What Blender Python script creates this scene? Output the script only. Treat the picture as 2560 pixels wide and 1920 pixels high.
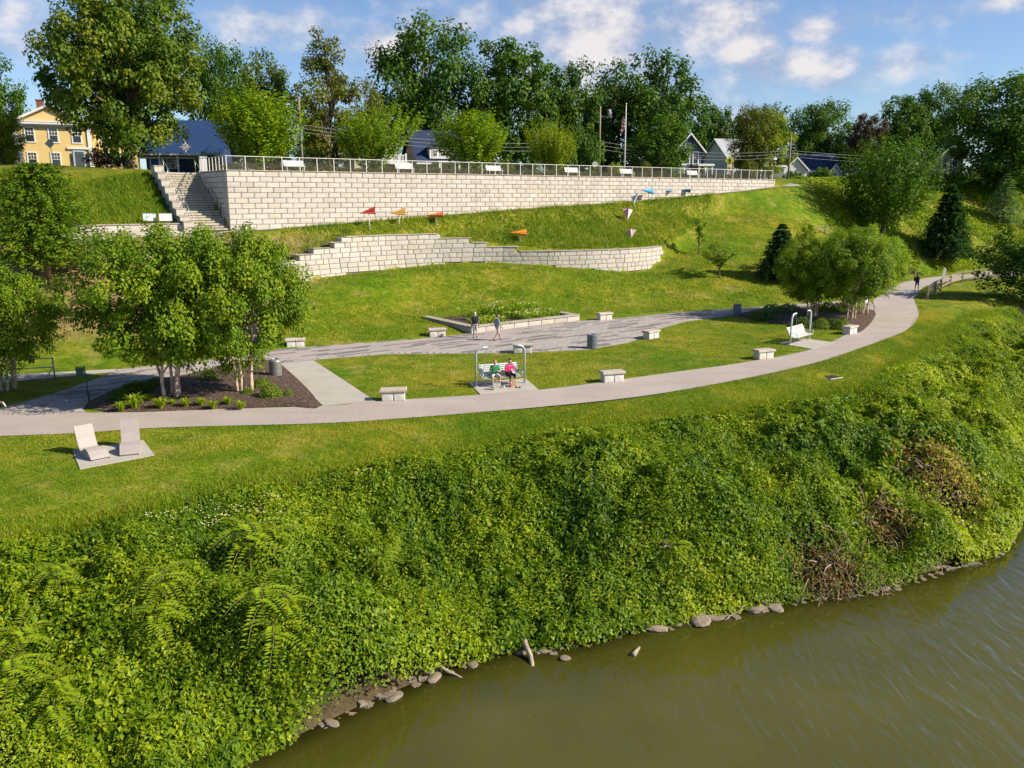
import bpy, math, random
import numpy as np
from mathutils import Vector, Matrix, Euler

for o in list(bpy.data.objects):
    bpy.data.objects.remove(o, do_unlink=True)
SC = bpy.context.scene
COL = SC.collection
R = math.radians

# ------------------------------------------------------------------ camera
FPX, PITCH, ZC = 2070.0, R(12.8), 9.5          # focal length in photo pixels, tilt, height above the park lawn
cam_d = bpy.data.cameras.new('camera'); cam = bpy.data.objects.new('camera', cam_d); COL.objects.link(cam)
cam_d.sensor_width = 36; cam_d.lens = 36 * FPX / 2560; cam_d.clip_end = 6000; cam_d.clip_start = 0.1
cam.location = (0, 0, ZC); cam.rotation_euler = (R(90) - PITCH, 0, 0)
SC.camera = cam
SC.render.resolution_x, SC.render.resolution_y = 1024, 768

# ------------------------------------------------------------------ exposure
SC.view_settings.view_transform = 'Standard'; SC.view_settings.look = 'None'
SC.view_settings.exposure = 0.92; SC.view_settings.gamma = 1; SC.view_settings.use_curve_mapping = False
SC.render.engine = 'CYCLES'
SC.cycles.max_bounces = 6; SC.cycles.transparent_max_bounces = 8
SC.cycles.diffuse_bounces = 3; SC.cycles.glossy_bounces = 3; SC.cycles.transmission_bounces = 4
SC.cycles.use_denoising = True

# ------------------------------------------------------------------ sun and sky
SUN_EL, SUN_AZ = R(34), R(-12)                  # azimuth measured from +x; negative leans towards the camera
sdir = Vector((math.cos(SUN_EL) * math.cos(SUN_AZ), math.cos(SUN_EL) * math.sin(SUN_AZ), math.sin(SUN_EL)))
sun_d = bpy.data.lights.new('sun', 'SUN'); sun = bpy.data.objects.new('sun', sun_d); COL.objects.link(sun)
sun_d.energy = 4.6; sun_d.angle = R(0.6); sun_d.color = (1.0, 0.9, 0.74)
sun.rotation_euler = (-sdir).to_track_quat('-Z', 'Y').to_euler(); sun.location = (60, -20, 60)

W = bpy.data.worlds.new('World'); SC.world = W; W.use_nodes = True
wt = W.node_tree; wt.nodes.clear()
def wn(t, **k):
    n = wt.nodes.new(t)
    for a, b in k.items(): setattr(n, a, b)
    return n
def wl(a, b): wt.links.new(a, b)
def wm(op, a, b=None, c=None):
    n = wn('ShaderNodeMath', operation=op)
    for i, v in enumerate((a, b, c)):
        if v is None: continue
        if isinstance(v, (int, float)): n.inputs[i].default_value = v
        else: wl(v, n.inputs[i])
    return n.outputs[0]
sky = wn('ShaderNodeTexSky', sky_type='NISHITA'); sky.sun_disc = False
sky.sun_elevation = SUN_EL; sky.sun_rotation = math.atan2(sdir.x, sdir.y)
sky.altitude = 200; sky.air_density = 1.0; sky.dust_density = 0.3; sky.ozone_density = 3.0
tc = wn('ShaderNodeTexCoord'); sep = wn('ShaderNodeSeparateXYZ'); wl(tc.outputs['Generated'], sep.inputs[0])
X_, Y_, Z_ = sep.outputs
AZ = wm('ARCTAN2', X_, Y_); EL = wm('ARCSINE', Z_)
def pix_dir(px, py):
    u, v = (px - 1280) / FPX, (py - 960) / FPX
    d = Vector((u, math.cos(PITCH) - v * math.sin(PITCH), -math.sin(PITCH) - v * math.cos(PITCH))).normalized()
    return math.atan2(d.x, d.y), math.asin(d.z)
# where the clouds stand, as compass bearing / elevation of their middles (radians) and half sizes
CLOUDS = [(1370, 60, 95, 75, .9), (1480, 95, 120, 90, 1.1), (1590, 135, 90, 60, .85), (1700, 75, 85, 55, .95), (1790, 70, 90, 60, 1.0), (1860, 110, 80, 45, .95),
          (1990, 165, 130, 42, .95), (1900, 195, 120, 40, .6), (2030, 80, 60, 24, .9), (2230, 160, 75, 28, .85), (1970, 60, 70, 26, .55), (2260, 45, 190, 24, .7), (2100, 60, 120, 18, .55),
          (2510, 5, 55, 18, .9), (700, 55, 130, 42, .75), (760, 90, 120, 40, .6), (25, 40, 55, 34, .9), (15, 105, 60, 30, .8),
          (960, 125, 60, 42, .95), (1190, 25, 190, 60, .6), (1200, 130, 60, 45, .6), (1780, 235, 130, 40, .5), (1810, 300, 90, 40, .6), (880, 200, 60, 30, .5), (1320, 190, 120, 60, .6)]
acc = None
ae = wn('ShaderNodeCombineXYZ'); wl(AZ, ae.inputs[0]); wl(EL, ae.inputs[1])
for (px, py, rx, ry, w) in CLOUDS:
    a0, e0 = pix_dir(px, py)
    v = wn('ShaderNodeVectorMath', operation='MULTIPLY_ADD'); wl(ae.outputs[0], v.inputs[0])
    v.inputs[1].default_value = (FPX / rx / 1.55, FPX / ry / 1.5, 0); v.inputs[2].default_value = (-a0 * FPX / rx / 1.55, -e0 * FPX / ry / 1.5, 0)
    d_ = wn('ShaderNodeVectorMath', operation='DOT_PRODUCT'); wl(v.outputs[0], d_.inputs[0]); wl(v.outputs[0], d_.inputs[1])
    g = wm('MULTIPLY', wm('POWER', .45, d_.outputs['Value']), w)
    acc = g if acc is None else wm('MAXIMUM', acc, g)
cv = wn('ShaderNodeCombineXYZ'); wl(AZ, cv.inputs[0]); wl(wm('MULTIPLY', EL, 1.5), cv.inputs[1])
def wnoise(vec, scale, det, rough, off=(0, 0, 0)):
    mp = wn('ShaderNodeMapping'); mp.inputs['Location'].default_value = off; wl(vec, mp.inputs[0])
    n = wn('ShaderNodeTexNoise'); n.inputs['Scale'].default_value = scale; n.inputs['Detail'].default_value = det
    n.inputs['Roughness'].default_value = rough; wl(mp.outputs[0], n.inputs['Vector']); return n.outputs['Fac']
n1 = wnoise(cv.outputs[0], 14, 8, .58); n2 = wnoise(cv.outputs[0], 14, 8, .58, (-.018, .02, 0))
big = wnoise(cv.outputs[0], 2.2, 3, .5, (3, 1, 0))
far = wm('MULTIPLY', wm('SUBTRACT', big, .50), 3.0)                      # the same kind of cloud round the rest of the sky
far = wm('MULTIPLY', far, wm('MINIMUM', wm('MAXIMUM', wm('MAXIMUM', wm('MULTIPLY', wm('SUBTRACT', wm('ABSOLUTE', AZ), .62), 3), wm('MULTIPLY', wm('SUBTRACT', EL, .22), 4)), 0), 1))
acc = wm('MAXIMUM', acc, far)
dens = wm('ADD', acc, wm('MULTIPLY', wm('SUBTRACT', n1, .5), 1.55))
ss = wn('ShaderNodeMapRange', interpolation_type='SMOOTHSTEP'); wl(dens, ss.inputs['Value'])
ss.inputs['From Min'].default_value = .16; ss.inputs['From Max'].default_value = 1.12; ss.inputs['To Max'].default_value = .93
lit = wm('ADD', wm('MULTIPLY', wm('SUBTRACT', n1, n2), 3.2), wm('MULTIPLY', wm('SUBTRACT', dens, .5), .55))
lr = wn('ShaderNodeMapRange'); wl(lit, lr.inputs['Value']); lr.inputs['From Min'].default_value = -.25; lr.inputs['From Max'].default_value = .55
cc = wn('ShaderNodeMix', data_type='RGBA'); wl(lr.outputs[0], cc.inputs['Factor'])
cc.inputs['A'].default_value = (.215, .25, .345, 1); cc.inputs['B'].default_value = (.475, .45, .445, 1)
sk = wn('ShaderNodeMix', data_type='RGBA', blend_type='MULTIPLY'); sk.inputs['Factor'].default_value = 1
wl(sky.outputs[0], sk.inputs['A']); sk.inputs['B'].default_value = (.063, .067, .076, 1)
mx = wn('ShaderNodeMix', data_type='RGBA'); wl(ss.outputs[0], mx.inputs['Factor']); wl(sk.outputs['Result'], mx.inputs['A']); wl(cc.outputs['Result'], mx.inputs['B'])
bg = wn('ShaderNodeBackground'); wl(mx.outputs['Result'], bg.inputs[0]); bg.inputs[1].default_value = 1.0
ow = wn('ShaderNodeOutputWorld'); wl(bg.outputs[0], ow.inputs[0])

# ------------------------------------------------------------------ helpers
def ray(px, py):
    u, v = (px - 1280) / FPX, (py - 960) / FPX
    return Vector((u, math.cos(PITCH) - v * math.sin(PITCH), -math.sin(PITCH) - v * math.cos(PITCH)))
def at(px, py, z=0.0):                 # survey: where a photo point lies on a level z
    d = ray(px, py); return Vector((0, 0, ZC)) + d * ((z - ZC) / d.z)
def dep(px, py, Y):                    # ... at a distance Y
    d = ray(px, py); return Vector((0, 0, ZC)) + d * (Y / d.y)

def thing(name, label, cat, loc=(0, 0, 0), rz=0.0, group=None, parent=None):
    o = bpy.data.objects.new(name, None); COL.objects.link(o)
    o.empty_display_size = .2
    o.location = loc; o.rotation_euler = (0, 0, rz)
    o['label'] = label; o['category'] = cat
    if group: o['group'] = group
    return o
def tag(o, label, cat, group=None):
    o['label'] = label; o['category'] = cat
    if group: o['group'] = group
    return o
def kind(o, k): o['kind'] = k; return o

class MB:
    def __init__(s): s.v = []; s.f = []; s.m = []
    def add(s, vs, fs, m=0):
        b = len(s.v); s.v += [tuple(p) for p in vs]
        s.f += [tuple(i + b for i in f) for f in fs]; s.m += [m] * len(fs); return s
    def box(s, c, d, rot=(0, 0, 0), m=0, bev=0.0):
        M_ = Euler(rot).to_matrix(); c = Vector(c)
        hx, hy, hz = d[0] / 2, d[1] / 2, d[2] / 2
        if bev <= 0:
            vs = [c + M_ @ Vector((x * hx, y * hy, z * hz)) for z in (-1, 1) for (x, y) in ((-1, -1), (1, -1), (1, 1), (-1, 1))]
            return s.add(vs, [(3, 2, 1, 0), (4, 5, 6, 7), (0, 1, 5, 4), (1, 2, 6, 5), (2, 3, 7, 6), (3, 0, 4, 7)], m)
        b = min(bev, hx * .9, hy * .9, hz * .9)
        rings = []
        for (z, k) in ((-hz, b), (-hz + b, 0), (hz - b, 0), (hz, b)):
            x0, y0 = hx - k, hy - k
            rings.append([(-x0, -y0, z), (x0, -y0, z), (x0, y0, z), (-x0, y0, z)])
        vs = [c + M_ @ Vector(p) for r in rings for p in r]
        fs = [(3, 2, 1, 0), (12, 13, 14, 15)]
        for i in range(3):
            for j in range(4):
                k = (j + 1) % 4; fs.append((i * 4 + j, i * 4 + k, i * 4 + 4 + k, i * 4 + 4 + j))
        return s.add(vs, fs, m)
    def tube(s, pts, rad, n=8, m=0, cap=True):
        pts = [Vector(p) for p in pts]
        if not hasattr(rad, '__len__'): rad = [rad] * len(pts)
        vs = []; prev = None
        for i, p in enumerate(pts):
            t = (pts[min(i + 1, len(pts) - 1)] - pts[max(i - 1, 0)])
            t = t.normalized() if t.length > 1e-9 else Vector((0, 0, 1))
            if prev is None:
                a = Vector((1, 0, 0)) if abs(t.x) < .8 else Vector((0, 1, 0))
            else: a = prev
            u = (a - t * a.dot(t)).normalized(); w = t.cross(u); prev = u
            for k in range(n):
                an = 2 * math.pi * k / n
                vs.append(p + (u * math.cos(an) + w * math.sin(an)) * rad[i])
        fs = []
        for i in range(len(pts) - 1):
            for k in range(n):
                k2 = (k + 1) % n
                fs.append((i * n + k, i * n + k2, i * n + n + k2, i * n + n + k))
        if cap:
            fs.append(tuple(range(n - 1, -1, -1))); fs.append(tuple((len(pts) - 1) * n + k for k in range(n)))
        return s.add(vs, fs, m)
    def prism(s, poly, z0, z1, m=0):      # poly ccw xy; z0/z1 numbers
        n = len(poly)
        vs = [(p[0], p[1], z0) for p in poly] + [(p[0], p[1], z1) for p in poly]
        fs = [tuple(range(n - 1, -1, -1)), tuple(range(n, 2 * n))] + [(i, (i + 1) % n, n + (i + 1) % n, n + i) for i in range(n)]
        return s.add(vs, fs, m)
    def lathe(s, prof, n=16, m=0, c=(0, 0, 0)):
        vs = []
        for (r, z) in prof:
            for k in range(n):
                a = 2 * math.pi * k / n; vs.append((c[0] + r * math.cos(a), c[1] + r * math.sin(a), c[2] + z))
        fs = []
        for i in range(len(prof) - 1):
            for k in range(n):
                k2 = (k + 1) % n; fs.append((i * n + k, i * n + k2, i * n + n + k2, i * n + n + k))
        fs.append(tuple(range(n - 1, -1, -1))); fs.append(tuple((len(prof) - 1) * n + k for k in range(n)))
        return s.add(vs, fs, m)
    def build(s, name, mats, parent=None, smooth=False):
        me = s.mesh(name, mats, smooth)
        return obj(name, me, parent)
    def mesh(s, name, mats, smooth=False):
        me = bpy.data.meshes.new(name); me.from_pydata([tuple(v) for v in s.v], [], s.f)
        if not isinstance(mats, (list, tuple)): mats = [mats]
        for m in mats: me.materials.append(m)
        if len(mats) > 1: me.polygons.foreach_set('material_index', s.m)
        if smooth: me.polygons.foreach_set('use_smooth', [True] * len(s.f))
        me.update(); return me
def obj(name, me, parent=None, loc=None, rot=None, scale=None):
    o = bpy.data.objects.new(name, me); COL.objects.link(o)
    if parent is not None: o.parent = parent
    if loc is not None: o.location = loc
    if rot is not None: o.rotation_euler = rot
    if scale is not None: o.scale = scale
    return o
def copy_tree(o, parent=None):
    c = o.copy(); COL.objects.link(c)
    if parent is not None: c.parent = parent
    for ch in list(o.children): copy_tree(ch, c)
    return c

# --- procedural noise on arrays
def _hash(ix, iy, seed):
    h = (ix.astype(np.int64) * 374761393 + iy.astype(np.int64) * 668265263 + seed * 974634371) & 0xffffffff
    h = ((h ^ (h >> 13)) * 1274126177) & 0xffffffff
    return ((h ^ (h >> 16)) & 0xffff) / 65535.0
def vnoise(x, y, seed=0):
    ix, iy = np.floor(x), np.floor(y); fx, fy = x - ix, y - iy
    fx = fx * fx * (3 - 2 * fx); fy = fy * fy * (3 - 2 * fy)
    a, b = _hash(ix, iy, seed), _hash(ix + 1, iy, seed); c, d = _hash(ix, iy + 1, seed), _hash(ix + 1, iy + 1, seed)
    return (a * (1 - fx) + b * fx) * (1 - fy) + (c * (1 - fx) + d * fx) * fy
def fbm(x, y, scale, seed=0, octv=4):
    x = np.asarray(x, float) / scale; y = np.asarray(y, float) / scale; s = 0; a = .5; t = 0
    for k in range(octv):
        s = s + a * vnoise(x, y, seed + k * 17); t += a; a *= .5; x = x * 2.03 + 5.1; y = y * 2.03 + 1.7
    return s / t
def sstep(a, b, x): t = np.clip((np.asarray(x, float) - a) / (b - a), 0, 1); return t * t * (3 - 2 * t)

# --- materials
def new_mat(name):
    m = bpy.data.materials.new(name); m.use_nodes = True; nt = m.node_tree
    return m, nt, nt.nodes['Principled BSDF'], nt.nodes['Material Output']
def nd(nt, t, **k):
    n = nt.nodes.new(t)
    for a, b in k.items(): setattr(n, a, b)
    return n
def c4(c): return (c[0], c[1], c[2], 1)
def ramp(nt, fac, stops):
    r = nd(nt, 'ShaderNodeValToRGB'); nt.links.new(fac, r.inputs[0])
    while len(r.color_ramp.elements) < len(stops): r.color_ramp.elements.new(.5)
    for e, (p, c) in zip(r.color_ramp.elements, stops): e.position = p; e.color = c4(c)
    return r.outputs[0]
def mixc(nt, fac, a, b, blend='MIX'):
    n = nd(nt, 'ShaderNodeMix', data_type='RGBA', blend_type=blend)
    for s, v in (('Factor', fac), ('A', a), ('B', b)):
        i = n.inputs[s]
        if isinstance(v, (int, float)): i.default_value = v
        elif isinstance(v, (tuple, list)): i.default_value = c4(v)
        else: nt.links.new(v, i)
    return n.outputs['Result']
def mth(nt, op, a, b=0.0, clamp=False):
    n = nd(nt, 'ShaderNodeMath', operation=op); n.use_clamp = clamp
    for i, v in enumerate((a, b)):
        if isinstance(v, (int, float)): n.inputs[i].default_value = v
        else: nt.links.new(v, n.inputs[i])
    return n.outputs[0]
def noise(nt, scale, det=4, rough=.55, coord='Object', stretch=None, dist=0):
    t = nd(nt, 'ShaderNodeTexCoord'); n = nd(nt, 'ShaderNodeTexNoise')
    n.inputs['Scale'].default_value = scale; n.inputs['Detail'].default_value = det; n.inputs['Roughness'].default_value = rough; n.inputs['Distortion'].default_value = dist
    src = t.outputs[coord]
    if stretch:
        mp = nd(nt, 'ShaderNodeMapping'); mp.inputs['Scale'].default_value = stretch; nt.links.new(src, mp.inputs[0]); src = mp.outputs[0]
    nt.links.new(src, n.inputs['Vector']); return n.outputs['Fac']
def bump(nt, bsdf, h, dist=.02, strength=.6):
    b = nd(nt, 'ShaderNodeBump'); b.inputs['Distance'].default_value = dist; b.inputs['Strength'].default_value = strength
    nt.links.new(h, b.inputs['Height']); nt.links.new(b.outputs[0], bsdf.inputs['Normal'])
def M(name, a, b=None, scale=3.0, rough=.7, bmp=0.0, bscale=None, metal=0.0, vary=0.0, spec=.3, coord='Object', stretch=None, lo=.35, hi=.65):
    m, nt, p, _ = new_mat(name)
    p.inputs['Roughness'].default_value = rough; p.inputs['Metallic'].default_value = metal; p.inputs['Specular IOR Level'].default_value = spec
    if b is None: b = tuple(min(1, x * .82) for x in a)
    f = noise(nt, scale, 5, .6, coord, stretch)
    col = ramp(nt, f, [(lo, b), (hi, a)])
    if vary:
        oi = nd(nt, 'ShaderNodeObjectInfo'); g = nd(nt, 'ShaderNodeNewGeometry')
        r = mth(nt, 'FRACT', mth(nt, 'ADD', oi.outputs['Random'], g.outputs['Random Per Island']))
        col = mixc(nt, 1.0, col, ramp(nt, r, [(0, (1 - vary,) * 3), (.5, (1, 1, 1)), (1, (1 + vary * .4, 1 + vary * .3, 1 + vary * .1))]), 'MULTIPLY')
    nt.links.new(col, p.inputs['Base Color'])
    if bmp: bump(nt, p, noise(nt, bscale or scale * 3, 6, .65, coord, stretch), bmp, .8)
    return m
def leaf_mat(name, stops, trans=.35, rough=.55, gain=(1.9, 1.85, .75)):
    stops = [(p, tuple(min(x * g, .6) for x, g in zip(c, gain))) for p, c in stops]
    m, nt, p, out = new_mat(name)
    at_ = nd(nt, 'ShaderNodeAttribute', attribute_name='tint')
    col = ramp(nt, at_.outputs['Fac'], stops)
    nt.links.new(col, p.inputs['Base Color']); p.inputs['Roughness'].default_value = rough; p.inputs['Specular IOR Level'].default_value = .25
    tr = nd(nt, 'ShaderNodeBsdfTranslucent'); nt.links.new(mixc(nt, 1.0, col, (1.3, 1.4, .35), 'MULTIPLY'), tr.inputs[0])
    ms = nd(nt, 'ShaderNodeMixShader'); ms.inputs[0].default_value = trans
    nt.links.new(p.outputs[0], ms.inputs[1]); nt.links.new(tr.outputs[0], ms.inputs[2]); nt.links.new(ms.outputs[0], out.inputs[0])
    return m

# ------------------------------------------------------------------ terrain
C0 = np.array([-23.2, 69.3]); DW = np.array([.811, .585]); DW = DW / np.hypot(*DW); NW = np.array([-DW[1], DW[0]])
WLEN = 70.7; WTOP = 11.6
def sq(x, y): dx, dy = x - C0[0], y - C0[1]; return dx * DW[0] + dy * DW[1], dx * NW[0] + dy * NW[1]
def wpt(s, q, z=0.0): p = C0 + DW * s + NW * q; return Vector((p[0], p[1], z))
CWX = [-26, -17.6, -15.5, -12.9, -10.1, -7, -4.1, -1.1, 1, 4.1, 7.7, 11.5, 13.65, 14.7, 22]
CWY = [56, 66, 68.6, 71.4, 73.9, 75.7, 76.8, 77.5, 77.7, 78.1, 79.3, 81.35, 83.5, 85, 96]
BKX = [-60, -30, -22, -14.7, -9.8, -4.5, 1.8, 10.6, 20, 27, 38, 50, 70, 110]
BKY = [14, 17.5, 19.5, 22.3, 26.6, 29.6, 33.6, 37.2, 44, 53.6, 68, 79, 90, 105]
WAX = [-60, -20, -10, -6.7, -4, -2.1, .1, 2.1, 4.9, 6.7, 10.2, 13, 16.8, 20, 23.5, 30, 42, 70, 110]
WAY = [4, 10, 16, 18.4, 20.8, 22.5, 23.6, 23.9, 25.2, 25.8, 27.0, 27.6, 29.5, 31.3, 35.5, 45, 60, 76, 90]
def tps_fit(P):
    P = np.array(P, float); n = len(P); d = np.hypot(P[:, None, 0] - P[None, :, 0], P[:, None, 1] - P[None, :, 1])
    K_ = np.where(d > 0, d * d * np.log(d + 1e-9), 0) + np.eye(n) * .5
    A = np.zeros((n + 3, n + 3)); A[:n, :n] = K_; A[:n, n] = 1; A[:n, n + 1:] = P[:, :2]; A[n, :n] = 1; A[n + 1:, :n] = P[:, :2].T
    w = np.linalg.solve(A, np.r_[P[:, 2], 0, 0, 0]); return P, w
def tps_eval(fit, x, y):
    P, w = fit; s = w[-3] + w[-2] * x + w[-1] * y
    for i in range(len(P)):
        r2 = (x - P[i, 0]) ** 2 + (y - P[i, 1]) ** 2; s = s + w[i] * .5 * r2 * np.log(r2 + 1e-9)
    return s
TOE = [(-80, 42), (-60, 43), (-45, 44), (-30, 46), (-22, 48), (-13.5, 52.2), (-7.4, 55.1), (-4, 57.6), (0, 62.5), (5.3, 66.3), (12.7, 68.2), (23.6, 74), (32.5, 79), (38, 89), (46, 99), (60, 111), (90, 124)]
LEFT = [(-35.5, 58, 5.0), (-28, 55, 3.4), (-24, 60, 5.0), (-20, 57, 2.2), (-50, 56, 5.2), (-80, 55, 5.5), (-31.7, 62.2, 6.6), (-45, 60, 6.6), (-26, 66, 6.65), (-22, 66.5, 6.4), (-80, 60, 6.8),
        (-35, 66, 8.2), (-33, 71, 10.3), (-31.5, 75, 11.7), (-45, 66, 9.0), (-42, 74, 11.9), (-55, 72, 11.9), (-80, 70, 11.9), (-36, 80, 12.1), (-60, 85, 12.2), (-80, 90, 12.2)]
RIGHT = [(19.9, 80, 1.8), (23.3, 78, 1.1), (19.6, 88, 3.7), (27, 100, 7.6), (31, 90, 3.0), (39.8, 112, 11.05), (36, 104, 8.4), (44, 104, 3.4), (50, 118, 9.6), (56, 128, 11.3), (70, 126, 5.5), (76, 142, 11.8), (95, 145, 8), (100, 160, 12), (60, 150, 11.9), (40, 130, 11.6)]
base_front = [(-17.6, 66, 3.16), (-15.5, 68.6, 3.2), (-12.9, 71.4, 3.3), (-10.1, 73.9, 3.5), (-7, 75.7, 3.65), (-4.1, 76.8, 3.72), (-1.1, 77.5, 3.66), (1, 77.7, 3.52), (4.1, 78.1, 3.2), (7.7, 79.3, 2.85), (11.5, 81.35, 2.45), (13.65, 83.5, 2.5), (15.5, 86, 3.2)]
toe0 = [(x, y, 0.12) for x, y in TOE]; toem = [(x + 1.5, y - 7, -2.2) for x, y in TOE]
FITG = tps_fit(toe0 + toem + LEFT + RIGHT + base_front + [(x - .2, y + 3.0, z + .3) for x, y, z in base_front[:-1]] + [(x + .6, y - 3.8, z - .28) for x, y, z in base_front[2:-2]] + [(x + 1.4, y - 8.0, z * .36) for x, y, z in base_front[2:-2]])
cap_back = [(-17.6, 66, 4.1), (-15.5, 68.6, 5.0), (-13.5, 70.8, 5.9), (-10.1, 73.9, 6.05), (-7, 75.7, 6.05), (-4.1, 76.8, 5.65), (-2, 77.3, 5.1), (1, 77.7, 4.7), (4.1, 78.1, 4.45), (7.7, 79.3, 4.45), (11.5, 81.35, 4.45), (13.65, 83.5, 4.45), (15.0, 85.3, 4.2)]
wall_foot = [(-23.3, 69.2, 6.7), (-21.5, 70.5, 6.7), (-11.8, 77.5, 7.35), (0, 86, 8.15), (13, 95.4, 8.85), (27.3, 105.7, 10.0), (34.2, 110.7, 10.7)]
foot2 = [(x + .9, y - 1.4, z - .05) for x, y, z in wall_foot]
mid = [(-14, 74, 6.75), (-6, 79.2, 6.75), (4, 83.5, 6.6), (10, 88, 6.9)]
FITB = tps_fit(toem[:6] + LEFT + RIGHT + cap_back + wall_foot + foot2 + mid)
FOOTS = [float(sq(*p[:2])[0]) for p in wall_foot]; FOOTZ = [p[2] for p in wall_foot]
def H(x, y):
    x = np.asarray(x, float); y = np.asarray(y, float)
    g = tps_eval(FITG, x, y); b = tps_eval(FITB, x, y)
    d = y - np.interp(x, CWX, CWY)
    over = np.maximum(np.maximum(-17.0 - x, x - 14.6), 0)
    a0 = .25 - np.minimum(over, 4) * .9; a1 = .6 + np.minimum(over, 4) * .9
    t = np.clip((d - a0) / (a1 - a0), 0, 1); t = t * t * (3 - 2 * t)
    z = g * (1 - t) + b * t
    ty = np.interp(x, [p[0] for p in TOE], [p[1] for p in TOE])
    z = np.where(z > 0, z * z / (z + .25), 0.0) * sstep(-3.0, 1.0, y - ty)
    s, q = sq(x, y)
    up = sstep(.35, .8, q) * sstep(-.1, .35, s) * (1 - sstep(WLEN - .5, WLEN + 5, s))
    ztop = WTOP - .12 + 0 * x
    z = np.where(up > 0, z * (1 - up) + np.maximum(ztop, 0) * up, z)
    fz = np.interp(s, FOOTS, FOOTZ)
    nf = sstep(-3.6, -1.9, q) * (1 - sstep(.3, .5, q)) * sstep(-2.5, .5, s) * (1 - sstep(WLEN, WLEN + 4, s))
    z = z * (1 - nf) + fz * nf
    # far plateau: the town behind
    pl = sstep(7, 16, q) * sstep(-6, 2, s) * (1 - sstep(WLEN + 2, WLEN + 12, s))
    z = z * (1 - pl) + 11.6 * pl
    # rolling ground far off settles to the town level
    far = np.maximum(np.maximum(sstep(100, 170, x), sstep(150, 185, y)), sstep(-70, -110, x) * (y > 40))
    z = z * (1 - far) + 12.0 * far * sstep(0, 60, y - np.interp(x, BKX, BKY)) + z * 0
    # flight of stairs lies on a cut ramp
    ramp_ = sstep(-3.3, -3.0, s) * (1 - sstep(.1, .4, s)) * sstep(-.2, .3, q) * (1 - sstep(8.2, 8.8, q))
    z = z * (1 - ramp_) + (6.2 + np.clip(q, 0, 8.4) * .585) * ramp_
    # lawn rim, bank and river bed
    ye = np.interp(x, BKX, BKY); yw = np.interp(x, WAX, WAY)
    rim = sstep(4.5, -.5, y - ye)
    t2 = (ye - y) / np.maximum(ye - yw, 1)
    bank = np.where(t2 < 1, -.55 - 4.0 * np.clip(t2, 0, 1) ** .9, -4.55 - np.minimum((yw - y) * .33, 2.2))
    z = np.where(y < ye, bank, z - .55 * rim)
    wob = (fbm(x, y, 7, 3) - .5) * .16 * sstep(.25, 1.5, z) * (1 - up) * (1 - pl) * (1 - nf)
    return z + wob + (fbm(x, y, 2.2, 9) - .5) * .12 * np.clip(t2, 0, 1)
def Hz(x, y): return float(H(np.array([x]), np.array([y]))[0])
def on_ground(px, py, Y0=20.0, Y1=190.0):       # first meeting of a photo ray with the ground
    d = ray(px, py); ys = np.arange(Y0, Y1, .2); t = ys / d.y
    xs = d.x * t; zs = ZC + d.z * t; h = H(xs, ys); k = np.argmax(h >= zs)
    if h[k] < zs[k]: k = len(ys) - 1
    return Vector((xs[k], ys[k], h[k]))
# ------------------------------------------------------------------ ground sheet
def np_mesh(name, V, Fq, mats, attrs=None, smooth=True):
    V = np.asarray(V, np.float32); Fq = np.asarray(Fq, np.int32); k = Fq.shape[1]
    me = bpy.data.meshes.new(name); me.vertices.add(len(V)); me.loops.add(Fq.size); me.polygons.add(len(Fq))
    me.vertices.foreach_set('co', V.ravel()); me.loops.foreach_set('vertex_index', Fq.ravel())
    me.polygons.foreach_set('loop_start', np.arange(0, Fq.size, k, dtype=np.int32))
    try: me.polygons.foreach_set('loop_total', np.full(len(Fq), k, np.int32))
    except Exception: pass
    me.polygons.foreach_set('use_smooth', np.full(len(Fq), smooth))
    for m in (mats if isinstance(mats, (list, tuple)) else [mats]): me.materials.append(m)
    for n, a in (attrs or {}).items():
        at_ = me.attributes.new(n, 'FLOAT', 'POINT'); at_.data.foreach_set('value', np.asarray(a, np.float32))
    me.update(); me.validate(); return me
def grid_faces(nx, ny):
    i = np.arange(nx * ny).reshape(ny, nx)
    return np.stack([i[:-1, :-1].ravel(), i[:-1, 1:].ravel(), i[1:, 1:].ravel(), i[1:, :-1].ravel()], 1)
def steps(*segs):
    out = []
    for a, b, d in segs: out.append(np.arange(a, b, d))
    return np.r_[np.concatenate(out), segs[-1][1]]
gx = steps((-3000, -300, 300), (-300, -100, 25), (-100, -48, 4), (-48, 66, .6), (66, 120, 3), (120, 300, 20), (300, 3000, 300))
gy = steps((-600, -60, 60), (-60, 4, 4), (4, 116, .6), (116, 170, 2), (170, 300, 15), (300, 4000, 300))
GX, GY = np.meshgrid(gx, gy); gxf, gyf = GX.ravel(), GY.ravel(); gz = H(gxf, gyf)
_s, _q = sq(gxf, gyf)
tan_z = sstep(-15, -21, gxf + (fbm(gxf, gyf, 4, 2) - .5) * 6) * sstep(.4, 2.2, gz) * sstep(6.6, 6.0, gz)
rough_z = np.maximum(sstep(.2, 1.0, gyf - np.interp(gxf, CWX, CWY)) * sstep(17.5, 13.5, gxf + (gyf - 85) * -.55) * (gz < 11.3), sstep(36, 48, gxf) * (gz > 1.2))
rough_z = np.maximum(rough_z, sstep(6.6, 7.2, gz) * sstep(-25, -27, gxf))
soil_z = sstep(-.25, .1, np.interp(gxf, BKX, BKY) - gyf)
mud_z = sstep(-3.95, -4.35, gz)

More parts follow.
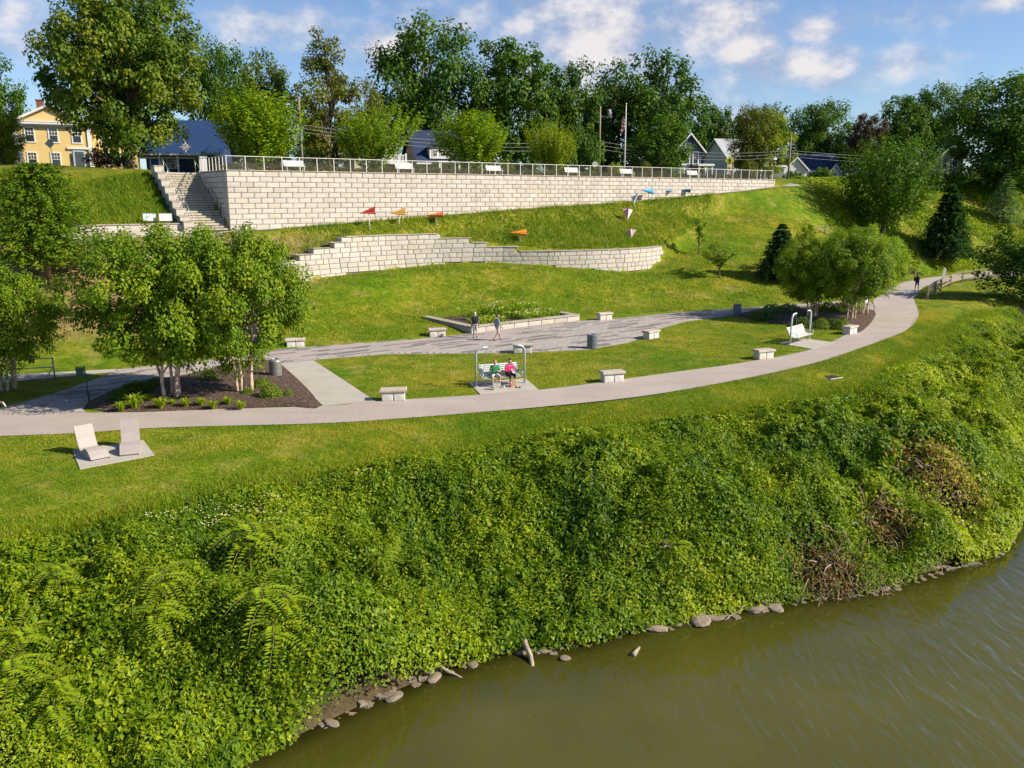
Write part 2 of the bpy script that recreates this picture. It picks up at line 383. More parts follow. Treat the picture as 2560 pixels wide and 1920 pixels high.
def grass_mat():
    m, nt, p, out = new_mat('grass')
    big = noise(nt, .16, 3, .5); med = noise(nt, .9, 4, .6, dist=.4); fine = noise(nt, 3.2, 6, .75); hair = noise(nt, 13, 4, .8)
    a = ramp(nt, med, [(.3, (.065, .118, .004)), (.5, (.122, .164, .007)), (.72, (.215, .21, .02))])
    b = ramp(nt, big, [(.35, (.72, .95, .6)), (.5, (1, 1, 1)), (.66, (1.3, 1.08, 1.15))])
    col = mixc(nt, 1, a, b, 'MULTIPLY')
    col = mixc(nt, mth(nt, 'MULTIPLY', ramp(nt, noise(nt, .42, 5, .65), [(.54, (0, 0, 0)), (.68, (1, 1, 1))]), .6), col, (.33, .255, .075))
    col = mixc(nt, 1, col, ramp(nt, fine, [(.3, (.55, .62, .5)), (.5, (1, 1, 1)), (.7, (1.42, 1.3, 1.25))]), 'MULTIPLY')
    col = mixc(nt, 1, col, ramp(nt, hair, [(.32, (.58, .64, .55)), (.5, (1, 1, 1)), (.68, (1.45, 1.36, 1.3))]), 'MULTIPLY')
    def attr(n): return nd(nt, 'ShaderNodeAttribute', attribute_name=n).outputs['Fac']
    rg = ramp(nt, noise(nt, .8, 6, .7), [(.32, (.07, .12, .006)), (.5, (.14, .165, .010)), (.6, (.22, .20, .025)), (.74, (.31, .25, .09))])
    col = mixc(nt, attr('rough'), col, mixc(nt, 1, rg, ramp(nt, fine, [(.3, (.5, .55, .5)), (.7, (1.3, 1.25, 1.2))]), 'MULTIPLY'))
    tn = ramp(nt, noise(nt, 1.6, 6, .7), [(.3, (.10, .065, .03)), (.5, (.26, .17, .08)), (.72, (.36, .25, .13))])
    tf = mth(nt, 'MULTIPLY', attr('tan'), ramp(nt, noise(nt, .6, 5, .6), [(.27, (0, 0, 0)), (.38, (1, 1, 1))]), True)
    col = mixc(nt, tf, col, tn)
    col = mixc(nt, attr('soil'), col, ramp(nt, fine, [(.3, (.012, .014, .006)), (.7, (.035, .035, .015))]))
    col = mixc(nt, attr('mud'), col, ramp(nt, fine, [(.3, (.05, .038, .018)), (.7, (.13, .098, .055))]))
    nt.links.new(col, p.inputs['Base Color']); p.inputs['Roughness'].default_value = .9; p.inputs['Specular IOR Level'].default_value = .1
    h = mth(nt, 'ADD', mth(nt, 'MULTIPLY', fine, .6), mth(nt, 'MULTIPLY', hair, .5))
    bump(nt, p, h, .10, .9); return m
MG = grass_mat()
ground = obj('ground', np_mesh('ground', np.stack([gxf, gyf, gz], 1), grid_faces(len(gx), len(gy)), MG, {'tan': tan_z, 'rough': rough_z, 'soil': soil_z, 'mud': mud_z}))
kind(ground, 'structure'); ground['label'] = 'grassy river park ground with hillside and bank'

# ------------------------------------------------------------------ river
WZ = -4.5
def water_mat():
    m, nt, p, out = new_mat('river_water')
    t = nd(nt, 'ShaderNodeTexCoord'); mp = nd(nt, 'ShaderNodeMapping'); mp.inputs['Rotation'].default_value = (0, 0, R(-8)); mp.inputs['Scale'].default_value = (1.05, .34, 1)
    nt.links.new(t.outputs['Object'], mp.inputs[0])
    w1 = nd(nt, 'ShaderNodeTexNoise'); w1.inputs['Scale'].default_value = 2.3; w1.inputs['Detail'].default_value = 1.5; w1.inputs['Distortion'].default_value = .5; nt.links.new(mp.outputs[0], w1.inputs['Vector'])
    calm = nd(nt, 'ShaderNodeAttribute', attribute_name='calm').outputs['Fac']
    big = noise(nt, .12, 2, .5)
    h = mth(nt, 'MULTIPLY', w1.outputs['Fac'], mth(nt, 'MULTIPLY', mth(nt, 'SUBTRACT', 1.0, calm), mth(nt, 'ADD', .35, big)))
    h = mth(nt, 'ADD', h, mth(nt, 'MULTIPLY', noise(nt, 5, 2, .5), .035))
    b = nd(nt, 'ShaderNodeBump'); b.inputs['Distance'].default_value = .16; b.inputs['Strength'].default_value = .75; nt.links.new(h, b.inputs['Height'])
    dpt = nd(nt, 'ShaderNodeAttribute', attribute_name='depth').outputs['Fac']
    murk = nd(nt, 'ShaderNodeBsdfDiffuse'); nt.links.new(ramp(nt, noise(nt, .25, 3, .5), [(.3, (.064, .062, .009)), (.7, (.085, .079, .013))]), murk.inputs[0])
    tr = nd(nt, 'ShaderNodeBsdfTransparent'); tr.inputs[0].default_value = (.62, .45, .08, 1)
    m1 = nd(nt, 'ShaderNodeMixShader'); nt.links.new(ramp(nt, dpt, [(0, (.12,) * 3), (.16, (.62,) * 3), (.5, (.96,) * 3), (1, (1, 1, 1))]), m1.inputs[0])
    nt.links.new(tr.outputs[0], m1.inputs[1]); nt.links.new(murk.outputs[0], m1.inputs[2])
    gl = nd(nt, 'ShaderNodeBsdfGlossy'); gl.inputs['Roughness'].default_value = .04; gl.inputs[0].default_value = (.9, .95, 1, 1); nt.links.new(b.outputs[0], gl.inputs['Normal'])
    fr = nd(nt, 'ShaderNodeFresnel'); fr.inputs[0].default_value = 1.42; nt.links.new(b.outputs[0], fr.inputs['Normal'])
    m2 = nd(nt, 'ShaderNodeMixShader'); nt.links.new(fr.outputs[0], m2.inputs[0]); nt.links.new(m1.outputs[0], m2.inputs[1]); nt.links.new(gl.outputs[0], m2.inputs[2])
    nt.links.new(m2.outputs[0], out.inputs[0]); nt.nodes.remove(p); return m
rx = steps((-600, -60, 60), (-60, -16, 4), (-16, 50, .7), (50, 150, 10)); ry = steps((-500, -60, 40), (-60, 8, 4), (8, 60, .7), (60, 130, 5))
RX, RY = np.meshgrid(rx, ry); rxf, ryf = RX.ravel(), RY.ravel(); rd = WZ - H(rxf, ryf)
yw_ = np.interp(rxf, WAX, WAY)
Fw = grid_faces(len(rx), len(ry)); keep = (rd[Fw] > -.7).any(1); Fw = Fw[keep]
river = obj('river', np_mesh('river', np.stack([rxf, ryf, np.full_like(rxf, WZ)], 1), Fw, water_mat(), {'depth': np.clip(rd / 2.0, 0, 1), 'calm': sstep(3.5, .5, yw_ - ryf) * .6}))
kind(river, 'structure')

# ------------------------------------------------------------------ paths
def spline(P, n):
    P = np.array([(p[0], p[1]) for p in P], float); Q = np.vstack([2 * P[0] - P[1], P, 2 * P[-1] - P[-2]]); out = []
    seg = len(P) - 1
    for u in np.linspace(0, seg - 1e-6, n):
        i = int(u); t = u - i; a, b, c, d = Q[i:i + 4]
        out.append(.5 * (2 * b + (c - a) * t + (2 * a - 5 * b + 4 * c - d) * t * t + (3 * b - a - 3 * c + d) * t ** 3))
    return np.array(out)
def strip(name, A, B, mat, lift=.02, n=None, k=6, flat=False, skirt=True):
    n = n or max(len(A), len(B)); A = spline(A, n); B = spline(B, n)
    P = np.array([[A[i] * (1 - j / k) + B[i] * (j / k) for j in range(k + 1)] for i in range(n)]).reshape(-1, 2)
    z = (0 if flat else np.maximum(H(P[:, 0], P[:, 1]), 0 if not flat else 0)) + lift
    V = np.c_[P, np.broadcast_to(z, len(P))]
    i = np.arange(n * (k + 1)).reshape(n, k + 1)
    Fs = np.stack([i[:-1, :-1].ravel(), i[:-1, 1:].ravel(), i[1:, 1:].ravel(), i[1:, :-1].ravel()], 1)
    a, b, c = V[Fs[0, 0]], V[Fs[0, 1]], V[Fs[0, 2]]
    if np.cross(b - a, c - a)[2] < 0: Fs = Fs[:, ::-1]
    return obj(name, np_mesh(name, V, Fs, mat, smooth=False))
def slab(name, poly, mat, z0=-.1, z1=.03, parent=None):
    P = [Vector((p[0], p[1], 0)) for p in poly]
    area = sum(P[i].x * P[(i + 1) % len(P)].y - P[(i + 1) % len(P)].x * P[i].y for i in range(len(P)))
    if area < 0: P = P[::-1]
    b = MB(); b.prism(P, z0, z1); return b.build(name, mat, parent)

def asphalt_mat():
    m, nt, p, out = new_mat('weathered_asphalt')
    a = ramp(nt, noise(nt, .35, 5, .6), [(.3, (.335, .285, .250)), (.7, (.385, .33, .295))])
    a = mixc(nt, 1, a, ramp(nt, noise(nt, 9, 6, .8), [(.3, (.80, .80, .80)), (.7, (1.14, 1.14, 1.14))]), 'MULTIPLY')
    a = mixc(nt, mth(nt, 'MULTIPLY', ramp(nt, noise(nt, .8, 6, .7, stretch=(.3, 1, 1)), [(.48, (0, 0, 0)), (.72, (1, 1, 1))]), .55), a, (.25, .21, .175))
    nt.links.new(a, p.inputs['Base Color']); p.inputs['Roughness'].default_value = .9; bump(nt, p, noise(nt, 50, 3, .7), .006, .7); return m
MASPH = asphalt_mat()
MCONC = M('pale_concrete', (.41, .375, .325), (.35, .32, .275), .8, .85, .004, 30)
MPAVEBASE = M('paver_bedding', (.31, .28, .26), (.26, .235, .22), 2, .9, .004, 30)
far_e = [(-60, 33.8), (-40, 34.6)] + [tuple(at(*p)[:2]) for p in [(0, 1039), (208, 1033), (804, 1016), (932, 1005), (1342, 976), (1678, 932), (1852, 908), (2019, 877), (2118, 836), (2176, 799), (2187, 773), (2184, 750), (2210, 735), (2268, 704)]] + [(60, 105.5), (90, 117)]
near_e = [(-60, 30), (-40, 31)] + [tuple(at(*p)[:2]) for p in [(0, 1091), (405, 1070), (810, 1059), (1041, 1044), (1354, 1018), (1620, 989), (1852, 949), (2037, 908), (2176, 862), (2268, 824), (2297, 787), (2286, 752), (2291, 741), (2338, 709)]] + [(62, 101.5), (92, 113)]
kind(strip('asphalt_path', near_e, far_e, MASPH, .022, 150), 'structure')

G2 = lambda L: [tuple(at(*p)[:2]) for p in L]
BED_L = [(213, 1020), (225, 1006), (262, 985), (336, 956), (463, 938), (580, 908), (660, 900), (704, 912), (800, 1012), (700, 1017), (500, 1026), (300, 1032)]
BED_R = [(1836, 789), (1870, 780), (1905, 772), (2013, 767), (2140, 770), (2186, 779), (2184, 798), (2165, 820), (2146, 832), (2120, 826), (2010, 817), (1900, 803)]
plaza_px = [(-260, 1064), (0, 1022), (139, 983), (289, 930), (289, 924), (509, 903), (692, 873), (1065, 846), (1178, 834), (1447, 803), (1532, 798), (1700, 781), (1920, 766), (1979, 760), (2170, 750), (2183, 762), (2187, 776),
            (2140, 768), (2013, 765), (1905, 770), (1868, 779), (1829, 789), (1714, 804), (1650, 822), (1610, 844), (1569, 857), (1465, 875), (1280, 883), (958, 886), (783, 900), (700, 908), (660, 898), (580, 906), (463, 936), (336, 954), (258, 985), (222, 1004), (209, 1020), (216, 1034), (0, 1040), (-260, 1062 + 20)]
plaza = G2(plaza_px)
kind(slab('plaza_paving', plaza, MPAVEBASE, -.1, .014), 'structure')
pav_root = bpy.data.objects['plaza_paving']
def inside(poly, x, y):
    c = False; j = len(poly) - 1
    for i in range(len(poly)):
        xi, yi = poly[i]; xj, yj = poly[j]
        if (yi > y) != (yj > y) and x < (xj - xi) * (y - yi) / (yj - yi) + xi: c = not c
        j = i
    return c
rng = random.Random(4)
def paver_mat(name, a, b): return M(name, a, b, 6, .85, .003, 40, vary=.14)
MPL = paver_mat('pale_paver', (.36, .315, .295), (.32, .28, .262)); MPD = paver_mat('charcoal_paver', (.19, .17, .16), (.16, .14, .135))
PW, PH = .60, .30
def paver_box(b, s, q, m=0):
    c = wpt(s, q); b.box((c.x, c.y, .022), (PW - .016, PH - .016, .03), (0, 0, math.atan2(DW[1], DW[0])), m)
pv = []
for j in range(-120, 20):
    q = j * PH - 20 + 0; run = 0; dark = False
    off = (j % 2) * PW / 2
    for i in range(-70, 110):
        s = i * PW + off - 0
        if run <= 0:
            dark = (not dark) and rng.random() < .75; run = rng.randint(2, 6) if dark else rng.randint(5, 15)
        run -= 1
        c = wpt(s, q)
        if c.y < 30 or c.y > 82: continue
        if all(inside(plaza, *wpt(s + a * PW * .5, q + e * PH * .5)[:2]) for a in (-1, 1) for e in (-1, 1)):
            pv.append((c.length, s, q, dark))
pv.sort()
bl, bd = MB(), MB()
paver_mesh = {}
for dk, mt in ((False, MPL), (True, MPD)):
    b = MB(); b.box((0, 0, 0), (PW - .016, PH - .016, .03), bev=.004); paver_mesh[dk] = b.mesh('paver', mt)
ang = math.atan2(DW[1], DW[0]); nvis = 0
for dist, s, q, dk in pv:
    c = wpt(s, q); ppx = c.x / c.y
    if nvis < 290 and abs(ppx) < .63:
        nvis += 1; obj('paver', paver_mesh[dk], pav_root, (c.x, c.y, .024), (0, 0, ang))
    else: paver_box(bd if dk else bl, s, q)
kind(bl.build('pale_pavers', MPL, pav_root), 'stuff'); kind(bd.build('charcoal_pavers', MPD, pav_root), 'stuff')

wk = slab('concrete_walk', G2([(701, 909), (783, 901), (812, 920), (873, 960), (940, 1004.5), (806, 1015.5)]), MPAVEBASE, -.1, .018); kind(wk, 'structure')
wl0, wl1, wr0, wr1 = (at(*p) for p in ((702, 910), (806.5, 1015), (783, 901.5), (939, 1004)))
for i in range(5):
    t0, t1 = i / 5 + .0035, (i + 1) / 5 - .0035; slab('concrete_panel', [wl0.lerp(wl1, t0)[:2], wr0.lerp(wr1, t0)[:2], wr0.lerp(wr1, t1)[:2], wl0.lerp(wl1, t1)[:2]], MCONC, -.05, .032, wk)
kind(strip('side_walk', G2([(-300, 975), (0, 957), (289, 931)]), G2([(-300, 955), (0, 939), (289, 924)]), MCONC, .03, 12), 'structure')
tt = [wpt(s, -1.55) for s in np.linspace(-12, 74, 60)]; tu = [wpt(s, .12) for s in np.linspace(-12, 74, 60)]
kind(strip('hillside_walk', tt, tu, M('hillside_concrete', (.40, .36, .28), (.33, .30, .23), 1, .9), .05, 110, 3), 'structure')

# mulch beds, slightly domed
def mulch_mat():
    m, nt, p, out = new_mat('bark_mulch')
    v = nd(nt, 'ShaderNodeTexVoronoi'); v.inputs['Scale'].default_value = 16; t = nd(nt, 'ShaderNodeTexCoord'); nt.links.new(t.outputs['Object'], v.inputs['Vector'])
    sp = nd(nt, 'ShaderNodeSeparateColor'); nt.links.new(v.outputs['Color'], sp.inputs[0])
    col = ramp(nt, sp.outputs[0], [(0, (.018, .010, .007)), (.5, (.055, .032, .022)), (.86, (.10, .06, .04)), (1, (.26, .16, .09))])
    nt.links.new(col, p.inputs['Base Color']); p.inputs['Roughness'].default_value = .95; bump(nt, p, sp.outputs[1], .04, 1); return m
MMUL = mulch_mat()
def bed(name, poly_px, top=.16):
    P = np.array(G2(poly_px)); c = P.mean(0); n = len(P); P = spline(list(P) + [P[0]], 60)[:-1]; n = len(P)
    rings = [(1, .025), (.93, top * .55), (.75, top), (.4, top * 1.2), (0.02, top * 1.25)]; V = []; Fs = []
    for k, z in rings:
        for p in P: V.append((*(c + (p - c) * k), z))
    for r in range(len(rings) - 1):
        for i in range(n): j = (i + 1) % n; Fs.append((r * n + i, r * n + j, r * n + n + j, r * n + n + i))
    Fs = np.array(Fs); a, b, d = (np.array(V[i]) for i in Fs[0][:3])
    if np.cross(b - a, d - a)[2] < 0: Fs = Fs[:, ::-1]
    return kind(obj(name, np_mesh(name, V, Fs, MMUL)), 'structure')
bed('mulch_bed', BED_L); bed('mulch_bed', BED_R)

# ------------------------------------------------------------------ stone walls
def stone_mat(name, a, b, dark):
    m, nt, p, out = new_mat(name)
    col = ramp(nt, noise(nt, 2.2, 6, .65, stretch=(1, 1, .45)), [(.3, b), (.5, a), (.75, tuple(x * 1.08 for x in a))])
    st = ramp(nt, noise(nt, 1.1, 5, .7, stretch=(1.6, 1.6, .25)), [(.52, (0, 0, 0)), (.74, (1, 1, 1))])
    col = mixc(nt, mth(nt, 'MULTIPLY', st, .6), col, dark)
    oi = nd(nt, 'ShaderNodeObjectInfo'); g = nd(nt, 'ShaderNodeNewGeometry')
    r = mth(nt, 'FRACT', mth(nt, 'ADD', oi.outputs['Random'], g.outputs['Random Per Island']))
    col = mixc(nt, 1, col, ramp(nt, r, [(0, (.86, .84, .81)), (.2, (.96, .94, .91)), (.5, (1, .985, .96)), (.8, (1.05, 1.03, 1.0)), (1, (.97, .91, .80))]), 'MULTIPLY')
    nt.links.new(col, p.inputs['Base Color']); p.inputs['Roughness'].default_value = .9
    bump(nt, p, noise(nt, 5, 6, .62, stretch=(1.2, 1.2, .6)), .035, .8); return m
MST = stone_mat('split_face_stone', (.455, .425, .39), (.385, .36, .33), (.25, .21, .16))
MCAP = stone_mat('stone_coping', (.33, .295, .245), (.26, .23, .19), (.15, .125, .09))
MJOINT = M('dark_joint', (.16, .135, .11), (.11, .095, .08), 4, .95)
BKH = .43
def block_mesh(L, Hh, D, mat, seed, ch=.022):
    r = random.Random(seed); b = MB(); x, z = L / 2 - .011, Hh / 2 - .011; j = lambda: r.uniform(-.012, .012)
    # local: front face at y=0 looking -y, body to +D
    bk = [(-x, D, -z), (x, D, -z), (x, D, z), (-x, D, z)]; md = [(-x, .02, -z), (x, .02, -z), (x, .02, z), (-x, .02, z)]
    fr = [(-x + ch + j(), -.025 + j(), -z + ch + j()), (x - ch + j(), -.025 + j(), -z + ch + j()), (x - ch + j(), -.025 + j(), z - ch + j()), (-x + ch + j(), -.025 + j(), z - ch + j())]
    c0 = (r.uniform(-.2, .2) * L, -.036 + j(), r.uniform(-.1, .1) * Hh)
    fs = [(3, 2, 1, 0)]
    for i in range(4):
        k = (i + 1) % 4; fs += [(i, k, 4 + k, 4 + i), (4 + i, 4 + k, 8 + k, 8 + i), (8 + i, 8 + k, 12)]
    b.add(bk + md + fr + [c0], [f[::-1] for f in fs]); return b, b.mesh('block', mat)
def add_mb(dst, src, loc, rz):
    c, s = math.cos(rz), math.sin(rz)
    dst.add([(loc[0] + c * v[0] - s * v[1], loc[1] + s * v[0] + c * v[1], loc[2] + v[2]) for v in src.v], src.f)
class Wall:
    def __init__(s, name, label, loc):
        s.root = thing(name, label, 'wall', (0, 0, 0)); s.b = []; s.rest = MB(); s.c = {}
    def get(s, L, Hh, D, mat, seed):
        k = (round(L, 2), round(Hh, 2), D, mat.name, seed)
        if k not in s.c: s.c[k] = block_mesh(L, Hh, D, mat, hash(k) % 9973 if False else seed * 31 + int(L * 100))
        return s.c[k]
    def put(s, loc, rz, L, Hh, D, mat=None):
        s.b.append((Vector(loc), rz, L, Hh, D, mat or MST))
    def finish(s, limit=290):
        s.b.sort(key=lambda t: t[0].length); r = random.Random(7)
        for i, (loc, rz, L, Hh, D, mat) in enumerate(s.b):
            mb, me = s.get(L, Hh, D, mat, r.randint(1, 6))
            if i < limit or mat is not MST: obj('block' if mat is MST else 'coping', me, s.root, loc, (0, 0, rz))
            else: add_mb(s.rest, mb, loc, rz)
        if s.rest.v: kind(s.rest.build('far_blocks', MST, s.root), 'stuff')
footS = [0] + [float(sq(*p[:2])[0]) for p in wall_foot[1:]]; footZ = [p[2] for p in wall_foot]
wall = Wall('retaining_wall', 'long pale block retaining wall below the railed terrace', (0, 0, 0))
RB = WTOP - .13; BL = 1.10
for r in range(12):
    zt = RB - r * BKH
    n = int(WLEN / BL) + 1
    s0 = -(r % 2) * BL / 2
    for i in range(n + 1):
        a, b_ = max(s0 + i * BL, 0), min(s0 + (i + 1) * BL, WLEN)
        if b_ - a < .2: continue
        if zt < np.interp((a + b_) / 2, footS, footZ) + .03: continue
        wall.put(wpt((a + b_) / 2, 0, zt - BKH / 2), ang, b_ - a, BKH, .8)
    for i in range(7):                                   # the return beside the stairs
        a = .83 + i * BL - (r % 2) * BL / 2; a = max(a, .83); b_ = min(.83 + (i + 1) * BL - (r % 2) * BL / 2, 7.9)
        if b_ - a < .2 or zt < 6.5 + .585 * a: continue
        wall.put(wpt(0, (a + b_) / 2, zt - BKH / 2), ang - math.pi / 2, b_ - a, BKH, .6)
for i in range(int(WLEN / 1.8) + 1):
    a, b_ = i * 1.8 - .05, min(i * 1.8 + 1.75, WLEN + .05); wall.put(wpt((a + b_) / 2, -.05, WTOP - .065), ang, b_ - a, .13, .9, MCAP)
for i in range(4): wall.put(wpt(-.05, .9 + i * 1.75 + .87, WTOP - .065), ang - math.pi / 2, 1.75, .13, .7, MCAP)
wall.finish()
b = MB(); cs = wpt(WLEN / 2, .45); b.box((cs.x, cs.y, 8.5), (WLEN - .3, .6, 5.8), (0, 0, ang))
cs = wpt(.35, 4.3); b.box((cs.x, cs.y, 8.6), (.4, 6.6, 5.5), (0, 0, ang)); b.build('core', MJOINT, wall.root)

# curved wall on the slope
cw = Wall('curved_retaining_wall', 'curved stepped block wall on the grassy slope', (0, 0, 0))
LV = [(-20.5, -18.3, 5), (-18.3, -17.2, 4), (-17.2, -16.1, 3), (-16.1, -15.0, 2), (-15.0, -13.9, 1), (-13.9, -6.65, 0), (-6.65, -3.7, 1), (-3.7, -2.3, 2), (-2.3, .65, 3), (.65, 15.6, 4)]
cxs = np.linspace(-19.4, 15.4, 800); cys = np.interp(cxs, CWX, CWY)
ker = np.ones(41) / 41; cys = np.convolve(np.pad(cys, 20, 'edge') + 0, ker, 'valid'); cys[:20] = np.interp(cxs[:20], CWX, CWY); cys[-20:] = np.interp(cxs[-20:], CWX, CWY)
arc = np.r_[0, np.cumsum(np.hypot(np.diff(cxs), np.diff(cys)))]
def cpt(a): return float(np.interp(a, arc, cxs)), float(np.interp(a, arc, cys))
def ctan(a): p, q = cpt(max(a - .5, 0)), cpt(min(a + .5, arc[-1])); return math.atan2(q[1] - p[1], q[0] - p[0])
CH = .42; rr = random.Random(21)
bfx = [-20, *[p[0] for p in base_front]]; bfz = [3.1, *[p[2] for p in base_front]]
for r in range(9):
    zt = 6.1 - CH * r; a = -rr.random() * .5
    while a < arc[-1]:
        L = rr.choice([1.07, 1.07, 1.07, .72, .55]); m_ = a + L / 2
        if 0 <= m_ <= arc[-1]:
            x, y = cpt(m_); lv = [l for x0, x1, l in LV if x0 <= x < x1]
            if lv and r >= lv[0] and zt > np.interp(x, bfx, bfz) - .1: cw.put((x, y, zt - CH / 2), ctan(m_), L, CH, .75)
        a += L
for x0, x1, l in LV:
    a0, a1 = float(np.interp(x0, cxs, arc)), float(np.interp(x1, cxs, arc)); n = max(1, round((a1 - a0) / 1.3))
    for i in range(n):
        L = (a1 - a0) / n; m_ = a0 + (i + .5) * L; x, y = cpt(m_); t_ = ctan(m_)
        cw.put((x + math.sin(t_) * .05, y - math.cos(t_) * .05, 6.2 - CH * l - .05), t_, L + .012, .1, .85, MCAP)
cw.finish()
V = []; Fs = []
for k, a in enumerate(np.linspace(.2, arc[-1] - .2, 60)):
    x, y = cpt(a); t_ = ctan(a); lv = ([l for x0, x1, l in LV if x0 <= x < x1] or [4])[0]
    for d_ in (.07, .6):
        for z in (1.5, 6.05 - CH * max(lv, ([l for x0, x1, l in LV if x0 <= x - .7 < x1] or [4])[0], ([l for x0, x1, l in LV if x0 <= x + .7 < x1] or [4])[0])): V.append((x - math.sin(t_) * d_, y + math.cos(t_) * d_, z))
    if k:
        o_ = 4 * k; Fs += [(o_ - 4, o_, o_ + 1, o_ - 3), (o_ - 3, o_ + 1, o_ + 3, o_ - 1), (o_ - 1, o_ + 3, o_ + 2, o_ - 2)]
obj('core', np_mesh('core', V, Fs, MJOINT, smooth=False), cw.root)

# low wall left of the stairs
lw = Wall('low_stone_wall', 'low capped block wall beside the foot of the upper stairs', (0, 0, 0))
for r in range(2):
    for i in range(10):
        s = -3.6 - i * .9 - (r % 2) * .45; lw.put(wpt(s, .02, 7.28 - r * BKH - BKH / 2), ang, .9, BKH, .5)
for i in range(6): s = -3.9 - i * 1.55; lw.put(wpt(s, -.03, 7.34), ang, 1.55, .12, .62, MCAP)
lw.finish()

# upper stairs with stepped cheek wall
st = thing('stone_stairs', 'broad stone stairs climbing beside the end of the big wall', 'stairs', (0, 0, 0))
MSTEP = stone_mat('step_stone', (.40, .365, .30), (.30, .27, .22), (.15, .13, .10))
NR = 24; RISE = (WTOP - .1 - 6.72) / NR
bs = MB(); bs.box((0, 0, 0), (2.92, .5, RISE - .028), bev=.03); step_me = bs.mesh('step', MSTEP)
q = .15; stair_q = []
for i in range(NR):
    c = wpt(-1.5, q + .25, 6.72 + RISE * (i + .5)); obj('step', step_me, st, c, (0, 0, ang)); stair_q.append(q)
    q += .285 if i not in (7, 15) else .78
bs = MB(); c = wpt(-1.5, 4.6); bs.box((c.x, c.y, 6.4), (2.9, 8.2, .5), (0, 0, ang)); bs.build('stair_base', MSTEP, st)
me_ck = block_mesh(1.25, BKH, .75, MST, 5)[1]; me_cc = block_mesh(1.2, .12, .85, MCAP, 6)[1]
for k in range(9):
    qk = -.35 + k * .98; zk = 6.95 + max(0, qk) * .6
    for r in range(2): obj('cheek_block', me_ck, st, wpt(-3.0, qk + .5, zk + .5 - r * BKH - BKH / 2), (0, 0, ang + math.pi / 2))
    obj('cheek_coping', me_cc, st, wpt(-2.95, qk + .5, zk + .56), (0, 0, ang + math.pi / 2))
MRAIL = M('brushed_rail', (.55, .55, .54), (.48, .48, .48), 8, .4, metal=.7)
def handrail(label, s, q0, q1, z0, z1, n, group='stair handrails'):
    o = thing('handrail', label, 'handrail', wpt(s, q0, z0), 0, group); org = wpt(s, q0, z0)
    P = [wpt(s, q0 + (q1 - q0) * k / 4, z0 + (z1 - z0) * k / 4 + .92) - org for k in range(5)]
    b = MB(); b.tube([P[0] + Vector((0, 0, -.25)), P[0]] + P[1:] + [P[-1] + Vector((0, 0, -.25))], .024, 6); b.build('rail', MRAIL, o, True)
    for k in range(n):
        p = P[0].lerp(P[-1], (k + .1) / (n - .8)); b = MB(); b.tube([p - Vector((0, 0, 1.0)), p], .022, 6); b.build('post', MRAIL, o, True)
    return o
handrail('metal handrail along the shaded right side of the upper stairs, lower flight', -.12, .2, 4.0, 6.85, 9.2, 4)
handrail('metal handrail along the shaded right side of the upper stairs, upper flight', -.12, 4.4, 8.3, 9.4, 11.7, 4)
handrail('metal handrail by the cheek wall of the upper stairs, lower flight', -2.8, .2, 4.0, 6.85, 9.2, 4)
handrail('metal handrail by the cheek wall of the upper stairs, upper flight', -2.8, 4.4, 8.3, 9.4, 11.7, 4)
# lower stairs, mostly behind the birches
ls = thing('lower_stairs', 'stone stairs descending from the hillside walk to the plaza', 'stairs', (0, 0, 0))
a_, b2 = wpt(-1.4, -1.7), Vector((-17.2, 51.6, 0)); NS = 36; prev = 6.5
dirv = (b2 - a_); dirv.z = 0; az_ = math.atan2(dirv.y, dirv.x); side = Vector((-dirv.y, dirv.x, 0)).normalized()
bs = MB(); bs.box((0, 0, -.3), (.62, 2.5, .6)); low_me = bs.mesh('step', MSTEP)
for i in range(NS):
    c = a_.lerp(b2, i / (NS - 1)); t_ = i / (NS - 1); z = min(prev, max(6.5 * (1 - t_) + .04, 0.04)); prev = z
    obj('step', low_me, ls, (c.x, c.y, z), (0, 0, az_))
me_c2 = block_mesh(1.1, .43, .6, MST, 8)[1]; me_c3 = block_mesh(1.14, .12, .66, MCAP, 9)[1]
for k in range(13):
    for sd in (-1, 1):
        c = a_.lerp(b2, (k + .55) / 13) + side * (1.25 * sd); z = 6.5 * (1 - (k + .3) / 13) + .42
        obj('cheek_block', me_c2, ls, (c.x, c.y, z - .215), (0, 0, az_ + (0 if sd < 0 else 0))); obj('cheek_coping', me_c3, ls, (c.x, c.y, z + .06), (0, 0, az_))
c = a_ + side * -.0
# planter
pl = Wall('stone_planter', 'low walled planter bed with coping beside the plaza', (0, 0, 0)); pl.root['category'] = 'planter'
F0, F1 = at(1178, 834, 0), at(1449, 802, 0); pang = math.atan2((F1 - F0).y, (F1 - F0).x); plen = (F1 - F0).length
pd = Vector((math.cos(pang), math.sin(pang), 0)); pn = Vector((-pd.y, pd.x, 0))
nb = 8
for i in range(nb): pl.put(F0 + pd * (plen * (i + .5) / nb) + Vector((0, 0, .19)), pang, plen / nb, .42, .45)
for i in range(6): pl.put(F0 + pd * (plen * (i + .5) / 6) - pn * .05 + Vector((0, 0, .455)), pang, plen / 6, .11, .6, MCAP)
for o_, sg, ln in ((F0, -1, 6.6), (F1, 1, 5.6)):
    for i in range(5):
        c = o_ + pn * (.45 + (ln - .45) * (i + .5) / 5)
        pl.put(c + Vector((0, 0, .19)), pang - sg * -math.pi / 2 if False else pang + sg * math.pi / 2, (ln - .45) / 5, .42, .45)
        c = o_ + pn * (.55 + (ln - .55) * (i + .5) / 5)
        pl.put(c + pd * (sg * .05) + Vector((0, 0, .455)), pang + sg * math.pi / 2, (ln - .55) / 5, .11, .6, MCAP)
pl.finish()
pc = F0 + pd * (plen / 2) + pn * 3.2; b = MB(); b.box((pc.x, pc.y, .16), (plen - .7, 6.0, .34), (0, 0, pang)); b.build('soil', MMUL, pl.root)
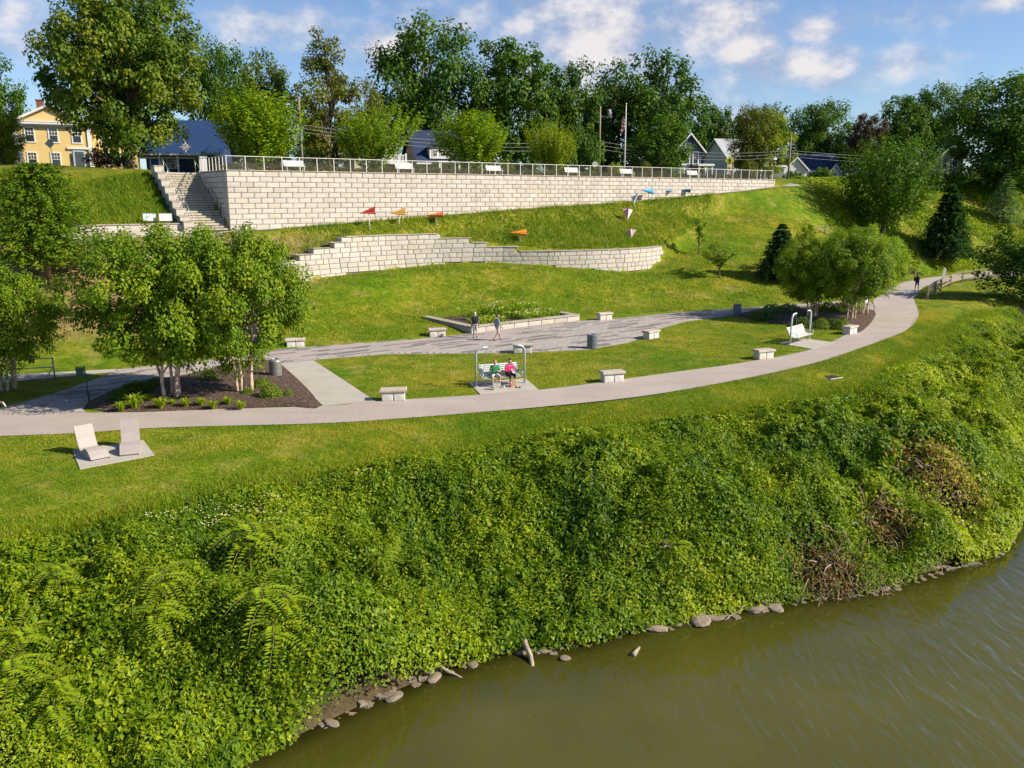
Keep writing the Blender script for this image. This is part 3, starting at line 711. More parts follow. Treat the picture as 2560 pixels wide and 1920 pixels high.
# ------------------------------------------------------------------ foliage
def nrm(v): return v / np.maximum(np.linalg.norm(v, axis=1, keepdims=True), 1e-9)
def leaves_mesh(name, C, N, size, tint, mat, aspect=1.5, seed=0, fold=.14, axis=None, tri=False):
    rs = np.random.RandomState(seed); n = len(C); N = nrm(N)
    a = rs.normal(size=(n, 3)) if axis is None else axis + rs.normal(size=(n, 3)) * .25
    t = nrm(a - N * np.sum(a * N, 1, keepdims=True)); b = np.cross(N, t)
    L = (size * .5)[:, None]; Wd = (size * .5 / aspect)[:, None]; f = N * (size * fold)[:, None]
    if tri:
        V = np.stack([C - t * L * .7 - b * Wd, C - t * L * .7 + b * Wd, C + t * L], 1).reshape(-1, 3)
        return np_mesh(name, V, np.arange(3 * n).reshape(-1, 3), mat, {'tint': np.repeat(tint, 3)}, smooth=False)
    V = np.stack([C - t * L, C + b * Wd + f, C + t * L, C - b * Wd + f], 1).reshape(-1, 3)
    return np_mesh(name, V, np.arange(4 * n).reshape(-1, 4), mat, {'tint': np.repeat(tint, 4)}, smooth=False)
def crown_points(seed, Ht, Rd, cb, K, nl, shape='round', stretch=1.0, gap=.12, cr=.2, lobes=7, droop=0.0):
    rs = np.random.RandomState(seed); ld = nrm(rs.normal(size=(lobes, 3))); la = rs.uniform(-.28, .42, lobes)
    C = []
    while len(C) < K:
        d = nrm(rs.normal(size=(1, 3)))[0]; m = 1 + sum(a * math.exp(-6 * (1 - float(d @ l))) for a, l in zip(la, ld))
        r = rs.uniform() ** .42 * m
        p = d * r; t = (p[2] + 1) / 2
        if shape == 'vase': k = .22 + .9 * np.clip(t, 0, 1.1) ** .7
        elif shape == 'cone': k = 1.35 * max(1 - t, .04) ** .75
        elif shape == 'umbrella': k = .5 + .6 * np.clip(t, 0, 1)
        elif shape == 'open': k = .85 + .25 * math.sin(9 * t + seed)
        else: k = 1.0
        if shape in ('umbrella', 'vase') and t < .3 and rs.uniform() < .6: continue
        if rs.uniform() < gap * 2 and vnoise(np.array([p[0] * 3.1 + 7]), np.array([p[2] * 3.1 + p[1] * 2 + 3]), seed)[0] < .42: continue
        zc = (cb + 1) / 2 * Ht; hz = (1 - cb) / 2 * Ht
        C.append((p[0] * k * Rd, p[1] * k * Rd, zc + p[2] * hz * .95))
    C = np.array(C); ctr = np.array([0, 0, Ht * (cb * .7 + .1) if stretch < 2 else -Ht * .15])
    ax = nrm(C - ctr); rad = Rd * cr * rs.uniform(.65, 1.25, K)
    cid = np.repeat(np.arange(K), nl); off = rs.normal(size=(K * nl, 3)); off = nrm(off) * (rs.uniform(.25, 1, K * nl) ** .6)[:, None]
    al = np.sum(off * ax[cid], 1, keepdims=True); off = off + ax[cid] * al * (stretch - 1)
    if stretch < 2.0: off[:, 2] *= .8
    off = off; P = C[cid] + off * rad[cid][:, None]
    if droop: P[:, 2] -= droop * np.maximum(0, np.hypot(off[:, 0], off[:, 1])) * rad[cid]
    Nv = nrm(off) * .75 + ax[cid] * .45 + np.array([0, 0, .45]) + rs.normal(size=P.shape) * .45
    tint = np.clip(.5 + rs.uniform(-.24, .24, K)[cid] + rs.normal(size=len(P)) * .11, 0, 1)
    return C, P, Nv, tint
def limbs(seed, Ht, r0, C, n, crook=.06, stems=1, spread=.25, fork=.35, nt=7):
    rs = random.Random(seed); b = MB()
    idx = [rs.randrange(len(C)) for _ in range(n)]
    for s in range(stems):
        an = 2 * math.pi * (s + rs.random() * .5) / stems; off = Vector((math.cos(an), math.sin(an), 0)) * (0 if stems == 1 else spread)
        top = Vector((off.x * Ht * .18 / max(spread, .01) if stems > 1 else rs.uniform(-.05, .05) * Ht, off.y * Ht * .18 / max(spread, .01) if stems > 1 else rs.uniform(-.05, .05) * Ht, Ht * .9))
        pts = []; rad = []
        for k in range(9):
            t = k / 8; w = Ht * crook * .3; bend = t ** 1.4
            pts.append(Vector((off.x * .5 + (top.x - off.x * .5) * bend + rs.uniform(-w, w) * (t > 0), off.y * .5 + (top.y - off.y * .5) * bend + rs.uniform(-w, w) * (t > 0), t * top.z - .25 * (k == 0))))
            rad.append(r0 * (1 - t) ** .85 * (1.35 if k == 0 else 1) + .012)
        b.tube(pts, rad, nt)
        for i in idx[s::stems]:
            c = Vector(C[i]); t0 = min(max(fork * .7, c.z / Ht * .75 - rs.random() * .15), .85); k = min(int(t0 * 8), 7); a = pts[k].lerp(pts[k + 1], t0 * 8 - k)
            if c.z < a.z - .5: a = pts[max(int(c.z / Ht * 7) - 1, 1)]
            ra = r0 * (1 - t0) * .55 + .015; m1 = a.lerp(c, .4) + Vector((0, 0, .10 * (c - a).length)); m2 = a.lerp(c, .75) + Vector((0, 0, .06 * (c - a).length))
            b.tube([a, m1, m2, c], [ra, ra * .7, ra * .42, .012], 5, cap=False)
    return b
G_DK = [(0, (.014, .038, .010)), (.35, (.026, .060, .010)), (.65, (.050, .085, .010)), (1, (.095, .115, .016))]
G_MAPLE = [(0, (.016, .042, .007)), (.35, (.035, .070, .007)), (.65, (.066, .095, .008)), (1, (.13, .13, .02))]
G_ZELK = [(0, (.040, .085, .005)), (.4, (.075, .125, .006)), (.7, (.110, .150, .008)), (1, (.16, .18, .015))]
G_BIRCH = [(0, (.022, .052, .005)), (.35, (.045, .085, .005)), (.65, (.080, .118, .006)), (.9, (.12, .145, .012)), (1, (.17, .17, .03))]
G_CYP = [(0, (.025, .048, .006)), (.5, (.060, .085, .008)), (.85, (.11, .115, .014)), (1, (.17, .14, .02))]
G_CON = [(0, (.008, .026, .012)), (.5, (.018, .045, .018)), (1, (.045, .075, .022))]
G_BLUE = [(0, (.028, .065, .065)), (.5, (.065, .11, .11)), (1, (.12, .17, .16))]
G_PLUM = [(0, (.018, .010, .018)), (.5, (.040, .022, .032)), (1, (.085, .05, .05))]
G_OLIVE = [(0, (.030, .046, .008)), (.5, (.062, .075, .011)), (1, (.12, .115, .025))]
G_YEL = [(0, (.06, .095, .005)), (.5, (.115, .15, .006)), (1, (.18, .20, .015))]
LM = {k: leaf_mat('leaves_' + k, s, .33, gain=(1.8, 2.0, 1.05) if k in ('dark', 'conifer', 'plum') else (2.2, 2.15, .8) if k in ('zelkova', 'birch', 'blue') else (1.75, 2.25, .8) if k == 'cypress' else (1.9, 1.85, .75)) for k, s in dict(dark=G_DK, maple=G_MAPLE, zelkova=G_ZELK, birch=G_BIRCH, cypress=G_CYP, conifer=G_CON, blue=G_BLUE, plum=G_PLUM, olive=G_OLIVE, yellow=G_YEL).items()}
LM['elm'] = leaf_mat('leaves_elm', G_MAPLE, .33, gain=(1.45, 1.9, .8))
MBARK = M('grey_bark', (.16, .125, .09), (.08, .06, .045), 6, .95, .03, 14, stretch=(1, 1, .2))
MBARKL = M('brown_bark', (.23, .15, .095), (.13, .085, .055), 6, .95, .03, 14, stretch=(1, 1, .2))
MBIRCH = M('peeling_birch_bark', (.58, .44, .33), (.30, .19, .13), 9, .85, .012, 20, stretch=(1, 1, .5), lo=.38, hi=.56)

class Tmpl:
    def __init__(s, key, Ht, Rd, mat, seed, K, nl, ls, bark=None, shape='round', cb=.2, stretch=1., gap=.12, cr=.2, aspect=1.5, r0=None, stems=1, spread=.3, nb=16, fork=.3, lobes=7, droop=0.0, crook=.06):
        C, P, N, t = crown_points(seed, Ht, Rd, cb, K, nl, shape, stretch, gap, cr, lobes, droop); rs = np.random.RandomState(seed + 1)
        s.H = np.percentile(P[:, 2], 99.7); s.R = (np.percentile(np.abs(P[:, 0]), 98.5) + np.percentile(np.abs(P[:, 1]), 98.5)) / 2
        s.crown = leaves_mesh(key + '_crown', P, N, ls * rs.uniform(.7, 1.35, len(P)), t, mat, aspect, seed)
        s.trunk = limbs(seed, Ht, r0 or Ht * .022, C, nb, crook, stems, spread, fork).mesh(key + '_trunk', bark or MBARK, True)
def conifer(key, Ht, Rd, mat, seed, tiers=26, per=11, nl=34, ls=.2, bark=None, droop=.25, cb=.04, power=.85, aspect=2.6):
    rs = np.random.RandomState(seed); P, N, T, A = [], [], [], []; b = MB()
    b.tube([(0, 0, -.3), (0, 0, Ht * .5), (0, 0, Ht * .98)], [Ht * .022 + .03, Ht * .012 + .02, .01], 7)
    for i in range(tiers):
        t = cb + (1 - cb) * (i + rs.uniform(-.3, .3)) / tiers; t = min(max(t, cb), .99); rad = Rd * (1 - t) ** power + .08; m = max(4, int(per * (.4 + rad / Rd)))
        for k in range(m):
            an = 2 * math.pi * (k + rs.uniform(-.35, .35)) / m + i; L = rad * rs.uniform(.7, 1.12); d = np.array([math.cos(an), math.sin(an), 0])
            u = rs.uniform(.15, 1, nl) ** .8; w = rs.normal(size=nl) * .17 * L * (1.1 - u); side = np.array([-d[1], d[0], 0])
            p = d * (u * L)[:, None] + side * w[:, None]; p[:, 2] += t * Ht - droop * L * u ** 1.5 + rs.normal(size=nl) * .05 * L + .12 * L * u
            P.append(p); N.append(np.tile([0, 0, 1.0], (nl, 1)) + rs.normal(size=(nl, 3)) * .5 + d * .5); A.append(np.tile(d, (nl, 1)) + side * np.sign(w)[:, None] * .6)
            T.append(np.clip(.45 + .35 * (u - .6) + rs.uniform(-.2, .2) + rs.normal(size=nl) * .1, 0, 1))
            if k % 2 == 0: b.tube([(0, 0, t * Ht), tuple(d * L * .6 + np.array([0, 0, t * Ht - droop * L * .3]))], [.012 + .03 * (1 - t), .008], 4, cap=False)
    P, N, T, A = map(np.concatenate, (P, N, T, A)); o = Tmpl.__new__(Tmpl); o.H = Ht; o.R = np.percentile(np.abs(P[:, 0]), 98.5)
    o.crown = leaves_mesh(key + '_crown', P, N, ls * rs.uniform(.7, 1.3, len(P)), T, mat, aspect, seed, axis=A); o.trunk = b.mesh(key + '_trunk', bark or MBARK, True); return o

T = {}
T['maple'] = Tmpl('maple', 17, 9, LM['maple'], 11, 420, 110, .40, cb=.08, cr=.15, gap=.22, r0=.42, nb=34, lobes=12, crook=.05)
T['roundA'] = Tmpl('roundA', 16, 6, LM['dark'], 3, 200, 75, .46, cb=-.02, cr=.2, gap=.3, nb=18, lobes=9)
T['roundB'] = Tmpl('roundB', 16, 6, LM['dark'], 8, 190, 75, .46, cb=-.02, cr=.2, gap=.3, stretch=1.5, nb=18, lobes=10)
T['roundC'] = Tmpl('roundC', 16, 6, LM['maple'], 15, 190, 70, .44, cb=-.02, cr=.19, gap=.3, stretch=1.8, nb=20, lobes=9)
T['open'] = Tmpl('open', 17, 4.6, LM['olive'], 23, 110, 75, .36, cb=.06, cr=.24, gap=.5, shape='open', nb=26, lobes=10, r0=.26)
T['umbrella'] = Tmpl('umbrella', 15, 9, LM['dark'], 31, 230, 75, .44, cb=.0, cr=.17, gap=.4, shape='umbrella', stretch=1.3, nb=30, lobes=9, r0=.4)
T['zelkova'] = Tmpl('zelkova', 7, 4.2, LM['zelkova'], 42, 430, 28, .25, cb=.04, cr=.06, shape='vase', stretch=6.0, gap=.15, nb=30, r0=.12, aspect=1.9, fork=.2)
T['zelkovaB'] = Tmpl('zelkovaB', 7, 4.2, LM['zelkova'], 47, 430, 28, .25, cb=.04, cr=.06, shape='vase', stretch=6.2, gap=.2, nb=30, r0=.12, aspect=1.9, fork=.2)
T['birchA'] = Tmpl('birchA', 7.6, 4.3, LM['birch'], 52, 370, 130, .17, MBIRCH, cb=.22, cr=.16, gap=.22, stems=5, spread=.95, nb=26, r0=.085, lobes=12, fork=.25, droop=.1)
T['birchB'] = Tmpl('birchB', 7.6, 4.3, LM['birch'], 59, 370, 130, .17, MBIRCH, cb=.22, cr=.16, gap=.22, stems=5, spread=.9, nb=26, r0=.085, lobes=12, fork=.25, droop=.1)
T['elm'] = Tmpl('elm', 9, 5.6, LM['maple'], 66, 420, 42, .26, cb=.0, cr=.08, shape='vase', stretch=4.4, gap=.15, nb=34, r0=.22, aspect=2.0, fork=.2)
T['cypress'] = conifer('cypress', 8, 3.5, LM['cypress'], 71, 28, 13, 55, .21, MBARKL, droop=.05, cb=.15, power=.4, aspect=2.2)
T['spruce'] = conifer('spruce', 6, 2.3, LM['blue'], 76, 22, 11, 34, .19)
T['pine'] = conifer('pine', 8, 3.0, LM['conifer'], 79, 34, 13, 52, .30, droop=.1, power=.7)
T['sapling'] = Tmpl('sapling', 3.2, 1.35, LM['cypress'], 84, 34, 32, .15, cb=.32, cr=.24, shape='vase', stretch=1.8, gap=.3, nb=14, r0=.045, fork=.35)
T['thin'] = Tmpl('thin', 3.2, .8, LM['cypress'], 88, 20, 26, .14, cb=.3, cr=.3, shape='open', stretch=1.4, gap=.6, nb=12, r0=.035, fork=.35)
T['bush'] = Tmpl('bush', 3.2, 2.6, LM['dark'], 91, 60, 60, .24, cb=.0, cr=.26, gap=.1, nb=8, r0=.08)
T['shrubtree'] = Tmpl('shrubtree', 4, 1.6, LM['yellow'], 95, 60, 50, .19, cb=.08, cr=.24, gap=.2, stretch=1.5, nb=10, r0=.07)
_mats = {}
def plant_tree(key, name, label, loc, Ht, Rd, rz=0.0, cat='tree', group=None, mat=None, lean=(0, 0)):
    t = T[key]; o = thing(name, label, cat, loc, rz, group); sc = (Rd / t.R, Rd / t.R, Ht / t.H)
    o.rotation_euler = (lean[0], lean[1], rz)
    tr = obj('trunk', t.trunk, o, scale=sc); cr = obj('crown', t.crown, o, scale=sc)
    if mat: cr.material_slots[0].link = 'OBJECT'; cr.material_slots[0].material = LM[mat]
    return o
KD = 2560 / 2212
def tree_px(key, name, label, x0, x1, top, Y, rz=0.0, base=None, mat=None, group=None, cat='tree', zg=None, trunk_x=None):
    cx = (x0 + x1) / 2 * KD if trunk_x is None else trunk_x * KD
    p = dep(cx, 490, Y); z = Hz(p.x, p.y) if zg is None else zg
    if base is not None: g = on_ground(cx, base * KD); p = Vector((g.x, g.y, 0)); z = g.z; Y = g.y
    tp = dep((x0 + x1) / 2 * KD, top * KD, Y); dcam = Y * math.cos(PITCH) - (z + 3 - ZC) * math.sin(PITCH)
    return plant_tree(key, name, label, (p.x, p.y, z), (tp.z - z) / .99, (x1 - x0) / 2 * KD / FPX * dcam, rz, cat, group, mat)

BG = 'tall trees behind the terrace'
tree_px('maple', 'maple_tree', 'huge spreading maple towering beside the yellow house', 108, 452, -14, 84, 1.97, trunk_x=288)
tree_px('roundB', 'broadleaf_tree', 'dark leafy tree rising behind the grey house next to the yellow house', -60, 72, 128, 112, 1, group=BG)
tree_px('roundC', 'broadleaf_tree', 'small yellow-green tree hiding the left corner of the yellow house', -30, 66, 232, 88, 2, mat='yellow', group=BG)
tree_px('umbrella', 'broadleaf_tree', 'dull green tree just behind the right side of the huge maple', 420, 575, 98, 118, .7, group=BG)
tree_px('roundC', 'broadleaf_tree', 'pointed bright green tree above the blue house roof', 515, 645, 118, 108, 2.2, group=BG)
tree_px('open', 'cottonwood_tree', 'tall thin open-branched tree with bare lower trunk beside a utility pole', 640, 795, 72, 106, .3)
tree_px('roundA', 'broadleaf_tree', 'low dark tree filling the gap under the thin open-branched tree', 660, 790, 235, 120, .3, group=BG, mat='olive')
tree_px('roundC', 'broadleaf_tree', 'yellowish small-crowned tree right of the thin open-branched tree', 770, 840, 178, 116, .9, group=BG, mat='olive')
tree_px('umbrella', 'broadleaf_tree', 'tallest dark tree with layered top behind the dark-roofed dormer house', 805, 1045, 50, 126, 1.2, group=BG)
tree_px('roundA', 'broadleaf_tree', 'massive dark tree with a wide dome behind the small vase-shaped trees', 985, 1205, 95, 128, 2.0, group=BG)
tree_px('roundB', 'broadleaf_tree', 'dark tree standing behind the brightest small vase-shaped tree', 1150, 1295, 138, 132, .5, group=BG)
tree_px('roundC', 'broadleaf_tree', 'dark tree behind the utility pole with the crossarm', 1240, 1400, 140, 138, 3.0, group=BG, mat='dark')
tree_px('roundB', 'broadleaf_tree', 'big ragged tree directly behind the flagpole', 1335, 1512, 118, 134, 4.1, group=BG)
tree_px('roundC', 'broadleaf_tree', 'low leafy tree between the flagpole and the navy gabled house', 1360, 1490, 255, 124, 1.1, group=BG, mat='dark')
tree_px('bush', 'broadleaf_tree', 'rounded low tree at the foot of the crossarm utility pole', 1200, 1300, 268, 118, 1.1, group=BG)
tree_px('roundA', 'broadleaf_tree', 'dark tree rising behind the gable of the navy house', 1480, 1590, 232, 160, 1.4, group=BG)
tree_px('umbrella', 'broadleaf_tree', 'olive spreading tree shading the front of the white house', 1562, 1672, 232, 135, .2, group=BG, mat='olive')
tree_px('roundB', 'broadleaf_tree', 'dark tree behind the white house roof', 1590, 1710, 228, 162, 1.2, group=BG)
tree_px('open', 'broadleaf_tree', 'yellow-green tree in front of the white house porch', 1610, 1712, 240, 136, .2, group=BG, mat='yellow')
tree_px('umbrella', 'broadleaf_tree', 'wide green tree behind the low white cottage', 1680, 1835, 222, 165, 2.4, group=BG)
tree_px('roundA', 'plum_tree', 'dark purple-leaved plum tree among the green crowns', 1815, 1902, 250, 150, .6, mat='plum')
tree_px('roundA', 'broadleaf_tree', 'deep green round tree just right of the purple plum', 1860, 1990, 212, 158, 2.6, group=BG)
tree_px('umbrella', 'broadleaf_tree', 'high feathery tree between the deep green round tree and the largest riverside tree', 1925, 2075, 188, 166, 1.0, group=BG)
tree_px('umbrella', 'broadleaf_tree', 'largest riverside tree with dark limbs showing through its spreading crown', 2025, 2275, 162, 142, 3.3, group=BG)
tree_px('roundB', 'broadleaf_tree', 'dark tree continuing the riverside row beyond the largest one', 2180, 2400, 190, 150, .3, group=BG)
tree_px('bush', 'broadleaf_tree', 'dark low thicket tree under the largest riverside tree', 2060, 2260, 330, 138, .3, group=BG)
tree_px('zelkova', 'zelkova_tree', 'widest bright vase-shaped tree at the stair end of the terrace', 468, 656, 195, 85, .3, group='bright vase-shaped terrace trees')
tree_px('zelkovaB', 'zelkova_tree', 'bright vase-shaped tree beside the white balcony', 715, 900, 225, 91, 1.3, group='bright vase-shaped terrace trees')
tree_px('zelkova', 'zelkova_tree', 'bright vase-shaped tree in front of the dark-roofed dormer house', 945, 1100, 240, 99, 2.3, group='bright vase-shaped terrace trees')
tree_px('zelkovaB', 'zelkova_tree', 'smallest and brightest vase-shaped tree on the terrace', 1130, 1250, 258, 104, 3.6, group='bright vase-shaped terrace trees', mat='yellow')
tree_px('elm', 'elm_tree', 'broad feathery elm on the slope above the bend of the path', 1808, 2012, 296, 100, .5, base=512, trunk_x=1903, mat='elm')
tree_px('pine', 'pine_tree', 'dark shaded conifer on the slope beside the elm', 1990, 2086, 398, 100, .2, base=562, trunk_x=2040)
tree_px('spruce', 'spruce_tree', 'small blue spruce high on the far slope', 2122, 2202, 372, 110, .2, base=482, trunk_x=2164)
tree_px('pine', 'pine_tree', 'dark young conifer on the lawn slope near the two saplings', 1634, 1716, 482, 90, 1.2, base=606, trunk_x=1682)
tree_px('shrubtree', 'young_tree', 'yellow-green young tree beside the dark young conifer', 1712, 1780, 482, 95, 1.2, base=600, trunk_x=1742)
tree_px('sapling', 'sapling_tree', 'spreading sapling with a bare thin stem on the lawn slope', 1520, 1596, 522, 80, .4, base=601, trunk_x=1553)
tree_px('thin', 'sapling_tree', 'thin sparse sapling higher up the lawn slope', 1486, 1532, 472, 88, .4, base=549, trunk_x=1508)
tree_px('roundC', 'broadleaf_tree', 'dark riverside thicket tree shading the wooden rail fence', 2128, 2320, 474, 78, .4, base=655, trunk_x=2222, mat='dark')
tree_px('cypress', 'cypress_tree', 'feathery bald cypress on the bare tan slope', -8, 205, 352, 60, .4, base=612, trunk_x=106)
tree_px('birchB', 'birch_tree', 'river birch on the shaded grass strip by the side walk', -105, 146, 590, 45, 2.4, base=843, trunk_x=18)
tree_px('birchA', 'birch_tree', 'broader of two multi-stemmed river birches in the wide mulch bed', 158, 500, 496, 41, .4, base=862, trunk_x=372)
tree_px('birchB', 'birch_tree', 'multi-stemmed river birch in the wide mulch bed next to the domed litter bin', 400, 682, 502, 42, 1.6, base=852, trunk_x=530)
tree_px('birchA', 'birch_tree', 'darker river birch behind the empty swing', 1672, 1830, 520, 60, 3.6, base=690, trunk_x=1754)
tree_px('birchB', 'birch_tree', 'river birch in front of the round-leaning pair in the far mulch bed', 1735, 1905, 505, 60, .2, base=694, trunk_x=1837)
tree_px('birchA', 'birch_tree', 'river birch overhanging the path where it bends', 1795, 1950, 492, 60, 5.0, base=682, trunk_x=1866, mat='zelkova')

# ------------------------------------------------------------------ river bank thicket
rsb = np.random.RandomState(5)
def canopy(x, y):
    ye = np.interp(x, BKX, BKY); yw = np.interp(x, WAX, WAY); t = (ye - y) / np.maximum(ye - yw, 1)
    h = .12 + 3.0 * np.clip(fbm(x, y, 4.2, 31, 2) - .36, 0, 1) * 1.6 + 1.2 * np.clip(fbm(x, y, 1.5, 37, 2) - .42, 0, 1) + .85 * (fbm(x, y, .6, 39, 3) - .42)
    prof = np.interp(t, [-.12, 0, .12, .35, .8, 1.0, 1.04], [.04, .16, .42, .85, .95, .62, .25])
    return np.maximum(h, .06) * prof
def bank_leaves(name, label, n, xr, size, mat, seed, tr=(-.03, 1.02), deep=.35, aspect=1.25, dens=None, z_up=0.0, tri=False):
    rs = np.random.RandomState(seed); x = rs.uniform(xr[0], xr[1], n * 2); t = rs.uniform(tr[0], tr[1], n * 2)
    ye = np.interp(x, BKX, BKY); yw = np.interp(x, WAX, WAY); y = ye - t * (ye - yw) + rs.normal(size=len(x)) * .25 * (t < .1)
    w = (ye - yw) / (ye - yw).max(); k = rs.uniform(size=len(x)) < w
    if dens is not None: k &= rs.uniform(size=len(x)) < dens(x, y, t)
    vis = (y > 8) & (np.abs(x / np.maximum(y, 1)) < .72); k &= vis
    x, y, t = x[k][:n], y[k][:n], t[k][:n]; e = .12
    h = canopy(x, y); g = H(x, y); hx = (canopy(x + e, y) - canopy(x - e, y) + H(x + e, y) - H(x - e, y)) / (2 * e); hy = (canopy(x, y + e) - canopy(x, y - e) + H(x, y + e) - H(x, y - e)) / (2 * e)
    u = rs.uniform(0, 1, len(x)) ** 1.6; z = g + np.maximum(h - u * np.minimum(h, deep + .3 * h), .03) + z_up
    N = np.stack([-hx, -hy, np.ones_like(x)], 1) * .6; N = nrm(N) + rs.normal(size=(len(x), 3)) * .5; size = size * (.6 + .9 * fbm(x, y, 1.7, 57, 2)) * np.interp(y, [14, 24, 42], [.72, .9, 1.25])
    tint = np.clip(-.05 + .95 * fbm(x, y, 2.6, 51, 3) + .4 * (fbm(x, y, .6, 53, 2) - .5) + rs.normal(size=len(x)) * .16 + .25 * sstep(12, 26, x) + .04, 0, 1)
    return kind(obj(name, leaves_mesh(name, np.stack([x, y, z], 1), N, size * rs.uniform(.6, 1.4, len(x)), tint, mat, aspect, seed, tri=tri)), 'stuff')
G_BANK = [(0, (.016, .040, .004)), (.3, (.042, .078, .004)), (.6, (.086, .122, .005)), (.85, (.138, .158, .007)), (1, (.19, .20, .02))]
LM['bank'] = leaf_mat('leaves_bank', G_BANK, .36, gain=(2.0, 2.08, .8))
dead = lambda x, y, t: .10 + .90 * sstep(1.2, 2.9, np.hypot(x - 18.4, (y - 33.6) * 1.1)) * sstep(.7, 1.9, np.hypot(x - 11.4, (y - 27.8))) * sstep(.5, 1.5, np.hypot(x - 14.7, (y - 30.4)))
o = bank_leaves('bank_thicket', '', 720000, (-24, 46), .128, LM['bank'], 101, dens=dead, tri=True); o['label'] = 'dense leafy thicket of vines covering the river bank'
# broad grape leaves in patches and upright weeds standing out of the thicket
o = bank_leaves('vine_leaves', '', 22000, (-24, 30), .18, LM['bank'], 105, dens=lambda x, y, t: sstep(.54, .62, fbm(x, y, 2.3, 63, 2)) * (dead(x, y, t) > .8), z_up=.06); o['label'] = 'patches of broad vine leaves on the bank thicket'
def sprigs(n, seed):
    rs = np.random.RandomState(seed); x = rs.uniform(-22, 42, n * 3); t = rs.uniform(.03, .97, n * 3); ye = np.interp(x, BKX, BKY); yw = np.interp(x, WAX, WAY); y = ye - t * (ye - yw); k = (np.abs(x / y) < .7) & (fbm(x, y, 2.5, 67, 2) > .42) & (dead(x, y, t) > .8); x, y = x[k][:n], y[k][:n]; n = len(x); m = 16
    z = H(x, y) + canopy(x, y); hgt = rs.uniform(.25, .75, n); ln = rs.normal(size=(n, 2)) * .14; u = np.tile(np.linspace(0, 1, m), n); i = np.repeat(np.arange(n), m); an = np.tile(np.arange(m) * 2.4, n) + i
    r = .13 * (1.15 - u); P = np.stack([x[i] + ln[i, 0] * u + r * np.cos(an), y[i] + ln[i, 1] * u + r * np.sin(an), z[i] - .1 + hgt[i] * u], 1); N = np.stack([np.cos(an) * .4, np.sin(an) * .4, 1 + 0 * an], 1) + rs.normal(size=P.shape) * .3
    tint = np.clip(rs.uniform(.25, .9, n)[i] + rs.normal(size=len(i)) * .1, 0, 1); ax = np.stack([np.cos(an), np.sin(an), -.2 + 0 * an], 1)
    return kind(obj('thicket_weeds', leaves_mesh('thicket_weeds', P, N, (.19 * (1.1 - .6 * u)) * rs.uniform(.8, 1.2, len(i)), tint, LM['bank'], 2.3, seed, axis=ax)), 'stuff')
sprigs(2600, 71)['label'] = 'upright leafy weeds standing out of the bank thicket'
G_DEAD = [(0, (.04, .024, .01)), (.5, (.11, .065, .026)), (1, (.19, .14, .06))]
LM['dead'] = leaf_mat('leaves_dead', G_DEAD, .2)
o = bank_leaves('withered_vines', '', 20000, (8, 23), .12, LM['dead'], 103, dens=lambda x, y, t: 1.0 - dead(x, y, t), z_up=.02); o['label'] = 'withered brown vines in the bank thicket'
# tall grass and weeds along the lawn edge
def blades(name, label, x, y, hgt, wid, tint, mat, seed, lean=.35):
    rs = np.random.RandomState(seed); n = len(x); g = H(x, y); an = rs.uniform(0, 6.283, n); d = np.stack([np.cos(an), np.sin(an), 0 * an], 1)
    ln = rs.normal(size=(n, 2)) * lean * hgt[:, None]; base = np.stack([x, y, g - .02], 1); tip = base + np.stack([ln[:, 0], ln[:, 1], hgt], 1)
    V = np.stack([base - d * wid[:, None], base + d * wid[:, None], tip], 1).reshape(-1, 3)
    return kind(obj(name, np_mesh(name, V, np.arange(3 * n).reshape(-1, 3), mat, {'tint': np.repeat(tint, 3)}, smooth=False)), 'stuff')
G_GRASS = [(0, (.035, .070, .004)), (.4, (.070, .105, .005)), (.7, (.115, .130, .010)), (1, (.23, .18, .05))]
LM['grass'] = leaf_mat('grass_blades', G_GRASS, .3, gain=(1.88, 2.05, .9))
rs = np.random.RandomState(8); n = 60000; x = rs.uniform(-22, 42, n); ye = np.interp(x, BKX, BKY); y = ye + rs.normal(size=n) * .5 + .35 + rs.exponential(.5, n)
k = (np.abs(x / y) < .7) & (y > ye - .6); x, y = x[k], y[k]; dd = y - np.interp(x, BKX, BKY)
hg = np.clip(.36 - .16 * dd, .10, .45) * rs.uniform(.6, 1.4, len(x)) * (.6 + .8 * fbm(x, y, 1.5, 5))
o = blades('edge_grass', '', x, y, hg, np.full(len(x), .018), np.clip(.35 + .5 * fbm(x, y, 1.8, 61) + rs.normal(size=len(x)) * .15, 0, 1), LM['grass'], 12); o['label'] = 'long unmown grass along the top of the bank'
def in_poly(poly, x, y):
    c = np.zeros(len(x), bool); j = len(poly) - 1
    for i in range(len(poly)):
        (xi, yi), (xj, yj) = poly[i], poly[j]; k = ((yi > y) != (yj > y)) & (x < (xj - xi) * (y - yi) / (yj - yi + 1e-12) + xi); c ^= k; j = i
    return c
# mown lawn pile close to the camera
n = 150000; x = rs.uniform(-26, 36, n); ye = np.interp(x, BKX, BKY); npth = np.interp(x, [p[0] for p in near_e[:15]], [p[1] for p in near_e[:15]])
y = ye + rs.uniform(0, 1, n) * (npth - ye); k = (np.abs(x / y) < .68) & (npth > ye + .3); x, y = x[k], y[k]; k = ~in_poly(G2([(178, 1127), (360, 1099), (390, 1140), (199, 1178)]), x, y) & (np.hypot(x - at(2080, 933).x, y - at(2080, 933).y) > .75); x, y = x[k], y[k]
o = blades('mown_grass', '', x, y, rs.uniform(.05, .11, len(x)), np.full(len(x), .014), np.clip(.12 + .75 * fbm(x, y, 2.6, 71) + .45 * sstep(.52, .68, fbm(x, y, 4.5, 75, 4)) + rs.normal(size=len(x)) * .13, 0, 1), LM['grass'], 13, .6); o['label'] = 'mown grass between the path and the bank'
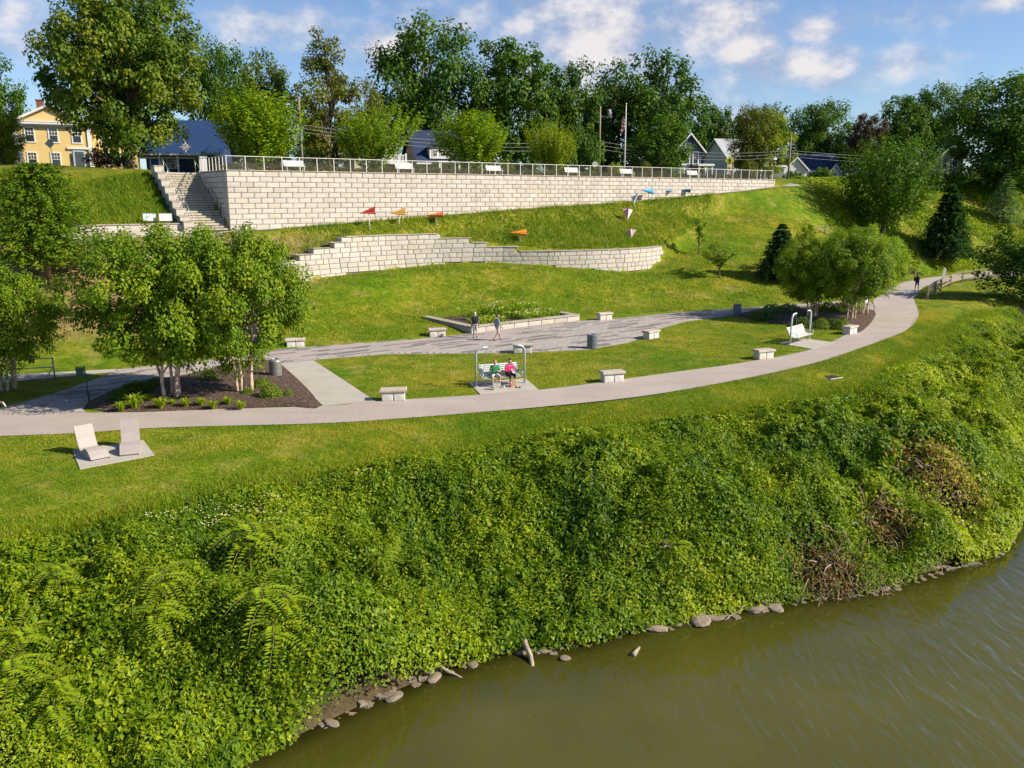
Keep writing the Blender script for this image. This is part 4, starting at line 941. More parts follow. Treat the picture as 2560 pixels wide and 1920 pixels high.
# weeds on the upper slopes
LAWN = G2([(792, 903), (958, 888), (1280, 885), (1465, 877), (1571, 859), (1652, 824), (1716, 806), (1834, 791), (1900, 805), (2010, 819), (2116, 830), (2017, 876), (1850, 907), (1676, 931), (1340, 975), (1100, 992), (942, 1003)])
PADS = [G2(p) for p in ([(1173, 958), (1313, 947), (1346, 975), (1201, 987)], [(1944, 858), (2010, 847), (2084, 857), (2032, 874)])]
x = rs.uniform(-8, 26, 150000); y = rs.uniform(37, 66, 150000); k = in_poly(LAWN, x, y) & ~in_poly(PADS[0], x, y) & ~in_poly(PADS[1], x, y); x, y = x[k][:70000], y[k][:70000]
o = blades('lawn_grass', '', x, y, rs.uniform(.05, .10, len(x)), np.full(len(x), .017), np.clip(.18 + .75 * fbm(x, y, 2.2, 73) + .45 * sstep(.48, .66, fbm(x, y, 4, 77, 4)) + rs.normal(size=len(x)) * .15, 0, 1), LM['grass'], 15, .6); o['label'] = 'mown lawn between the plaza and the path'
def slope_blades(name, label, n, xr, yr, cond, h, seed, w=.03):
    rs = np.random.RandomState(seed); x = rs.uniform(*xr, n * 3); y = rs.uniform(*yr, n * 3); k = cond(x, y); x, y = x[k][:n], y[k][:n]
    f = fbm(x, y, 1.8, seed, 3); o = blades(name, '', x, y, h * rs.uniform(.4, 1.2, len(x)) * (.3 + 1.4 * f), np.full(len(x), w), np.clip(.05 + .85 * fbm(x, y, 2.4, seed + 5, 4) + rs.normal(size=len(x)) * .16, 0, 1), LM['grass'], seed, .45); o['label'] = label
def up_slope(x, y): s_, q_ = sq(x, y); return (q_ < -1.8) & (y - np.interp(x, CWX, CWY) > .9) & (x < 16 + (y - 85) * .5) & (x > -19)
slope_blades('slope_grass', 'rough unmown grass on the slope between the two walls', 60000, (-20, 26), (64, 104), up_slope, .42, 81)
def left_slope(x, y): s_, q_ = sq(x, y); return (s_ < -3.9) & (q_ > .8) & (q_ < 9.5) & (np.abs(x / y) < .68)
slope_blades('bank_grass', 'tall rough grass on the slope below the yellow house', 45000, (-60, -25), (55, 84), left_slope, .5, 85)
def hill(x, y): ty = np.interp(x, [p[0] for p in TOE], [p[1] for p in TOE]); return (y > ty + .35) & (y < np.interp(x, CWX, CWY) - .15) & (x > -16) | ((x > 14.5) & (y > ty) & (y < 100) & (x < 40) & (y > np.interp(x, [p[0] for p in far_e], [p[1] for p in far_e]) + 1.5))
slope_blades('hill_grass', 'mown grass on the hill below the curved wall', 110000, (-17, 40), (52, 100), hill, .13, 87, .03)
n = 42000; x = rs.uniform(30, 92, n * 3); y = rs.uniform(92, 150, n * 3); pth = np.interp(x, [p[0] for p in far_e], [p[1] for p in far_e])
k = (y > pth + 3.0) & (np.abs(x / y) < .68) & (x > 38 - (y - 96) * -.1) & (fbm(x, y, 4, 91) > .40); x, y = x[k][:n], y[k][:n]; g = H(x, y)
N = np.stack([0 * x, 0 * x - .3, 0 * x + 1], 1) + rs.normal(size=(len(x), 3)) * .6
o = kind(obj('ground_cover', leaves_mesh('ground_cover', np.stack([x, y, g + rs.uniform(.02, .5, len(x))], 1), N, rs.uniform(.25, .5, len(x)), np.clip(.38 + .6 * fbm(x, y, 4, 93) + rs.normal(size=len(x)) * .14, 0, 1), LM['bank'], 1.6, 6)), 'stuff'); o['label'] = 'leafy ground cover on the far riverside slope'
# ------------------------------------------------------------------ terrace railing
MWHITE = M('white_metal', (.62, .61, .58), (.54, .53, .5), 6, .45, metal=.0)
MCABLE = M('steel_cable', (.30, .29, .27), (.24, .23, .22), 6, .4, metal=.6)
rl = thing('railing', 'cable railing with pale posts along the top of the long wall', 'railing', wpt(0, .25, WTOP))
org = wpt(0, .25, WTOP); UPZ = Vector((0, 0, 1))
b = MB(); b.box((0, 0, .53), (.055, .055, 1.06), (0, 0, ang)); b.box((0, 0, .01), (.13, .13, .02), (0, 0, ang)); post_me = b.mesh('post', MWHITE)
np_ = 46
for i in range(np_): obj('post', post_me, rl, wpt(.15 + i * (WLEN - .4) / (np_ - 1), .25, WTOP) - org)
for i in range(1, 9): obj('post', post_me, rl, wpt(.15, .25 + i * .93, WTOP) - org)
A_, B_, C_ = wpt(.15, 7.7, WTOP) - org, wpt(.15, .25, WTOP) - org, wpt(WLEN - .25, .25, WTOP) - org
b = MB(); b.box((B_ + C_) / 2 + UPZ * 1.08, ((C_ - B_).length + .08, .08, .045), (0, 0, ang)); b.build('top_rail', MWHITE, rl)
b = MB(); b.box((A_ + B_) / 2 + UPZ * 1.083, ((A_ - B_).length, .08, .045), (0, 0, ang + math.pi / 2)); b.build('top_rail', MWHITE, rl)
for k in range(9):
    z = UPZ * (.1 + k * .105); b = MB(); b.tube([A_ + z, B_ + z, C_ + z], .007, 4); b.build('cable', MCABLE, rl)

# white slatted benches on the terrace
def park_bench():
    o = thing('terrace_bench', 'x', 'bench')
    for k in range(5): b = MB(); b.box((0, -.02 + k * .09, .44), (1.85, .075, .03)); b.build('seat_slat', MWHITE, o)
    for k in range(5): b = MB(); b.box((0, .44 + k * .03, .52 + k * .095), (1.85, .03, .075), (R(-16), 0, 0)); b.build('back_slat', MWHITE, o)
    for sx in (-.8, .8):
        b = MB(); b.box((sx, .0, .22), (.05, .05, .44)); b.build('leg', MWHITE, o)
        b = MB(); b.tube([(sx, .38, 0), (sx, .42, .46), (sx, .6, .98)], .028, 6); b.build('leg', MWHITE, o)
        b = MB(); b.tube([(sx, -.03, .44), (sx, -.03, .66), (sx, .46, .68)], .02, 6); b.build('armrest', MWHITE, o)
    return o
pb = park_bench()
def copy_to(o, first, loc, rz, label, group):
    c = o if first else copy_tree(o); c.location = loc; c.rotation_euler[2] = rz; c['label'] = label; c['group'] = group; return c
tb = [(740, 'white slatted bench on the terrace nearest the stair corner'), (1016, 'white slatted bench on the terrace in front of the white balcony'), (1240, 'white slatted bench on the terrace below the wide dark tree'),
      (1435, 'white slatted bench on the terrace just past the smallest vase-shaped tree'), (1572, 'white slatted bench on the terrace at the foot of the flagpole'), (1738, 'white slatted bench on the terrace in front of the navy house')]
for i, (px, lb) in enumerate(tb):
    # on the line 2.2 m behind the railing
    d = ray(px, 430); t_ = (C0[1] + NW[1] * 2.2 - (C0[0] + NW[0] * 2.2) * DW[1] / DW[0]) / (d.y - d.x * DW[1] / DW[0])
    copy_to(pb, i == 0, (d.x * t_, d.y * t_, WTOP - .02), ang, lb, 'white benches on the terrace')
# planting seen through the railing
rs = np.random.RandomState(33); n = 15000; s_ = rs.uniform(1, WLEN - 1, n); q_ = rs.uniform(4.5, 7.5, n); x = C0[0] + DW[0] * s_ + NW[0] * q_; y = C0[1] + DW[1] * s_ + NW[1] * q_
top = .25 + .9 * fbm(x, y, 3.0, 5, 2); z = WTOP - .1 + rs.uniform(0, 1, n) * top
o = kind(obj('terrace_planting', leaves_mesh('terrace_planting', np.stack([x, y, z], 1), rs.normal(size=(n, 3)) * .7 + np.array([.3, -.6, .5]), rs.uniform(.15, .3, n), np.clip(.6 * fbm(x, y, 3, 7) + rs.uniform(0, .4, n), 0, 1), leaf_mat('leaves_terrace', [(0, (.05, .055, .02)), (.5, (.09, .085, .03)), (1, (.15, .12, .05))], .3, gain=(1, 1, 1)), 2.4, 4)), 'stuff')
o['label'] = 'ornamental grasses and perennials behind the terrace railing'

# ------------------------------------------------------------------ houses
MGLASS = M('window_glass', (.035, .045, .05), (.02, .025, .03), 1.5, .08, spec=.6)
MTRIM = M('white_trim', (.66, .65, .63), (.58, .57, .56), 3, .6)
def siding(name, a, k=.88):
    m, nt, p, out = new_mat(name); w = nd(nt, 'ShaderNodeTexWave', wave_type='BANDS', bands_direction='Z', wave_profile='SAW'); w.inputs['Scale'].default_value = 2.4
    t = nd(nt, 'ShaderNodeTexCoord'); nt.links.new(t.outputs['Object'], w.inputs['Vector'])
    col = mixc(nt, 1, ramp(nt, noise(nt, .8, 4), [(.3, tuple(x * .93 for x in a)), (.7, a)]), ramp(nt, w.outputs['Fac'], [(0, (k,) * 3), (.15, (1, 1, 1))]), 'MULTIPLY')
    nt.links.new(col, p.inputs['Base Color']); p.inputs['Roughness'].default_value = .7; bump(nt, p, w.outputs['Fac'], .02, .5); return m
def shingle(name, a): return M(name, a, tuple(x * .7 for x in a), 3, .8, .02, 12, stretch=(1, 1, 3))
class House:
    def __init__(s, name, label, px, Y, rz, base=11.9, zc=None):
        p = dep(px, 490, Y); s.o = thing(name, label, 'house', (p.x, p.y, base), rz); s.Y = Y; s.base = base; s.px = px
    def part(s, name, mb, mat, parent=None): return mb.build(name, mat, parent or s.o)
    def block(s, x0, x1, y0, y1, h, wall, name='wall', z0=-.5):
        b = MB(); b.box(((x0 + x1) / 2, (y0 + y1) / 2, (h + z0) / 2), (x1 - x0, y1 - y0, h - z0)); return s.part(name, b, wall)
    def gable_front(s, x0, x1, y0, y1, h, rh, wall, roof, over=.4, trim=True, apex=None):
        xm = (x0 + x1) / 2 if apex is None else apex
        b = MB(); n = [(x0, -.5), (x1, -.5), (x1, h), (xm, h + rh), (x0, h)]
        b.add([(x, y0, z) for x, z in n] + [(x, y1, z) for x, z in n], [(0, 1, 2, 3, 4), (9, 8, 7, 6, 5)] + [((i + 1) % 5, i, 5 + i, 5 + (i + 1) % 5) for i in range(5)]); s.part('wall', b, wall)
        b = MB()
        for sg, xe in ((-1, x0), (1, x1)):
            k = over / abs(xe - xm); ex, ez = xe + (xe - xm) * k, h - rh * k; t = .16
            b.add([(xm, y0 - over, h + rh + .02), (ex, y0 - over, ez + .02), (ex, y1 + over, ez + .02), (xm, y1 + over, h + rh + .02), (xm, y0 - over, h + rh + t), (ex, y0 - over, ez + t), (ex, y1 + over, ez + t), (xm, y1 + over, h + rh + t)],
                  [(0, 1, 2, 3), (7, 6, 5, 4), (0, 4, 5, 1), (1, 5, 6, 2), (2, 6, 7, 3), (3, 7, 4, 0)])
        r = s.part('roof', b, roof)
        if trim:
            for sg, xe in ((-1, x0), (1, x1)):
                k = over / abs(xe - xm); ex, ez = xe + (xe - xm) * k, h - rh * k; b = MB(); y = y0 - over - .02; w = .28
                b.add([(xm, y - .05, h + rh + .17), (ex, y - .05, ez + .17), (ex, y - .05, ez + .17 - w), (xm, y - .05, h + rh + .17 - w), (xm, y + .05, h + rh + .17), (ex, y + .05, ez + .17), (ex, y + .05, ez + .17 - w), (xm, y + .05, h + rh + .17 - w)],
                      [(0, 1, 2, 3), (7, 6, 5, 4), (0, 4, 5, 1), (1, 5, 6, 2), (2, 6, 7, 3), (3, 7, 4, 0)]); s.part('barge_board', b, MTRIM, r)
        return r
    def gable_side(s, x0, x1, y0, y1, h, rh, wall, roof, over=.4):
        ym = (y0 + y1) / 2; b = MB(); n = [(y0, -.5), (y1, -.5), (y1, h), (ym, h + rh), (y0, h)]
        b.add([(x0, y, z) for y, z in n] + [(x1, y, z) for y, z in n], [(4, 3, 2, 1, 0), (5, 6, 7, 8, 9)] + [(i, (i + 1) % 5, 5 + (i + 1) % 5, 5 + i) for i in range(5)]); s.part('wall', b, wall)
        b = MB(); t = .16
        for ye in (y0, y1):
            k = over / abs(ye - ym); ey, ez = ye + (ye - ym) * k, h - rh * k
            P = [(x0 - over, ym, h + rh + .02), (x1 + over, ym, h + rh + .02), (x1 + over, ey, ez + .02), (x0 - over, ey, ez + .02)]
            b.add(P + [(x, y, z + t) for x, y, z in P], [(0, 1, 2, 3), (7, 6, 5, 4), (0, 4, 5, 1), (1, 5, 6, 2), (2, 6, 7, 3), (3, 7, 4, 0)])
        r = s.part('roof', b, roof); b = MB(); k = over / abs(y0 - ym); b.box(((x0 + x1) / 2, y0 + (y0 - ym) * k - .03, h - rh * k + .05), (x1 - x0 + 2 * over, .06, .22)); s.part('fascia', b, MTRIM, r); return r
    def window(s, x, z, w, h, y, mx=2, mz=2, frame=.13):
        b = MB(); f = frame
        for (cx, cz, ww, hh) in ((x, z + h / 2 + f / 2, w + 2 * f, f), (x, z - h / 2 - f / 2, w + 2 * f + .1, f), (x - w / 2 - f / 2, z, f, h), (x + w / 2 + f / 2, z, f, h)): b.box((cx, y - .03, cz), (ww, .1, hh))
        fr = s.part('window', b, MTRIM)
        b = MB(); b.box((x, y - .005, z), (w, .03, h)); s.part('pane', b, MGLASS, fr); b = MB()
        for k in range(1, mx): b.box((x - w / 2 + w * k / mx, y - .03, z + h * .25), (.045, .04, h * .5))
        for k in range(1, mz + 1): b.box((x, y - .035, z + h / 2 - h * .5 * k / mz), (w, .04, .05))
        s.part('muntins', b, MTRIM, fr); return fr
    def door(s, x, w, h, y, mat, fmat):
        b = MB(); b.box((x, y - .03, h / 2), (w, .08, h)); d = s.part('door', b, mat); b = MB(); b.box((x, y - .03, h + .1), (w + .3, .12, .2)); b.box((x - w / 2 - .08, y - .03, h / 2), (.16, .12, h)); b.box((x + w / 2 + .08, y - .03, h / 2), (.16, .12, h)); s.part('door_frame', b, fmat, d)
        b = MB(); b.box((x + w * .35, y - .1, 1.0), (.08, .06, .14)); s.part('handle', b, MCABLE, d); return d

MYEL = siding('yellow_clapboard', (.62, .455, .185)); MBRK = M('red_brick', (.22, .085, .06), (.16, .06, .045), 12, .9)
MROOFG = shingle('grey_shingle', (.12, .11, .11)); MROOFB = shingle('blue_shingle', (.016, .048, .145)); MROOFN = shingle('navy_shingle', (.018, .035, .085))
# yellow house
h = House('yellow_house', 'yellow clapboard house with white pediment and trim', 150, 100, R(24), 12.6); hw = 3.95
h.gable_front(-hw, hw, 0, 9, 5.15, 1.95, MYEL, MROOFG, .45)
b = MB(); b.box((0, -.28, 5.1), (2 * hw + .9, .56, .34)); b.box((0, -.16, 4.82), (2 * hw + .3, .32, .28)); h.part('entablature', b, MTRIM)
for sx in (-1, 1): b = MB(); b.box((sx * (hw - .18), -.07, 2.3), (.42, .16, 4.8)); h.part('pilaster', b, MTRIM)
for x in (-2.35, .05, 2.45): h.window(x, 3.75, .82, 1.5, 0, 3, 2)
for x in (-2.35, .05): h.window(x, 1.05, .82, 1.4, 0, 3, 2)
MBLUED = M('pale_blue_door_trim', (.36, .46, .55), (.3, .4, .5), 3, .6); d = h.door(2.5, .95, 1.95, 0, M('dark_door', (.06, .075, .09)), MBLUED)
for sx in (-.78, .78): b = MB(); b.box((2.5 + sx, -.05, .95), (.26, .1, 1.6)); h.part('sidelight', b, MGLASS, d)
b = MB(); b.box((2.5, -.1, 2.35), (2.3, .22, .22)); h.part('transom', b, MTRIM, d)
b = MB(); b.box((-1.2, 3.5, 7.1), (.75, .75, 1.6)); b.box((-1.2, 3.5, 7.9), (.9, .9, .14)); h.part('chimney', b, MBRK)
h.block(hw + .02, hw + 5, 2.5, 8, 4.5, MYEL, 'wing'); b = MB(); b.box((hw + 2.6, 5.2, 4.6), (5.6, 6.2, .22)); h.part('wing_roof', b, MROOFG)
for x in (hw + 1.4, hw + 3.4): h.window(x, 1.3, .8, 1.4, 2.5, 2, 2); h.window(x, 3.4, .7, 1.2, 2.5, 2, 2)
# grey house at the left edge
MGRY = siding('grey_clapboard', (.115, .125, .15)); h = House('grey_house', 'dark grey house with an arched porch beside the yellow house', 5, 96, R(20), 12.6)
h.gable_side(-3.6, 2.3, 0, 7, 2.7, 1.6, MGRY, MROOFG); b = MB()
for k in range(9):
    a = math.pi * k / 8; b.box((.3 + .55 * math.cos(a), -.04, 1.5 + .55 * math.sin(a)), (.16, .1, .16))
h.part('arch_trim', b, MTRIM); b = MB(); b.box((.3, -.02, .95), (.95, .05, 1.9)); h.part('porch_shade_panel', b, M('painted_porch_shade', (.02, .025, .02))); b = MB(); b.box((.85, -.15, .7), (.3, .25, 1.9)); h.part('column', b, MBLUED)  # flat dark panel on the wall paints the shade inside the arched porch
h.window(-1.8, 1.5, .8, 1.2, 0)
# blue-roofed house with a star ornament
MBLU = siding('deep_blue_clapboard', (.018, .04, .12)); h = House('blue_house', 'blue house with a steep blue roof and a white star ornament', 470, 90, R(8), 11.9)
h.gable_side(-4.0, 3.3, .4, 8.5, 1.95, 3.5, MBLU, MROOFB, .6)
b = MB(); b.box((-.1, -1.0, 1.72), (8.6, 2.9, .14)); h.part('porch_roof', b, MTRIM)
for x in (-4.0, -2.0, -.2, 3.6): b = MB(); b.box((x, -2.2, .6), (.15, .15, 2.2)); h.part('porch_post', b, MTRIM)
d = h.door(-3.0, 1.0, 1.6, .4, M('blue_door', (.04, .12, .33)), MTRIM); h.window(-1.4, 1.0, .9, 1.0, .4)
b = MB()
for k in range(4):
    a = k * math.pi / 4; l = .62 if k % 2 == 0 else .4; b.box((.35, -.75, 2.55), (.10 if k % 2 else .14, .06, 2 * l), (0, a, 0))
h.part('star_ornament', b, MTRIM)
# dark-roofed dormer house
MCRM = siding('cream_clapboard', (.55, .52, .42)); h = House('dormer_house', 'cream house with a dark navy roof and white dormer', 1115, 114, R(22), 11.7)
h.gable_side(-3.6, 5.2, 0, 8, 2.4, 3.9, MCRM, MROOFN, .5)
b = MB(); b.box((-.5, .9, 3.25), (3.4, 2.2, 1.25)); dm = h.part('dormer', b, MTRIM); b = MB(); b.box((-.5, .8, 3.98), (3.8, 2.7, .16), (R(-9), 0, 0)); h.part('dormer_roof', b, MROOFN, dm)
for x in (-1.5, -.5, .5): h.window(x, 3.3, .55, .7, -.2, 2, 1, .08)
b = MB(); b.box((1.5, -1.2, 2.15), (6.5, 2.4, .16)); h.part('porch_roof', b, MTRIM)
for x in (-1.5, 1.2, 4.5): b = MB(); b.box((x, -2.2, 1.0), (.2, .2, 2.3)); h.part('column', b, MTRIM)
h.window(.2, 1.2, 1.0, 1.2, 0)
# white balcony porch
h = House('balcony_house', 'pale house with white balustraded balcony behind a vase-shaped tree', 985, 112, R(24), 11.7)
h.block(-4.5, 1.5, 2.6, 8, 5.0, siding('pale_tan_clapboard', (.46, .42, .34))); b = MB(); b.box((-1.5, 5.3, 5.3), (7, 6.4, .5)); h.part('roof', b, MROOFN)
b = MB(); b.box((.1, 1.1, 1.98), (4.1, 3.0, .26)); h.part('balcony_floor', b, MTRIM)
for x in (-1.7, 1.9): b = MB(); b.box((x, -.2, .9), (.26, .26, 2.0)); h.part('column', b, MTRIM)
b = MB(); b.box((.3, -.2, 3.0), (2.8, .1, .09)); b.box((.3, -.2, 2.2), (2.8, .1, .09)); h.part('balustrade_rail', b, MTRIM)
for k in range(15): b = MB(); b.box((-.95 + k * .18, -.2, 2.6), (.07, .06, .75)); h.part('baluster', b, MTRIM)
for x in (-1.1, 1.7): b = MB(); b.box((x, -.2, 2.65), (.2, .2, 1.15)); h.part('newel', b, MTRIM)
h.window(-2.8, 3.6, .9, 1.3, 2.6); h.window(.4, 3.6, .9, 1.3, 2.6)
# navy gabled house
MNVY = siding('navy_clapboard', (.035, .06, .145)); h = House('navy_house', 'navy gabled house with white trim and arched porches', 1717, 130, R(14), 11.7)
h.gable_front(-2.1, 2.1, 0, 9, 4.7, 2.2, MNVY, shingle('slate_shingle', (.10, .10, .11)), .55)
h.window(-.3, 3.35, .8, 1.5, 0, 2, 1); h.window(1.15, 3.45, .75, 1.7, 0, 2, 1); h.window(-.2, 5.2, .75, .6, 0, 2, 1)
h.window(-.6, .9, 1.6, 1.5, 0, 3, 2)
h.block(-6.5, -2.12, 1.5, 8, 3.2, siding('grey_wing_clapboard', (.30, .32, .36)), 'wing')
def arch_porch(h, x0, x1, n, z=2.35):
    b = MB(); b.box(((x0 + x1) / 2, -.9, z), (x1 - x0 + .5, 2.2, .3)); r = h.part('porch_roof', b, MTRIM)
    for k in range(n + 1):
        x = x0 + (x1 - x0) * k / n; b = MB(); b.box((x, -1.8, z / 2 - .1), (.13, .13, z)); h.part('porch_post', b, MTRIM)
    for k in range(n):
        c = x0 + (x1 - x0) * (k + .5) / n; w = (x1 - x0) / n / 2 - .06; pts = [(c + w * math.cos(math.pi * j / 10), -1.8, z - .95 + .75 * math.sin(math.pi * j / 10)) for j in range(11)]; b = MB(); b.tube(pts, .06, 5); h.part('porch_arch', b, MTRIM, r)
arch_porch(h, .9, 3.1, 2); arch_porch(h, -4.6, -1.5, 2)
# white house with porch columns
MWHT = siding('white_clapboard', (.58, .58, .56)); h = House('white_house', 'white house with pale metal roof and porch columns behind trees', 1870, 142, R(16), 11.7)
h.gable_side(-4.2, 4.2, 0, 8, 4.1, 2.9, MWHT, M('pale_metal_roof', (.42, .43, .46), (.34, .35, .38), 2, .45), .5)
for x in (-2.6, -.3, 2.0): h.window(x, 2.9, .8, 1.3, 0)
for x in (-2.6, 2.0): h.window(x, 1.0, .8, 1.3, 0)
h.door(-.3, .9, 2.0, 0, M('white_house_door', (.05, .05, .055)), MTRIM); arch_porch(h, -1.2, 5.4, 3, 2.6)
# low white cottage
h = House('white_cottage', 'low white cottage with dark navy roof and small gables', 2020, 148, R(10), 11.7)
h.gable_side(-2.5, 7.0, 1.5, 8, 2.3, 2.6, MWHT, MROOFN, .4); h.gable_front(-4.8, -.6, 0, 6, 2.3, 1.9, MWHT, MROOFN, .35); h.gable_front(4.0, 6.0, .6, 3, 1.9, 1.2, MWHT, MROOFN, .3)
for x in (-3.6, -1.9): h.window(x, 1.2, .8, 1.1, 0)
for x in (1.0, 2.8): h.window(x, 1.2, .9, 1.1, 1.5)
h.door(5.0, .8, 1.7, .6, M('cottage_door', (.04, .045, .05)), MTRIM)
# cream house behind the far slope
h = House('cream_house', 'cream house glimpsed between the elm and the riverside trees', 2366, 150, R(5), 11.7)
h.gable_front(-2.4, 2.4, 0, 6, 4.4, 2.0, MCRM, MROOFN, .4); h.window(.9, 1.2, .8, 1.3, 0); h.window(.9, 3.4, .8, 1.3, 0); h.window(-1.1, 3.4, .8, 1.3, 0)

# filler tree line behind the houses
FL = [(350, 470), (560, 640), (640, 700), (760, 860), (880, 960), (1090, 1180), (1180, 1260), (1270, 1340), (1500, 1570), (1540, 1620), (1700, 1790), (1770, 1850), (1880, 1960), (1980, 2060), (-60, 60), (20, 110)]
for i, (a, c) in enumerate(FL): tree_px(['roundA', 'roundB', 'roundC'][i % 3], 'backdrop_tree', 'dark tree crown in the hedge-like row behind the houses', a, c, 262 + (i * 37 % 34), 168 + (i * 13 % 20), i * 1.3, group='dark trees in the row behind the houses', mat='dark')
# hedges and small bushes by the houses
for (a, c, tp, Y, lb, mt) in [(420, 492, 330, 88, 'clipped dark hedge under the blue house porch', 'dark'), (195, 262, 318, 94, 'small dark reddish bush in front of the yellow house door', 'plum'), (250, 300, 330, 90, 'green bush beside the maple trunk', 'dark'),
                              (1050, 1110, 345, 100, 'small bush on the terrace under a vase-shaped tree', 'olive'), (1310, 1345, 352, 112, 'yellow-green bush on the terrace left of the flagpole', 'yellow'), (1375, 1408, 350, 114, 'feathery bush on the terrace right of the flagpole', 'olive'),
                              (1600, 1632, 345, 122, 'bush on the terrace beside the yellow sign', 'olive'), (1690, 1730, 368, 138, 'low clipped bush in front of the white cottage', 'dark'), (1745, 1800, 362, 140, 'dark foundation bush at the middle of the white cottage', 'dark')]:
    tree_px('bush', 'bush', lb, a, c, tp, Y, a, cat='bush', mat=mt)

# ------------------------------------------------------------------ poles, wires, flag, signs
MPOLE = M('weathered_pole', (.28, .22, .17), (.19, .15, .115), 4, .9, .01, 12, stretch=(1, 1, .15))
POLES = []
def pole(px, top, Y, label, arm=False):
    p = dep(px, 490, Y); z = Hz(p.x, p.y); tz = dep(px, top, Y).z; o = thing('utility_pole', label, 'pole', (p.x, p.y, z), 0, 'utility poles along the street')
    b = MB(); b.tube([(0, 0, -.5), (0, 0, (tz - z) * .5), (0, 0, tz - z)], [.17, .14, .11], 10); b.build('shaft', MPOLE, o, True)
    if arm:
        b = MB(); b.box((.75, 0, tz - z - 1.35), (1.9, .12, .14)); b.build('crossarm', MPOLE, o)
        b = MB(); b.lathe([(.01, 0), (.24, .02), (.25, .75), (.2, .85)], 12, c=(1.25, 0, tz - z - 1.25)); b.build('transformer', M('transformer_grey', (.33, .34, .35)), o, True)
        for k in (.1, .7, 1.5): b = MB(); b.lathe([(.03, 0), (.05, .08), (.02, .18)], 8, c=(k, 0, tz - z - 1.28)); b.build('insulator', MCABLE, o, True)
    POLES.append((p, z)); return o
pole(760, 242, 98, 'plain wooden utility pole beside the thin open-branched tree'); pole(1496, 266, 120, 'utility pole with crossarm and transformer left of the flagpole', True); pole(1967, 338, 130, 'short wooden utility pole between the white house and cottage')
def wire(a, c, sag, label):
    pts = []
    for k in range(13):
        t = k / 12; p = a.lerp(c, t); p.z -= sag * 4 * t * (1 - t); pts.append(p - a)
    b = MB(); b.tube(pts, .022, 4); w = b.build('overhead_wire', M('wire', (.30, .30, .28), rough=.5) if 'wire' not in bpy.data.materials else bpy.data.materials['wire']); w.location = a
    tag(w, label, 'wire', 'overhead wires along the street')
PA, PB, PC = [dep(x, 490, Y) for x, Y in ((760, 98), (1496, 120), (1967, 130))]
for k, (za, zb, zc_) in enumerate(((17.4, 16.9, 16.2), (17.0, 16.4, 15.8), (16.6, 15.9, 15.3))):
    off = Vector((0, .12 * k, 0)); A1, B1, C1 = (Vector((p.x, p.y, z)) + off for p, z in ((PA, za), (PB, zb), (PC, zc_)))
    wire(Vector((-75, 82, za + 1)), A1, .9, 'overhead wires running from the plain pole past the maple'); wire(A1, B1, 1.0, 'overhead wires strung between the plain pole and the crossarm pole')
    wire(B1, C1, .9, 'overhead wires strung from the crossarm pole to the short pole'); wire(C1, Vector((110, 150, zc_ - .3)), 1.0, 'overhead wires leading from the short pole behind the elm')
# flagpole with limp flag
p = dep(1559, 490, 113); z = Hz(p.x, p.y); tz = dep(1559, 262, 113).z - z
fp = thing('flagpole', 'tall white flagpole on the terrace', 'flagpole', (p.x, p.y, z)); b = MB(); b.tube([(0, 0, 0), (0, 0, tz * .5), (0, 0, tz)], [.10, .085, .05], 10); b.build('shaft', MTRIM, fp, True)
b = MB(); b.lathe([(.01, -.1), (.1, -.05), (.12, .03), (.08, .11), (.01, .14)], 12, c=(0, 0, tz + .08)); b.build('finial', M('gilt', (.6, .45, .12), metal=.8, rough=.3), fp, True)
MFR, MFW, MFB = M('flag_red', (.36, .035, .045)), M('flag_white', (.62, .6, .6)), M('flag_blue', (.035, .05, .17))
b = MB(); NI, NJ = 27, 16; ft = tz - 1.25; FW = 1.0; FHh = 2.55
for j in range(NJ):
    for i in range(NI):
        u = i / (NI - 1); v = j / (NJ - 1)          # u across the limp folds, v downwards
        b.v.append((-.06 - u * FW * (.35 + .30 * v) , .10 * math.sin(u * 17 + v * 1.5), ft - v * FHh * (.62 + .38 * u) - u * .25))
for j in range(NJ - 1):
    for i in range(NI - 1):
        st_ = int((i / (NI - 1)) * 4.2 + (j / (NJ - 1)) * 9) % 2; m_ = 2 if (i / (NI - 1) + j / (NJ - 1) * 1.1 < .42) else st_
        b.f.append((j * NI + i, j * NI + i + 1, (j + 1) * NI + i + 1, (j + 1) * NI + i)); b.m.append(m_)
fl = b.build('flag', [MFR, MFW, MFB]); fl.location = (p.x, p.y, z); tag(fl, 'limp flag with red and white stripes hanging on the flagpole', 'flag')
def sign_post(name, label, px, base, Y, hgt, cat='sign', lean=0.0, r=.03, mat=None):
    p = dep(px, base, Y); z = Hz(p.x, p.y); o = thing(name, label, cat, (p.x, p.y, z)); o.rotation_euler = (0, lean, 0); b = MB(); b.tube([(0, 0, -.3), (0, 0, hgt)], r, 8); b.build('post', mat or MPOLE, o); return o
MSIGNY = M('fluorescent_yellow', (.55, .52, .03), (.48, .45, .03), 4, .5); MBLK = M('sign_black', (.02, .02, .02)); MSTEEL = M('galvanised_steel', (.33, .34, .35), (.27, .28, .29), 5, .45, metal=.5)
o = sign_post('crossing_sign', 'yellow diamond pedestrian crossing sign behind the railing', 1822, 440, 122, 3.3)
b = MB(); b.box((0, -.06, 2.75), (.95, .03, .95), (0, R(45), 0)); pn_ = b.build('diamond_plate', MSIGNY, o)
